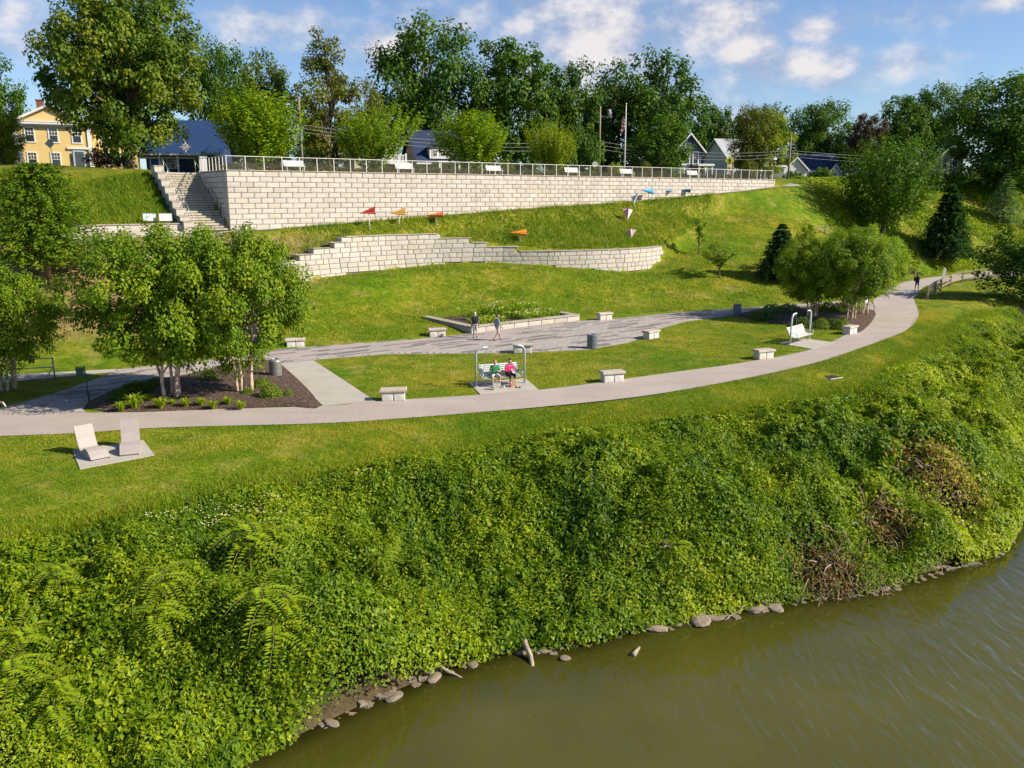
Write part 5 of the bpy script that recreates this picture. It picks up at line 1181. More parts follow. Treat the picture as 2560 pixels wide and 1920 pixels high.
b = MB(); b.lathe([(.01, -.07), (.07, 0), (.01, .07)], 8, c=(0, -.1, 3.05)); b.box((0, -.09, 2.82), (.14, .02, .3)); b.box((-.08, -.09, 2.55), (.07, .02, .34), (0, R(18), 0)); b.box((.08, -.09, 2.55), (.07, .02, .34), (0, R(-18), 0)); b.box((.14, -.09, 2.85), (.05, .02, .26), (0, R(-35), 0)); b.box((-.14, -.09, 2.85), (.05, .02, .26), (0, R(35), 0)); b.build('walking_figure', MBLK, pn_)
b = MB(); b.box((0, -.06, 1.75), (.62, .03, .36)); q_ = b.build('arrow_plate', MSIGNY, o); b = MB(); b.box((0, -.09, 1.75), (.36, .02, .06), (0, R(35), 0)); b.build('arrow', MBLK, q_)
o = sign_post('octagon_sign', 'pale back of an octagonal sign near the crossarm pole', 1487, 430, 112, 2.2)
b = MB(); pts = [(.38 * math.cos(math.pi / 8 + k * math.pi / 4), -.05, 1.95 + .38 * math.sin(math.pi / 8 + k * math.pi / 4)) for k in range(8)]; b.add(pts + [(x, .0 - .02, z) for x, y, z in pts], [tuple(range(7, -1, -1)), tuple(range(8, 16))] + [(k, (k + 1) % 8, 8 + (k + 1) % 8, 8 + k) for k in range(8)]); b.build('octagon_plate', MTRIM, o)
o = sign_post('diamond_sign', 'grey back of a diamond road sign in front of the yellow house', 135, 416, 84, 2.25, lean=R(-4))
b = MB(); b.box((0, -.05, 2.05), (.62, .03, .62), (0, R(45), R(35))); b.build('diamond_plate', MSTEEL, o)
# pale cabinet by the stair head
p = dep(509, 430, 79); cb_ = thing('utility_cabinet', 'pale grey cabinet standing at the head of the stone stairs', 'cabinet', (p.x, p.y, WTOP - .1), ang)
b = MB(); b.box((0, 0, .75), (.62, .45, 1.5), bev=.02); b.build('body', M('pale_cabinet', (.47, .47, .46)), cb_); b = MB(); b.box((0, 0, 1.53), (.7, .53, .06)); b.build('lid', MSTEEL, cb_); b = MB(); b.box((0, -.235, .8), (.5, .015, 1.2)); b.build('door_panel', M('pale_cabinet_door', (.5, .5, .49)), cb_)
# ------------------------------------------------------------------ stone benches
MBENCH = stone_mat('bench_stone', (.56, .54, .51), (.48, .46, .43), (.36, .33, .28)); MBTOP = stone_mat('bench_slab', (.43, .39, .34), (.35, .315, .27), (.24, .2, .15))
def stone_bench():
    o = thing('stone_bench', 'x', 'bench')
    me = block_mesh(.56, .43, .27, MBENCH, 3, .03)[1]
    for sx in (-.28, .28):
        obj('base_block', me, o, (sx, -.26, .215)); obj('base_block', me, o, (sx, .26, .215), (0, 0, math.pi))
    b = MB(); r = random.Random(6); b.box((0, 0, .505), (1.27, .66, .15), bev=.03)
    b.v = [(x + r.uniform(-.012, .012), y + r.uniform(-.012, .012), z + r.uniform(-.006, .006)) for x, y, z in b.v]; b.build('slab', MBTOP, o); return o
sb0 = stone_bench(); first = True
for (px, py, rz, lb) in [(1092, 843, .25, 'stone bench on the grass edge left of the planter'), (1512, 801, .45, 'stone bench on the lawn right of the planter'), (1306, 884, .05, 'stone bench behind the occupied swing'),
                         (1629, 848, .75, 'stone bench at the curving plaza edge beyond the slim litter bin'), (982, 1004, .12, 'stone bench at the corner of the concrete walk and the path'), (1532, 957, .28, 'stone bench beside the path right of the occupied swing'),
                         (1912, 899, .42, 'stone bench beside the path left of the empty swing'), (2128, 836, .75, 'stone bench at the tip of the far mulch bed by the path'), (2163, 757, .9, 'stone bench half hidden behind the far birches'), (736, 870, .3, 'stone bench behind the birch next to the domed litter bin')]:
    g = at(px, py, 0); g.y += .3; c = sb0 if first else copy_tree(sb0); first = False
    c.location = (g.x, g.y, 0.0); c.rotation_euler = (0, 0, rz); c['label'] = lb; c['group'] = 'stone block benches'
# ------------------------------------------------------------------ litter bins
MBIN = M('blue_grey_bin', (.17, .20, .235), (.14, .165, .195), 6, .45, metal=.3); MBINM = M('steel_bin', (.30, .295, .28), (.24, .235, .225), 6, .4, metal=.5)
def slat_bin(dome):
    o = thing('litter_bin', 'x', 'litter bin'); mt = MBINM if dome else MBIN
    b = MB(); b.lathe([(.26, .02), (.26, .8)], 20); b.build('liner', MBLK, o, True)
    b = MB(); b.box((.315, 0, .42), (.03, .072, .78), bev=.008); me = b.mesh('slat', mt)
    for k in range(24): obj('slat', me, o, rot=(0, 0, 2 * math.pi * k / 24))
    for z in (.05, .82): b = MB(); b.lathe([(.27, z - .03), (.335, z - .03), (.335, z + .03), (.27, z + .03)], 24); b.build('band', mt, o)
    b = MB()
    if dome: b.lathe([(.34, .85), (.33, .9), (.26, .98), (.17, 1.02), (.16, .99), (.15, .95)], 24)
    else: b.lathe([(.34, .85), (.34, .875), (.28, .895), (.19, .895), (.18, .82)], 24)
    b.build('lid', mt, o, True); return o
bd_ = slat_bin(True); g = at(690, 943); bd_.location = (g.x, g.y, .0); bd_['label'] = 'domed steel litter bin at the edge of the wide mulch bed'
bs_ = slat_bin(False)
for i, (px, py, lb) in enumerate([(1480, 871, 'slim blue-grey litter bin on the plaza edge'), (1842, 788, 'blue-grey litter bin beside the far mulch bed')]):
    c = bs_ if i == 0 else copy_tree(bs_); g = at(px, py); c.location = (g.x, g.y, 0.02); c['label'] = lb; c['group'] = 'blue-grey litter bins'
# ------------------------------------------------------------------ swings
MSW = M('silver_powder_coat', (.44, .47, .50), (.38, .41, .44), 6, .4, metal=.35); MSWW = M('white_powder_coat', (.60, .60, .59), (.52, .52, .51), 6, .4, metal=.1)
def pad(name, label, px4, z=.035):
    o = slab(name, [tuple(at(*p)[:2]) for p in px4], MCONC, -.1, z); return kind(o, 'structure')
pad('swing_pad', '', [(1173, 958), (1313, 947), (1346, 975), (1201, 987)]); pad('swing_pad', '', [(1944, 858), (2010, 847), (2084, 857), (2032, 874)]); pad('lounger_pad', '', [(181, 1128), (359, 1102), (386, 1139), (200, 1174)])
def swing(label, pa, pb, mat, rzflip=0.0, sway=0.0):
    a, c = at(*pa, .035), at(*pb, .035); d = c - a; L = d.length; rz = math.atan2(d.y, d.x); m = (a + c) / 2
    o = thing('swing_bench', label, 'swing', (m.x, m.y, .035), rz, 'bench swings on concrete pads'); hw = L / 2; HT = 2.0
    for sg in (-1, 1):
        pts = [(sg * hw, 0, 0), (sg * hw, 0, HT - .35)] + [(sg * (hw - .35 + .35 * math.cos(t)), 0, HT - .35 + .35 * math.sin(t)) for t in (.35, .75, 1.15, 1.57)] + [(sg * (hw - .62), 0, HT)]
        b = MB(); b.tube(pts, .052, 10); b.build('post', mat, o, True); b = MB(); b.lathe([(.12, 0), (.12, .02), (.06, .03)], 12, c=(sg * hw, 0, 0)); b.build('foot_plate', mat, o)
    sw = hw - .28; y0 = sway
    for k in range(5): b = MB(); b.box((0, y0 - .32 + k * .105, .46 + .012 * k * (k - 3)), (2 * sw, .085, .03)); b.build('seat_slat', mat, o)
    for k in range(6): b = MB(); b.box((0, y0 + .2 + k * .045, .53 + k * .095), (2 * sw, .03, .075), (R(-24), 0, 0)); b.build('back_slat', mat, o)
    for sg in (-1, 1):
        b = MB(); b.tube([(sg * sw, y0 - .36, .45), (sg * sw, y0 - .1, .44), (sg * sw, y0 + .15, .47), (sg * sw, y0 + .46, 1.06)], .026, 6); b.build('side_frame', mat, o, True)
        b = MB(); b.tube([(sg * sw, y0 - .35, .45), (sg * (sw + .02), y0 - .34, .66), (sg * (sw + .02), y0 - .28, .70), (sg * (sw + .02), y0 + .28, .70)], .022, 6); b.build('armrest', mat, o, True)
        for yy, zz in ((-.3, .7), (.3, .8)): b = MB(); b.tube([(sg * (hw - .6), 0, HT), (sg * (sw + .02), y0 + yy, zz)], .008, 4); b.build('chain', MSTEEL, o)
    return o, m, rz
sw1, sm, srz = swing('silver bench swing with two people sitting on it', (1191, 967), (1311.5, 957), MSW)
sw2, _, _ = swing('white empty bench swing near the far mulch bed', (1975, 862), (2023, 848), MSWW)
# ------------------------------------------------------------------ loungers
MLNG = M('warm_grey_resin', (.32, .285, .265), (.295, .26, .24), 3, .55)
def lounger():
    o = thing('lounge_chair', 'x', 'lounge chair'); prof = [(-.78, .05), (-.70, .14), (-.5, .30), (-.28, .37), (-.08, .33), (.12, .22), (.3, .17), (.44, .24), (.6, .55), (.72, .86), (.78, 1.02)]
    b = MB(); w = .33; n = len(prof)
    P = np.array(prof); tg = np.gradient(P, axis=0); nn = np.stack([-tg[:, 1], tg[:, 0]], 1); nn /= np.linalg.norm(nn, axis=1)[:, None]; Q = P - nn * .05
    vs = []
    for (y, z), (y2, z2) in zip(P, Q): vs += [(-w, y, z), (w, y, z), (w, y2, z2), (-w, y2, z2)]
    fs = []
    for i in range(n - 1):
        for k in range(4): fs.append((4 * i + k, 4 * i + (k + 1) % 4, 4 * i + 4 + (k + 1) % 4, 4 * i + 4 + k))
    fs += [(3, 2, 1, 0), tuple(4 * (n - 1) + k for k in range(4))]; b.add(vs, fs); b.build('seat_shell', MLNG, o, False)
    for sg in (-1, 1):
        pts = [(y, z - .03) for y, z in prof[:9]]; b = MB(); x0, x1 = sg * (w - .05), sg * (w - .01); x0, x1 = min(x0, x1), max(x0, x1)
        b.add([(x, y, z) for x in (x0, x1) for y, z in pts] + [(x, y, 0.0) for x in (x0, x1) for y, z in pts], [])
        k = len(pts); f = []
        for i in range(k - 1):
            t0, t1, u0, u1 = i, i + 1, k + i, k + i + 1; g0, g1, h0, h1 = 2 * k + i, 2 * k + i + 1, 3 * k + i, 3 * k + i + 1
            f += [(t1, t0, g0, g1), (u0, u1, h1, h0)]
        b.f += f; b.m += [0] * len(f)
        if sg: b.build('side_panel', MLNG, o)
    return o
lg = lounger()
for i, (pf, pbk, lb) in enumerate([((252, 1149), (214, 1126), 'warm grey resin lounge chair angled on the small pad'), ((324, 1139), (330, 1108), 'warm grey resin lounge chair standing straight on the small pad')]):
    c = lg if i == 0 else copy_tree(lg); f_ = at(*pf, .035); r_ = at(*pbk, .035); d = r_ - f_; c.location = f_ + d.normalized() * .78; c.location.z = .035; c.rotation_euler = (0, 0, math.atan2(d.y, d.x) - math.pi / 2); c['label'] = lb; c['group'] = 'resin lounge chairs'
# ------------------------------------------------------------------ paper-plane sculptures
def plate(b, p, q, r, t=.025):
    p, q, r = map(Vector, (p, q, r)); n = (q - p).cross(r - p).normalized() * t; b.add([p - n, q - n, r - n, p + n, q + n, r + n], [(2, 1, 0), (3, 4, 5), (0, 1, 4, 3), (1, 2, 5, 4), (2, 0, 3, 5)])
def paper_plane(label, base_px, top_py, col, rot, L=1.35, w=.55, Y=None, hpost=None, base=None):
    g = on_ground(*base_px, 60) if base is None else base; zt = dep(base_px[0], top_py, g.y).z; hp = hpost if hpost is not None else max(zt - g.z, .3)
    o = thing('paper_plane_sculpture', label, 'sculpture', g, 0, 'paper plane sculptures on the slope')
    b = MB(); b.tube([(0, 0, -.2), (0, 0, hp)], .035, 8); b.build('post', MTRIM, o, True); b = MB(); b.lathe([(.14, -.02), (.14, .05), (.05, .06)], 12); b.build('footing', MCONC, o)
    mt = M('painted_' + '_'.join(label.split()[:1]), col, tuple(x * .9 for x in col), 3, .4); M_ = Euler(rot).to_matrix(); T_ = lambda p: M_ @ Vector(p) + Vector((0, 0, hp + .05))
    N, Lt, Rt, Lg_, Rg, K_ = (0, L * .6, 0), (-w, -L * .4, .16), (w, -L * .4, .16), (-.07, -L * .4, .04), (.07, -L * .4, .04), (0, -L * .4, -.26)
    for nm, tri in (('wing', (N, Lt, Lg_)), ('wing', (N, Rg, Rt)), ('keel', (N, Lg_, K_)), ('keel', (N, K_, Rg))):
        b = MB(); plate(b, *[T_(p) for p in tri]); b.build(nm, mt, o)
    return o
paper_plane('red paper-plane sculpture on a thin post', (924, 576), 532, (.45, .05, .03), (R(-8), R(-34), R(86)))
paper_plane('yellow paper-plane sculpture on a thin post', (999, 567), 534, (.55, .28, .05), (R(-4), R(-32), R(90)))
paper_plane('orange paper-plane sculpture on a thin post near the stepped cap', (1091, 567), 540, (.50, .13, .02), (R(-1), R(-16), R(92)), 1.6)
paper_plane('amber paper-plane sculpture low on the slope', (1300, 604), 584, (.60, .22, .02), (R(2), R(-24), R(92)), 1.6)
paper_plane('pink paper-plane sculpture diving nose down on a tall post', (1569, 554), 534, (.62, .33, .34), (R(-112), R(8), R(8)), 1.25, .55)
paper_plane('pale pink paper-plane sculpture diving just above the wall cap', (1577, 597), 584, (.62, .40, .36), (R(-118), R(-6), R(-12)), 1.0, .55)
paper_plane('white paper-plane sculpture against the long wall', (1586, 520), 497, (.62, .58, .57), (R(-40), R(20), R(150)), 1.3)
paper_plane('sky-blue paper-plane sculpture next to the white one', (1621, 501), 480, (.06, .33, .55), (R(10), R(-30), R(104)), 1.5)
paper_plane('bright blue paper-plane sculpture between two other blue ones', (1665, 495), 477, (.03, .27, .52), (R(8), R(-28), R(98)), 1.5)
paper_plane('dark blue paper-plane sculpture highest on the slope', (1714, 491), 477, (.02, .13, .25), (R(4), R(-8), R(92)), 1.4)
# ------------------------------------------------------------------ fence, gate, signs, panels
MTIMB = M('weathered_timber', (.28, .235, .17), (.17, .14, .105), 5, .9, .01, 14, stretch=(3, 3, .4))
fpts = [at(px, py, 0) for px, py in [(2318, 748), (2336, 735), (2350, 728), (2374, 716), (2404, 707), (2436, 702), (2470, 697), (2520, 690)]]
fn = thing('rail_fence', 'timber rail fence along the outside of the path bend', 'fence', (fpts[0].x, fpts[0].y, 0)); fo = Vector((fpts[0].x, fpts[0].y, 0))
for i, p in enumerate(fpts):
    b = MB(); b.box(p - fo + UPZ * .55, (.16, .16, 1.3)); b.build('post', MTIMB, fn)
    if i:
        a, c = fpts[i - 1] - fo, p - fo; m = (a + c) / 2; L = (c - a).length; az2 = math.atan2((c - a).y, (c - a).x)
        b = MB(); b.box(m + UPZ * 1.2, (L + .1, .2, .05), (0, 0, az2)); b.build('top_rail', MTIMB, fn)
        for z in (.45, .85): b = MB(); b.box(m + UPZ * z, (L - .17, .05, .16), (0, 0, az2)); b.build('rail', MTIMB, fn)
g = at(2353, 720, 0); o = thing('path_sign', 'narrow white sign board leaning on the timber rail fence', 'sign', (g.x, g.y + .3, 0)); o.rotation_euler = (0, R(9), 0)
b = MB(); b.tube([(0, 0, 0), (0, 0, 1.9)], .04, 8); b.build('post', MPOLE, o); b = MB(); b.box((0, -.06, 1.55), (.3, .03, 1.0)); b.build('board', MTRIM, o)
g0, g1 = at(138, 951, 0), at(-60, 962, 0); o = thing('pipe_gate', 'grey pipe gate closing the side walk by the birch', 'gate', (g0.x, g0.y, 0)); dv = (g1 - g0)
for k, t in enumerate((0, .5, 1)): b = MB(); b.tube([dv * t, dv * t + UPZ * 1.25], .045, 8); b.build('post', MSTEEL, o, True)
for z in (1.2, .72): b = MB(); b.tube([UPZ * z, dv + UPZ * z], .03, 8); b.build('bar', MSTEEL, o, True)
b = MB(); b.tube([Vector((0, 0, .75)), Vector((-.35, -.5, 0))], .03, 6); b.build('brace', MSTEEL, o, True)
MGRN = M('dark_green_sign', (.012, .07, .045), (.01, .055, .035), 4, .5); g = at(224, 1008, 0); o = thing('green_sign', 'dark green post with a hanging sign at the point of the mulch bed', 'sign', (g.x, g.y, 0))
b = MB(); b.tube([(0, 0, -.1), (-.06, 0, 1.75)], .035, 8); b.build('post', MGRN, o, True); b = MB(); b.box((-.28, -.02, 1.5), (.36, .03, .42)); b.build('board', MGRN, o); b = MB(); b.tube([(-.06, 0, 1.74), (-.46, 0, 1.74)], .02, 6); b.build('arm', MGRN, o)
def panel(px, label, cols):
    p = dep(px, 548, 66.6); o = thing('information_panel', label, 'panel', (p.x, p.y, 7.3), ang - .25, 'information panels above the low wall')
    m, nt, pr, out = new_mat('panel_print_%d' % px); nt.links.new(ramp(nt, noise(nt, 3.2, 4, .6), cols), pr.inputs['Base Color']); pr.inputs['Roughness'].default_value = .4
    for sx in (-.3, .3): b = MB(); b.box((sx, .05, .2), (.06, .06, 1.0)); b.build('leg', MSTEEL, o)
    b = MB(); b.box((0, 0, .55), (.98, .05, .66), (R(-25), 0, 0)); f = b.build('frame', MSTEEL, o); b = MB(); b.box((0, -.035, .555), (.9, .02, .58), (R(-25), 0, 0)); b.build('print', m, f)
panel(374, 'information panel printed in white and pale green', [(.35, (.50, .56, .54)), (.5, (.60, .62, .60)), (.62, (.22, .45, .33))]); panel(414, 'information panel printed in white and pink', [(.35, (.58, .55, .54)), (.55, (.62, .60, .58)), (.66, (.50, .24, .20))])
g = at(2080, 933, 0); gz_ = Hz(g.x, g.y); o = thing('storm_drain', 'square storm drain grate set in the lawn beside the path', 'drain', (g.x, g.y, gz_), .5)
b = MB(); b.box((0, 0, .0), (.95, .75, .06), bev=.02); b.build('collar', MCONC, o); b = MB(); b.box((0, 0, .03), (.8, .6, .02)); b.build('pit_shade_plate', MBLK, o)  # thin black plate under the bars stands in for the shade below the grate
for k in range(8): b = MB(); b.box((-.35 + k * .1, 0, .045), (.045, .6, .02)); b.build('bar', M('rusty_iron', (.11, .07, .05)) if k == 0 else bpy.data.materials['rusty_iron'], o)
def trail_rail(label, P, h=1.0):
    o = thing('trail_railing', label, 'railing', P[0], 0)
    for i, p in enumerate(P):
        b = MB(); b.box(p - P[0] + UPZ * h / 2, (.12, .12, h + .2)); b.build('post', MTIMB, o)
        if i:
            for z in (h, h * .55): b = MB(); b.tube([P[i - 1] - P[0] + UPZ * z, p - P[0] + UPZ * z], .045, 6); b.build('rail', MTIMB, o)
trail_rail('timber railing on the slope under the elm', [on_ground(2030, 588), on_ground(2062, 586), on_ground(2095, 602)]); trail_rail('timber railing half hidden behind the path-side birch', [on_ground(2250, 692), on_ground(2270, 694), on_ground(2286, 700)], 1.2)

# ------------------------------------------------------------------ beds: shrubs and tufts
def tuft_mesh(key, n, r, h, mat, seed, w=.02, lean=.5):
    rs = np.random.RandomState(seed); an = rs.uniform(0, 6.28, n); rr_ = rs.uniform(0, .25, n) * r; base = np.stack([rr_ * np.cos(an), rr_ * np.sin(an), 0 * an], 1); d = np.stack([np.cos(an), np.sin(an), 0 * an], 1); hh = h * rs.uniform(.6, 1.1, n); L = r * rs.uniform(.4, 1.1, n)
    midp = base + d * (L * .45)[:, None] + np.array([0, 0, 1]) * (hh * .85)[:, None]; tip = base + d * L[:, None] + np.array([0, 0, 1]) * (hh * rs.uniform(.55, 1, n))[:, None]; sd = np.stack([-d[:, 1], d[:, 0], 0 * an], 1) * w
    V = np.stack([base - sd, base + sd, midp + sd * .8, midp - sd * .8, tip], 1).reshape(-1, 3); i = np.arange(n)[:, None] * 5
    F_ = np.concatenate([i + np.array([[0, 1, 2, 3]]), i + np.array([[3, 2, 4, 4]])]); tint = np.repeat(np.clip(rs.uniform(.3, 1, n), 0, 1), 5)
    me = bpy.data.meshes.new(key); me.from_pydata(V.tolist(), [], [tuple(f) if f[2] != f[3] else tuple(f[:3]) for f in F_.tolist()]); me.materials.append(mat); a = me.attributes.new('tint', 'FLOAT', 'POINT'); a.data.foreach_set('value', tint.astype(np.float32)); me.update(); return me
def ball_mesh(key, r, h, n, ls, mat, seed):
    rs = np.random.RandomState(seed); d = nrm(rs.normal(size=(n, 3))); d[:, 2] = np.abs(d[:, 2]); rad = 1 - .22 * rs.uniform(0, 1, n) ** 2 + .1 * np.sin(d[:, 0] * 7 + seed) * np.cos(d[:, 1] * 6); P = d * rad[:, None] * np.array([r, r, h])
    return leaves_mesh(key, P, d + rs.normal(size=(n, 3)) * .5, ls * rs.uniform(.7, 1.3, n), np.clip(.5 + rs.normal(size=n) * .22, 0, 1), mat, 1.5, seed)
ME_T = tuft_mesh('tuft', 110, .34, .42, LM['zelkova'], 3); ME_B = ball_mesh('ball', .45, .55, 900, .075, LM['birch'], 4); ME_BD = ball_mesh('ball_dark', .5, .5, 900, .08, LM['dark'], 5); ME_L = ball_mesh('lavender', .8, .6, 1400, .09, LM['blue'], 6)
def small_plants(name, label, cat, group, me, part, spots, labels=None):
    for i, (px, py, s) in enumerate(spots):
        g = at(px, py, .12); o = thing(name, labels[i] if labels else label, cat, (g.x, g.y, .06), i * 1.7, group); obj(part, me, o, scale=(s, s, s))
small_plants('grass_tuft', 'bright grass tuft along the path edge of the wide mulch bed', 'grass tuft', 'tufts in the wide mulch bed', ME_T, 'foliage', [(303, 1024, 1.1), (338, 1018, 1.6), (372, 1002, 1), (402, 1018, 1.3), (432, 1010, .7), (465, 1014, 1), (503, 1012, 1), (532, 1018, .95), (570, 1009, .95), (602, 1019, .95)])
small_plants('round_shrub', 'clipped round shrub in the wide mulch bed under the birches', 'shrub', 'round shrubs in the wide mulch bed', ME_B, 'foliage', [(525, 948, 1), (655, 968, 1), (678, 992, 1.25), (722, 988, .6), (620, 985, .7)], ['round shrub at the back edge of the wide mulch bed between the two birches', 'round shrub just in front of the domed litter bin', 'largest round shrub in the wide mulch bed', 'smallest round shrub near the concrete walk corner of the mulch bed', 'low round shrub at the foot of the birch beside the litter bin'])
small_plants('spreading_juniper', 'low dark spreading juniper at the shaded end of the wide mulch bed', 'shrub', 'junipers in the wide mulch bed', ME_BD, 'foliage', [(300, 998, 1.1), (335, 985, 1.3), (362, 978, 1.1), (390, 966, 1)])
small_plants('round_shrub', 'dark round shrub in the far mulch bed behind the lawn', 'shrub', 'dark shrubs in the far mulch bed', ME_BD, 'foliage', [(1895, 797, 1.3), (1921, 796, 1.3), (2005, 812, 1.3), (2083, 813, 1.1)])
small_plants('round_shrub', 'bright clipped shrub near the empty swing and stone bench', 'shrub', 'bright shrubs in the far mulch bed', ME_B, 'foliage', [(2053, 818, 1.3), (2105, 819, 1.3)])
small_plants('round_shrub', 'light green shrub along the back of the far mulch bed', 'shrub', 'back row shrubs in the far mulch bed', ME_B, 'foliage', [(2044, 780, 1.4), (2070, 778, 1.5), (2096, 778, 1.4)])
small_plants('lavender_bush', 'grey-green mounded bush beside the far litter bin', 'bush', 'grey-green bushes in the far mulch bed', ME_L, 'foliage', [(1932, 782, 1.25), (1972, 781, 1.3)])
# planter planting
rs = np.random.RandomState(41); n = 9000; u = rs.uniform(.9, plen - .8, n); v = rs.uniform(.7, 5.4, n); P = np.array([[F0.x + pd.x * a + pn.x * c, F0.y + pd.y * a + pn.y * c] for a, c in zip(u, v)]); dn = fbm(P[:, 0], P[:, 1], 1.6, 3, 2); k = (dn > .36) & ((u > 2.2) | (v < 2)); P = P[k]; hh = .2 + .75 * dn[k] * (v[k] > 3.0) + .25
V0 = np.c_[P, np.full(len(P), .33)]
rsn = rs.normal(size=(len(P), 3)); o = kind(obj('planter_planting', leaves_mesh('planter_planting', V0 + np.c_[np.zeros((len(P), 2)), rs.uniform(0, 1, len(P)) * hh], rsn * .6 + np.array([.4, -.5, .4]), rs.uniform(.12, .28, len(P)), np.clip(dn[k] + rs.normal(size=len(P)) * .15 - .05, 0, 1), LM['zelkova'], 2.6, 3)), 'stuff'); o['label'] = 'daylily foliage and perennials filling the planter'
k = rs.choice(len(P), 130); fl_ = V0[k] + np.c_[np.zeros((130, 2)), hh[k] * 1.05]; o = kind(obj('planter_flowers', leaves_mesh('planter_flowers', fl_, np.tile([0, -.4, 1.0], (130, 1)) + rs.normal(size=(130, 3)) * .3, np.full(130, .13), rs.uniform(0, 1, 130), leaf_mat('petals', [(0, (.5, .5, .36)), (1, (.55, .42, .12))], .2, gain=(1, 1, 1)), 1.0, 2)), 'stuff'); o['label'] = 'white and yellow blooms above the planter foliage'

# ------------------------------------------------------------------ bank plants, driftwood and rocks
def frond_plant(seed, nf=11, h=1.1, L=.95):
    rs = random.Random(seed); C, N, S, A = [], [], [], []; b = MB(); b.tube([(0, 0, -1.0), (rs.uniform(-.05, .05), 0, h * .6), (rs.uniform(-.08, .08), 0, h)], [.03, .022, .01], 6)
    for k in range(nf):
        an = k * 2.4 + rs.uniform(-.2, .2); z0 = h * (.55 + .45 * k / nf); el = .35 + .5 * k / nf; d = Vector((math.cos(an), math.sin(an), 0)); sd = Vector((-d.y, d.x, 0)); pts = []
        ll = L * rs.uniform(.75, 1.15)
        for j in range(13):
            t = j / 12; p = Vector((0, 0, z0)) + d * (ll * t) + UPZ * (el * ll * t - .75 * ll * t * t); pts.append(p)
            if j > 1:
                for sg in (-1, 1):
                    C.append(p + sd * (sg * .10) - UPZ * .015); N.append(UPZ + d * .2 + sd * (sg * -.15)); S.append(.25 * (1 - .45 * t)); A.append(sd * sg + d * .35)
        b.tube(pts, [.007] * 12 + [.003], 4, cap=False)
    C, N, A = (np.array([tuple(v) for v in q_]) for q_ in (C, N, A)); rr_ = np.random.RandomState(seed)
    return leaves_mesh('frond', C, N, np.array(S), np.clip(.6 + rr_.normal(size=len(C)) * .12, 0, 1), LM['zelkova'], 2.9, seed, .05, A), b.mesh('stem', MSTEM, True)
MSTEM = M('green_stem', (.16, .15, .04), (.11, .11, .03), 6, .7)
FR = [frond_plant(5), frond_plant(9, 9, .9, .85)]
def bank_pt(px, py):
    d = ray(px, py); ys = np.arange(10, 60, .05); t = ys / d.y; xs, zs = d.x * t, ZC + d.z * t; hh_ = H(xs, ys) + canopy(xs, ys); k = int(np.argmax(hh_ >= zs)); return Vector((xs[k], ys[k], hh_[k] - .25))
for i, (px, py, s) in enumerate([(625, 1420, 1.5), (690, 1375, 1.1), (660, 1560, 1.25), (720, 1545, 1.0), (415, 1500, 1.0), (400, 1590, 1.1), (150, 1480, .9), (60, 1650, 1.2), (40, 1730, 1.1), (150, 1740, .9), (690, 1640, 1.1), (140, 1800, .9), (960, 1420, .7), (2350, 1050, 1.1), (1690, 1400, .8)]):
    p = bank_pt(px, py); o = thing('sumac_plant', {0: 'largest young sumac with long drooping feather-like leaves in the thicket', 13: 'young sumac with feather-like leaves near the withered brown vines', 14: 'small sumac above the slabs at the waterline'}.get(i, 'young sumac with drooping feather-like leaves rising from the thicket below the lounge chairs'), 'plant', p, i * 1.1, 'sumac plants in the bank thicket'); o.scale = (s, s, s); lf, sm_ = FR[i % 2]; obj('fronds', lf, o); obj('stem', sm_, o)
# white-flowering weeds at the lawn edge
rs = np.random.RandomState(61); n = 700; t = rs.uniform(.02, .3, n); x = rs.uniform(-12, -5, n); ye = np.interp(x, BKX, BKY); yw = np.interp(x, WAX, WAY); y = ye - t * (ye - yw); k = fbm(x, y, 1.6, 77) > .55; x, y = x[k], y[k]
o = kind(obj('bindweed_flowers', leaves_mesh('bindweed_flowers', np.stack([x, y, H(x, y) + canopy(x, y) + .05], 1), np.tile([.2, -.4, 1.0], (len(x), 1)), np.full(len(x), .06), rs.uniform(0, 1, len(x)), bpy.data.materials['petals'], 1.0, 2)), 'stuff'); o['label'] = 'tiny white flowers in the thicket below the lounge chairs'
MROCK = stone_mat('river_rock', (.21, .17, .13), (.145, .115, .085), (.08, .068, .04))
def rock_mesh(seed, flat=.5):
    rs = np.random.RandomState(seed); import bmesh
    bm = bmesh.new(); bmesh.ops.create_icosphere(bm, subdivisions=2, radius=1.0); pl_ = nrm(rs.normal(size=(7, 3))); od = rs.uniform(.5, .8, 7)
    for v in bm.verts:
        c = np.array(v.co)
        for d, o_ in zip(pl_, od):
            e = c @ d - o_
            if e > 0: c = c - d * e
        c[2] *= flat; v.co = c
    me = bpy.data.meshes.new('rock'); bm.to_mesh(me); bm.free(); me.materials.append(MROCK); return me
RK = [rock_mesh(i, .28 + .06 * (i % 3)) for i in range(5)]
for i, (px, py, s, lab) in enumerate([(1640, 1560, .7, 0), (1750, 1545, .62, 0), (1772, 1530, .7, 0), (1890, 1518, .6, 0), (1930, 1512, .5, 0), (2330, 1408, .6, 0), (2200, 1462, .5, 0), (2050, 1478, .45, 0), (1995, 1492, .4, 0), (1355, 1620, .25, 0), (1395, 1600, .28, 0), (1330, 1606, .3, 0), (1290, 1612, .3, 0),
                                      (985, 1738, .4, 0), (830, 1802, .28, 0), (1415, 1640, .25, 0), (1180, 1655, .3, 0), (2130, 1470, .35, 0), (1085, 1690, .4, 0)]):
    g = at(px, py, WZ + .05); o = obj('shore_rock', RK[i % 5], None, (g.x, g.y - .05, WZ + .03), (.12 * math.sin(i * 3), .12 * math.cos(i * 5), i * 1.3), (s * .95, s * .6, s * .7)); tag(o, 'pale rock at the waterline under the thicket', 'rock', 'rocks along the waterline')
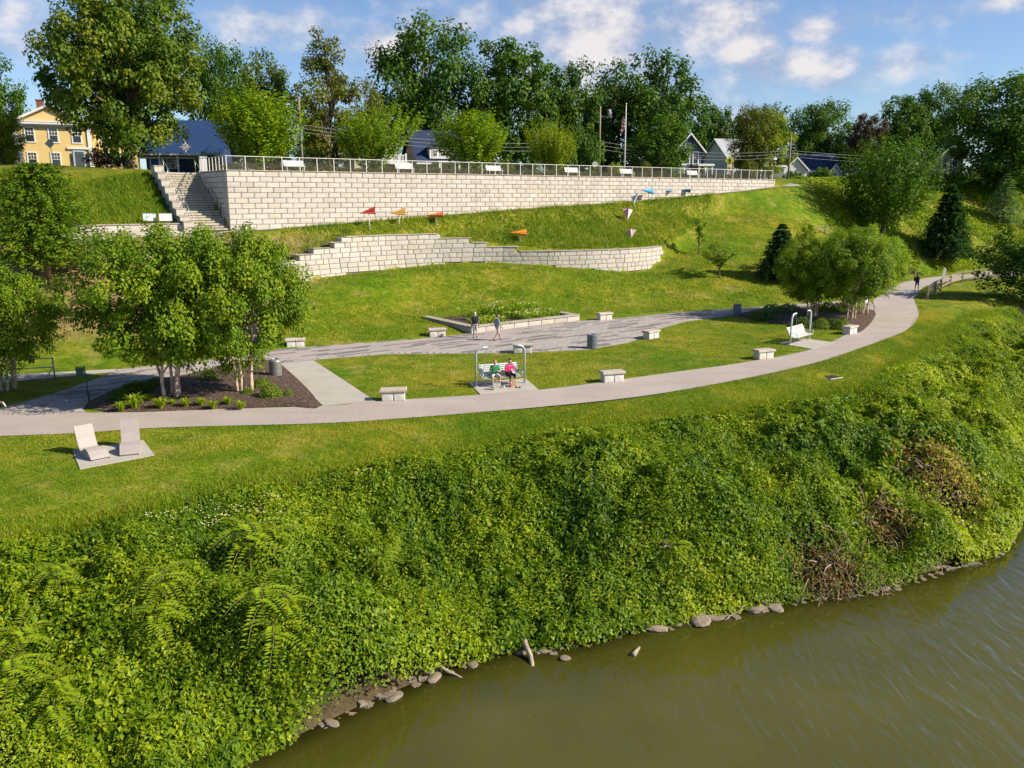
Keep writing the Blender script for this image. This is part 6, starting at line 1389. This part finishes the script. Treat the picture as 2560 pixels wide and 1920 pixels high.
for i, (px, py, s) in enumerate([(1235, 1708, .8), (920, 1830, .75), (1180, 1755, .5), (1420, 1660, .4), (2120, 1500, .5), (2060, 1502, .5)]):
    g = at(px, py, WZ - .25); o = obj('sunken_rock', RK[(i + 2) % 5], None, (g.x, g.y, WZ - .32), (.05, .05, i * 1.1 + .4), (s, s * .8, s * .5)); tag(o, 'flat sunken slab showing dimly through the murky water', 'rock', 'sunken rocks')
MDRIFT = M('grey_driftwood', (.36, .29, .22), (.22, .17, .12), 5, .9, .01, 12)
def log(label, a, c, r, z0=.12, z1=-.15, wig=.08, seed=1, twigs=0, name='driftwood_log', za=None, zb=None):
    rs = random.Random(seed); A, B = at(*a, WZ), at(*c, WZ)
    A.z, B.z = (WZ + z0 if za is None else za), (WZ + z1 if zb is None else zb); o = thing(name, label, 'driftwood', A); pts = [Vector((0, 0, 0)).lerp(B - A, k / 7) + Vector((rs.uniform(-wig, wig), rs.uniform(-wig, wig), rs.uniform(-wig, wig) * .4)) for k in range(8)]
    b = MB(); b.tube(pts, [r * (1 - .6 * k / 7) for k in range(8)], 8); b.build('trunk', MDRIFT, o, True)
    for k in range(twigs):
        p = pts[rs.randint(1, 6)]; d = Vector((rs.uniform(-1, 1), rs.uniform(-1, 1), rs.uniform(.1, .9))).normalized() * (B - A).length * rs.uniform(.25, .5); b = MB(); b.tube([p, p + d * .5 + Vector((0, 0, .05)), p + d], [r * .4, r * .28, .006], 5); b.build('branch', MDRIFT, o, True)
    return o
log('thick weathered log sliding from the bank into the water', (1288, 1590), (1338, 1672), .14, .75, -.12, .03, 2, 1); log('pale stick lying along the waterline rocks', (1370, 1598), (1455, 1610), .05, .35, .1, .02, 3); log('short log floating by itself off the bank', (1583, 1640), (1598, 1622), .09, .03, .05, .01, 4)
log('slender stick poking into the water near the rocks', (1808, 1552), (1866, 1532), .03, -.02, .3, .04, 5); log('crooked twig trailing in the water', (2140, 1488), (2180, 1468), .03, 0, .35, .06, 6, 2); log('thin half-sunk log at the foot of the thicket', (1100, 1680), (1160, 1695), .06, .2, -.05, .03, 7); log('bleached branch reaching out of the water at the far shore', (2522, 1334), (2556, 1305), .05, .0, .8, .03, 8)
def snag(label, px, py, L, seed, n=5):
    p = bank_pt(px, py); rs = random.Random(seed); o = thing('dead_branch', label, 'branch', p, 0, 'dead branches in the bank thicket')
    for k in range(n):
        d = Vector((rs.uniform(-.8, .8), rs.uniform(-.9, .2), rs.uniform(.1, .8))).normalized() * L * rs.uniform(.5, 1.1); s_ = Vector((rs.uniform(-.3, .3), rs.uniform(-.2, .2), .1)); b = MB()
        b.tube([s_, s_ + d * .5 + Vector((rs.uniform(-.1, .1), 0, rs.uniform(0, .12))), s_ + d + Vector((0, 0, -.1))], [.028, .02, .006], 5); b.build('branch', MDRIFT, o, True)
for i, (px, py, L) in enumerate([(2060, 1400, 1.1), (2100, 1330, 1.0), (2180, 1255, 1.1), (2160, 1300, .9), (2260, 1190, 1.0), (2390, 1250, .9), (2400, 1310, .8), (2240, 1370, .8), (2320, 1160, .9), (1655, 1360, .8)]): snag('bleached dead branches sticking out of the bank thicket', px, py, L, i + 20)

# small stones, sticks and foam along the waterline; tangle of dead brush on the bank
rs = np.random.RandomState(91); b = MB(); cube = [(-1, -1, -1), (1, -1, -1), (1, 1, -1), (-1, 1, -1), (-.6, -.7, 1), (.7, -.6, 1), (.6, .7, 1), (-.7, .6, 1)]; cf = [(3, 2, 1, 0), (4, 5, 6, 7), (0, 1, 5, 4), (1, 2, 6, 5), (2, 3, 7, 6), (3, 0, 4, 7)]
for i in range(420):
    x = rs.uniform(-8, 24); y = float(np.interp(x, WAX, WAY)) + rs.normal() * .14 - .05; s_ = rs.uniform(.04, .16) * (1 if rs.uniform() < .85 else 1.8); an = rs.uniform(0, 6.28); c_, n_ = math.cos(an), math.sin(an); z = max(Hz(x, y), WZ - .06); j = rs.uniform(.7, 1.3, (8, 3))
    b.add([(x + s_ * (c_ * p[0] * q[0] - n_ * p[1] * q[1]), y + s_ * (n_ * p[0] * q[0] + c_ * p[1] * q[1]) * .8, z + s_ * .5 * p[2] * q[2]) for p, q in zip(cube, j)], cf)
o = kind(b.build('shore_stones', MROCK), 'stuff'); o['label'] = 'broken line of small stones along the waterline'
b = MB()
for i in range(900):
    cx, cy, r_ = [(18.4, 33.6, 1.7), (11.4, 27.8, 1.3), (14.7, 30.4, 1.1), (12.6, 28.6, 1.0)][i % 4]; x = cx + rs.normal() * r_ * .6; y = cy + rs.normal() * r_ * .55; z = Hz(x, y) + float(canopy(np.array([x]), np.array([y]))[0]) * rs.uniform(.3, 1.05); d = np.array([rs.normal(), rs.normal() - .5, rs.normal() * .5 - .25]); d = d / np.linalg.norm(d) * rs.uniform(.35, 1.1)
    p0 = np.array([x, y, z]); b.tube([p0, p0 + d * .5 + rs.normal(size=3) * .07, p0 + d + np.array([0, 0, -.12])], [.016, .011, .004], 3, cap=False)
o = kind(b.build('dead_brush', M('dry_twig', (.30, .19, .11), (.16, .10, .06), 5, .9)), 'stuff'); o['label'] = 'tangle of dry brown twigs on the bank'
# ------------------------------------------------------------------ people
SK = M('skin', (.46, .27, .19), (.42, .24, .165), 6, .55); SKT = M('tanned_skin', (.36, .20, .135), (.32, .175, .12), 6, .55)
def capsule(b, a, c, r0, r1, n=10):
    a, c = Vector(a), Vector(c); d = c - a; L = d.length
    if L < 1e-5: d = Vector((0, 0, 1)); L = 1e-5
    d = d / L; pts = []; rad = []
    for t in (-90, -55, -20): pts.append(a + d * (r0 * math.sin(R(t)))); rad.append(max(r0 * math.cos(R(t)), .001))
    for t in (20, 55, 90): pts.append(c + d * (r1 * math.sin(R(t)))); rad.append(max(r1 * math.cos(R(t)), .001))
    b.tube(pts, rad, n)
def person(label, loc, rz, J, parts, mats, hair, hstyle='short', extra=None):
    """J joints (facing +y, z up); parts: label of material per body zone"""
    segs = []
    def sg(a, c, r0, r1, m): segs.append((Vector(a), Vector(c), r0, r1, m))
    P = {k: Vector(v) for k, v in J.items()}; lp = lambda a, c, t: P[a].lerp(P[c], t)
    sh, pa, sk, so = parts['shirt'], parts['pants'], parts['skin'], parts['shoe']
    up = (P['neck'] - P['pelvis']).normalized(); rt = (P['shR'] - P['shL']).normalized()
    w = .105 * parts.get('girth', 1)
    sg(lp('pelvis', 'neck', .18) - rt * .07, lp('pelvis', 'neck', .18) + rt * .07, w * 1.12, w * 1.12, sh); sg(lp('pelvis', 'neck', .4) - rt * .06, lp('pelvis', 'neck', .4) + rt * .06, w * 1.15, w * 1.15, sh)
    sg(lp('pelvis', 'neck', .62) - rt * .075, lp('pelvis', 'neck', .62) + rt * .075, w * 1.1, w * 1.1, sh); sg(P['shL'] + rt * .03, P['shR'] - rt * .03, .072, .072, sh); sg(lp('pelvis', 'neck', .75) - rt * .07, lp('pelvis', 'neck', .75) + rt * .07, .10, .10, sh)
    sg(P['hipL'] + up * .03, P['hipR'] + up * .03, .115, .115, pa)
    sg(P['neck'] - up * .05, P['head'] - up * .05, .055, .05, sk); hd = P['head']; sg(hd + up * .035, hd - up * .03, .092, .078, sk); face = P['look'].normalized()
    sg(hd + face * .035 - up * .055, hd + face * .05 - up * .07, .052, .042, sk); sg(hd + face * .09 + up * .005, hd + face * .112 - up * .022, .011, .015, sk)
    for s_ in (-1, 1): sg(hd + rt * (s_ * .088) + up * .012, hd + rt * (s_ * .09) - up * .02, .014, .011, sk)
    sg(hd + up * .06 - face * .018, hd + up * .055 - face * .03, .088, .088, hair); sg(hd + up * .03 - face * .045, hd - up * .02 - face * .05, .078, .066, hair)
    if hstyle == 'bun': sg(hd + up * .10 - face * .07, hd + up * .12 - face * .085, .045, .04, hair)
    for s in 'LR':
        S, E, Wr = P['sh' + s], P['el' + s], P['wr' + s]; sl = parts.get('sleeve', .6)
        sg(S, S.lerp(E, min(sl, 1)), .062, .056, sh)
        if sl < 1: sg(S.lerp(E, sl), E, .046, .040, sk)
        sg(E, Wr, .04 if sl <= 1 else .048, .028 if sl <= 1 else .036, sk if sl <= 1 else sh)
        hdv = (P['hand' + s] - Wr).normalized(); pr_ = hdv.cross(rt); pr_ = pr_.normalized() if pr_.length > .1 else Vector((0, 0, 1)); ac = hdv.cross(pr_).normalized()
        sg(Wr + ac * .016, Wr + hdv * .075 + ac * .02, .026, .024, sk); sg(Wr - ac * .016, Wr + hdv * .075 - ac * .02, .026, .024, sk)
        for f_, (o_, ln) in enumerate(((-.033, .06), (-.011, .075), (.011, .078), (.033, .068))):
            a = Wr + hdv * .085 + ac * o_; m_ = a + hdv * ln * .5 + pr_ * .008; e_ = m_ + hdv * ln * .42 + pr_ * .022; sg(a, m_, .0115, .011, sk); sg(m_, e_, .011, .0095, sk)
        t0 = Wr + hdv * .03 - ac * .035; t1 = t0 + hdv * .04 - ac * .03; sg(t0, t1, .014, .0125, sk); sg(t1, t1 + hdv * .032 + pr_ * .012, .012, .0105, sk)
        Hp, Kn, An, To = P['hip' + s], P['kn' + s], P['an' + s], P['toe' + s]; pl_ = parts.get('leg', .85)
        sg(Hp, Hp.lerp(Kn, min(pl_, 1)), .098, .082 if pl_ < 1 else .062, pa)
        if pl_ < 1: sg(Hp.lerp(Kn, pl_), Kn, .064, .056, sk)
        lm = sk if pl_ <= 1 else pa; cf = Kn.lerp(An, .3) - (To - An).normalized() * .015; sg(Kn, cf, .056, .056, lm); sg(cf, An, .055, .036, lm)
        if parts.get('sock'): sg(Kn.lerp(An, .8), An, .042, .04, parts['sock'])
        dt = (To - An); sg(An + Vector((0, 0, -.03)) - dt * .25, An + dt * .55 + Vector((0, 0, -.035)), .042, .04, so); sg(An + dt * .5 + Vector((0, 0, -.04)), To + Vector((0, 0, -.03)), .038, .03, so)
    b = MB()
    for a, c, r0, r1, m in segs: capsule(b, a, c, r0, r1)
    tmp = bpy.data.objects.new('tmp', b.mesh('tmp', mats[0])); COL.objects.link(tmp); md = tmp.modifiers.new('r', 'REMESH'); md.mode = 'VOXEL'; md.voxel_size = .016; md.use_smooth_shade = True
    dg = bpy.context.evaluated_depsgraph_get(); me = bpy.data.meshes.new_from_object(tmp.evaluated_get(dg)); bpy.data.objects.remove(tmp, do_unlink=True)
    n = len(me.vertices); co = np.empty(n * 3, np.float32); me.vertices.foreach_get('co', co); co = co.reshape(-1, 3); best = np.full(n, 9.0); mi = np.zeros(n, int)
    for a, c, r0, r1, m in segs:
        a, c = np.array(a), np.array(c); d = c - a; t = np.clip(((co - a) @ d) / max(d @ d, 1e-9), 0, 1); dist = np.linalg.norm(co - (a + t[:, None] * d), axis=1) - (r0 + (r1 - r0) * t); k = dist < best; best[k] = dist[k]; mi[k] = m
    me.materials.clear(); [me.materials.append(m) for m in mats]
    pi = np.empty(len(me.loops), np.int32); me.loops.foreach_get('vertex_index', pi); ls = np.empty(len(me.polygons), np.int32); me.polygons.foreach_get('loop_start', ls); me.polygons.foreach_set('material_index', mi[pi[ls]].astype(np.int32)); me.polygons.foreach_set('use_smooth', np.ones(len(me.polygons), bool)); me.update()
    o = thing('person', label, 'person', loc, rz); obj('body', me, o)
    for s_ in (-1, 1): e = MB(); capsule(e, hd + face * .088 + rt * (s_ * .034) + up * .012, hd + face * .09 + rt * (s_ * .034) + up * .012, .011, .011, 8); e.build('eye', MBLK, o)
    e = MB(); capsule(e, hd + face * .094 - up * .052 - rt * .02, hd + face * .094 - up * .052 + rt * .02, .006, .006, 6); e.build('mouth', M('lips', (.32, .12, .10)) if 'lips' not in bpy.data.materials else bpy.data.materials['lips'], o)
    return o
def J_walk(h=1.76, swing=.26, arm=.22, bend=.0, look=(0, 1, 0)):
    k = h / 1.76; J = dict(pelvis=(0, 0, .95), neck=(0, .03 + bend, 1.47), head=(0, .06 + bend * 1.3, 1.645), look=look, shL=(-.185, .02 + bend * .9, 1.41), shR=(.185, .02 + bend * .9, 1.41), hipL=(-.085, 0, .92), hipR=(.085, 0, .92),
        knL=(-.09, swing * .62, .50), anL=(-.09, swing * .95, .09), toeL=(-.10, swing * .95 + .15, .06), knR=(.09, -swing * .15 + .06, .49), anR=(.09, -swing, .14), toeR=(.10, -swing + .13, .05),
        elL=(-.25, -arm * .55, 1.15), wrL=(-.25, -arm * .5 + .06, .91), handL=(-.245, -arm * .4 + .09, .80), elR=(.25, arm * .35, 1.14), wrR=(.25, arm + .08, .92), handR=(.245, arm + .14, .82))
    return {a: (v if a == 'look' else tuple(x * k for x in v)) for a, v in J.items()}
def cloth(name, c): return M('cloth_' + name, c, tuple(x * .85 for x in c), 14, .85)
WHT_H = M('white_hair', (.60, .58, .55)); BRN_H = M('greying_brown_hair', (.12, .09, .07)); BLD_H = M('sandy_hair', (.30, .19, .10)); DRK_H = M('dark_hair', (.03, .02, .017))
SHOE = M('dark_shoe', (.05, .048, .05)); SHW = M('white_shoe', (.5, .5, .5))
g = at(1188, 845, .03); person('man in navy shirt and pale shorts with white hair walking on the plaza', (g.x, g.y, .02), R(8), J_walk(1.78, .12, .06), dict(shirt=1, pants=2, skin=0, shoe=4, leg=.92, sleeve=.7, girth=1.12), [SK, cloth('navy', (.016, .017, .035)), cloth('stone', (.42, .40, .38)), WHT_H, SHOE], 3)
g = at(1243, 851, .03); person('man in blue-grey shirt and khaki shorts striding on the plaza', (g.x, g.y, .02), R(-62), J_walk(1.76, .30, .16), dict(shirt=1, pants=2, skin=0, shoe=4, leg=.92, sleeve=.7, girth=1.1), [SKT, cloth('blue_grey', (.26, .31, .39)), cloth('khaki', (.36, .32, .28)), BRN_H, SHOE], 3)
def J_sit(kw=.12, look=(0, 1, -.3), hands=(.12, .36, .62), fw=.0, foot=.42):
    return dict(pelvis=(0, 0, .57), neck=(0, .06 + fw, 1.05), head=(0, .11 + fw * 1.3, 1.215), look=look, shL=(-.18, .04 + fw, .99), shR=(.18, .04 + fw, .99), hipL=(-.09, .03, .56), hipR=(.09, .03, .56),
        knL=(-kw - .03, .43, .53), anL=(-kw, foot + .02, .10), toeL=(-kw - .03, foot + .18, .06), knR=(kw + .03, .43, .53), anR=(kw, foot, .10), toeR=(kw + .03, foot + .16, .06),
        elL=(-.26, .10 + fw, .74), wrL=(-hands[0], hands[1] - .06, hands[2] + .05), handL=(-.03, hands[1], hands[2] + .09), elR=(.26, .10 + fw, .74), wrR=(hands[0], hands[1] - .06, hands[2] + .05), handR=(.03, hands[1], hands[2] + .09))
cz, sz = math.cos(srz), math.sin(srz)
def on_swing(u, y): return (sm.x + cz * u - sz * y, sm.y + sz * u + cz * y, .035)
person('man in green T-shirt and pale shorts eating on the silver swing', on_swing(-.34, -.0), srz + math.pi - .12, J_sit(.17, (0, 1, -.45), (.13, .30, .74), .02), dict(shirt=1, pants=2, skin=0, shoe=4, leg=.75, sleeve=.7, girth=1.12, sock=4), [SK, cloth('green', (.015, .20, .085)), cloth('pale_grey', (.45, .45, .47)), BLD_H, SHW], 3)
person('woman in pink top and dark leggings sitting on the silver swing', on_swing(.42, -.0), srz + math.pi + .2, J_sit(.11, (.25, 1, -.5), (.11, .30, .72), .03, .36), dict(shirt=1, pants=2, skin=0, shoe=0, leg=1.5, sleeve=1.5, girth=.86), [SK, cloth('pink', (.62, .035, .16)), cloth('black', (.016, .016, .022)), DRK_H, SHOE], 3, 'bun')
g = at(2291, 727, .02); Jf = J_walk(1.72, .06, .05); Jf.update(elR=(.27, .22, 1.28), wrR=(.10, .33, 1.5), handR=(.03, .30, 1.58), elL=(-.27, .2, 1.26), wrL=(-.10, .33, 1.48), handL=(-.03, .30, 1.56), anL=(-.16, .05, .09), toeL=(-.2, .18, .06), anR=(.16, -.02, .09), toeR=(.2, .12, .06), knL=(-.13, .05, .5), knR=(.13, .03, .5))
ph = person('person in dark clothes and shorts raising a camera on the path bend', (g.x, g.y, .02), R(150), Jf, dict(shirt=1, pants=2, skin=0, shoe=3, leg=.7, sleeve=.7, girth=1.1), [SKT, cloth('black_shirt', (.02, .021, .028)), cloth('dark_shorts', (.025, .03, .05)), SHOE], 3)
b = MB(); b.box((0, .34, 1.56), (.14, .07, .1), bev=.01); b.lathe([(.04, 0), (.04, .1)], 12, c=(0, .34, 1.5)); cm = b.build('camera_body', MBLK); cm.location = ph.location; cm.rotation_euler = ph.rotation_euler; tag(cm, 'black camera held up by the person on the path bend', 'camera')
b = MB(); b.box((.24, -.14, 1.15), (.2, .16, .42), bev=.04); bp = b.build('shoulder_bag', MBLK); bp.location = ph.location; bp.rotation_euler = ph.rotation_euler; tag(bp, 'dark bag slung on the person raising a camera', 'bag')
g = at(-14, 1030, .02); Jr = J_walk(1.75, .42, .3, .08); Jr.update(knR=(.09, .02, .47), anR=(.09, -.42, .42), toeR=(.10, -.50, .28), knL=(-.09, .30, .52), anL=(-.09, .32, .09), toeL=(-.10, .47, .06), elR=(.26, .0, 1.12), wrR=(.2, .26, 1.16), handR=(.19, .36, 1.2), elL=(-.27, -.22, 1.16), wrL=(-.22, .02, 1.05), handL=(-.2, .1, 1.08))
person('runner at the edge of the shaded paving with one leg kicked back', (g.x, g.y, .02), R(85), Jr, dict(shirt=1, pants=2, skin=0, shoe=4, leg=.6, sleeve=.5), [SKT, cloth('grey', (.3, .3, .32)), cloth('navy_shorts', (.03, .035, .07)), DRK_H, SHW], 3)
# picnic things by the swing
def sw_pt(px, py): g = at(px, py, .035); return (g.x, g.y, .035)
MBAG = M('white_paper', (.56, .52, .46)); MKRAFT = M('kraft_paper', (.42, .27, .15))
def paper_bag(label, loc, rz, w, d, h, mat):
    o = thing('paper_bag', label, 'bag', loc, rz); b = MB(); t = .006
    for (cx, cy, dx, dy) in ((0, -d / 2, w, t), (0, d / 2, w, t), (-w / 2, 0, t, d - t), (w / 2, 0, t, d - t)): b.box((cx, cy, h / 2), (dx, dy, h))
    b.box((0, 0, t), (w - t, d - t, t)); b.build('bag_body', mat, o)
    for sg in (-1, 1): b = MB(); b.tube([(-.05, sg * (d / 2 + .004), h - .02), (-.045, sg * (d / 2 + .006), h + .07), (.045, sg * (d / 2 + .006), h + .07), (.05, sg * (d / 2 + .004), h - .02)], .005, 5); b.build('handle', mat, o)
paper_bag('white paper carrier bag by the feet of the man on the swing', sw_pt(1241, 974), .1, .30, .18, .34, MBAG); paper_bag('brown kraft bag leaning by the woman on the swing', sw_pt(1282, 966), .3, .24, .16, .40, MKRAFT)
o = thing('water_bottle', 'pink bottle standing beside the brown kraft bag', 'bottle', sw_pt(1277, 968)); b = MB(); b.lathe([(.035, 0), (.038, .16), (.03, .2), (.016, .22)], 12); b.build('bottle_body', M('pink_plastic', (.5, .12, .16), rough=.3), o, True); b = MB(); b.lathe([(.02, .22), (.02, .26)], 10); b.build('cap', MTRIM, o)
o = thing('takeaway_cup', 'white takeaway cup tipped on the pad between the two bags', 'cup', sw_pt(1260, 970), .8); b = MB(); b.lathe([(.03, 0), (.045, .13)], 14); b.build('cup_body', MTRIM, o, True); b = MB(); b.lathe([(.048, .13), (.045, .15)], 14); b.build('lid', M('teal_lid', (.1, .3, .28)), o)
for k, (dx, rzz) in enumerate(((0, .2), (.17, -.15))):
    lx, ly, lz = sw_pt(1291, 969); o = thing('sandal', 'dark sandal left on the swing pad beside the brown bag', 'sandal', (lx + dx, ly, lz), rzz, 'pair of sandals'); b = MB(); pts = [(.045 * math.cos(t), .12 * math.sin(t)) for t in np.linspace(0, 2 * math.pi, 14)[:-1]]; b.prism(pts, 0, .025); b.build('sole', SHOE, o); b = MB(); b.tube([(-.045, .02, .02), (0, .04, .06), (.045, .02, .02)], .012, 5); b.build('strap', MBLK, o)
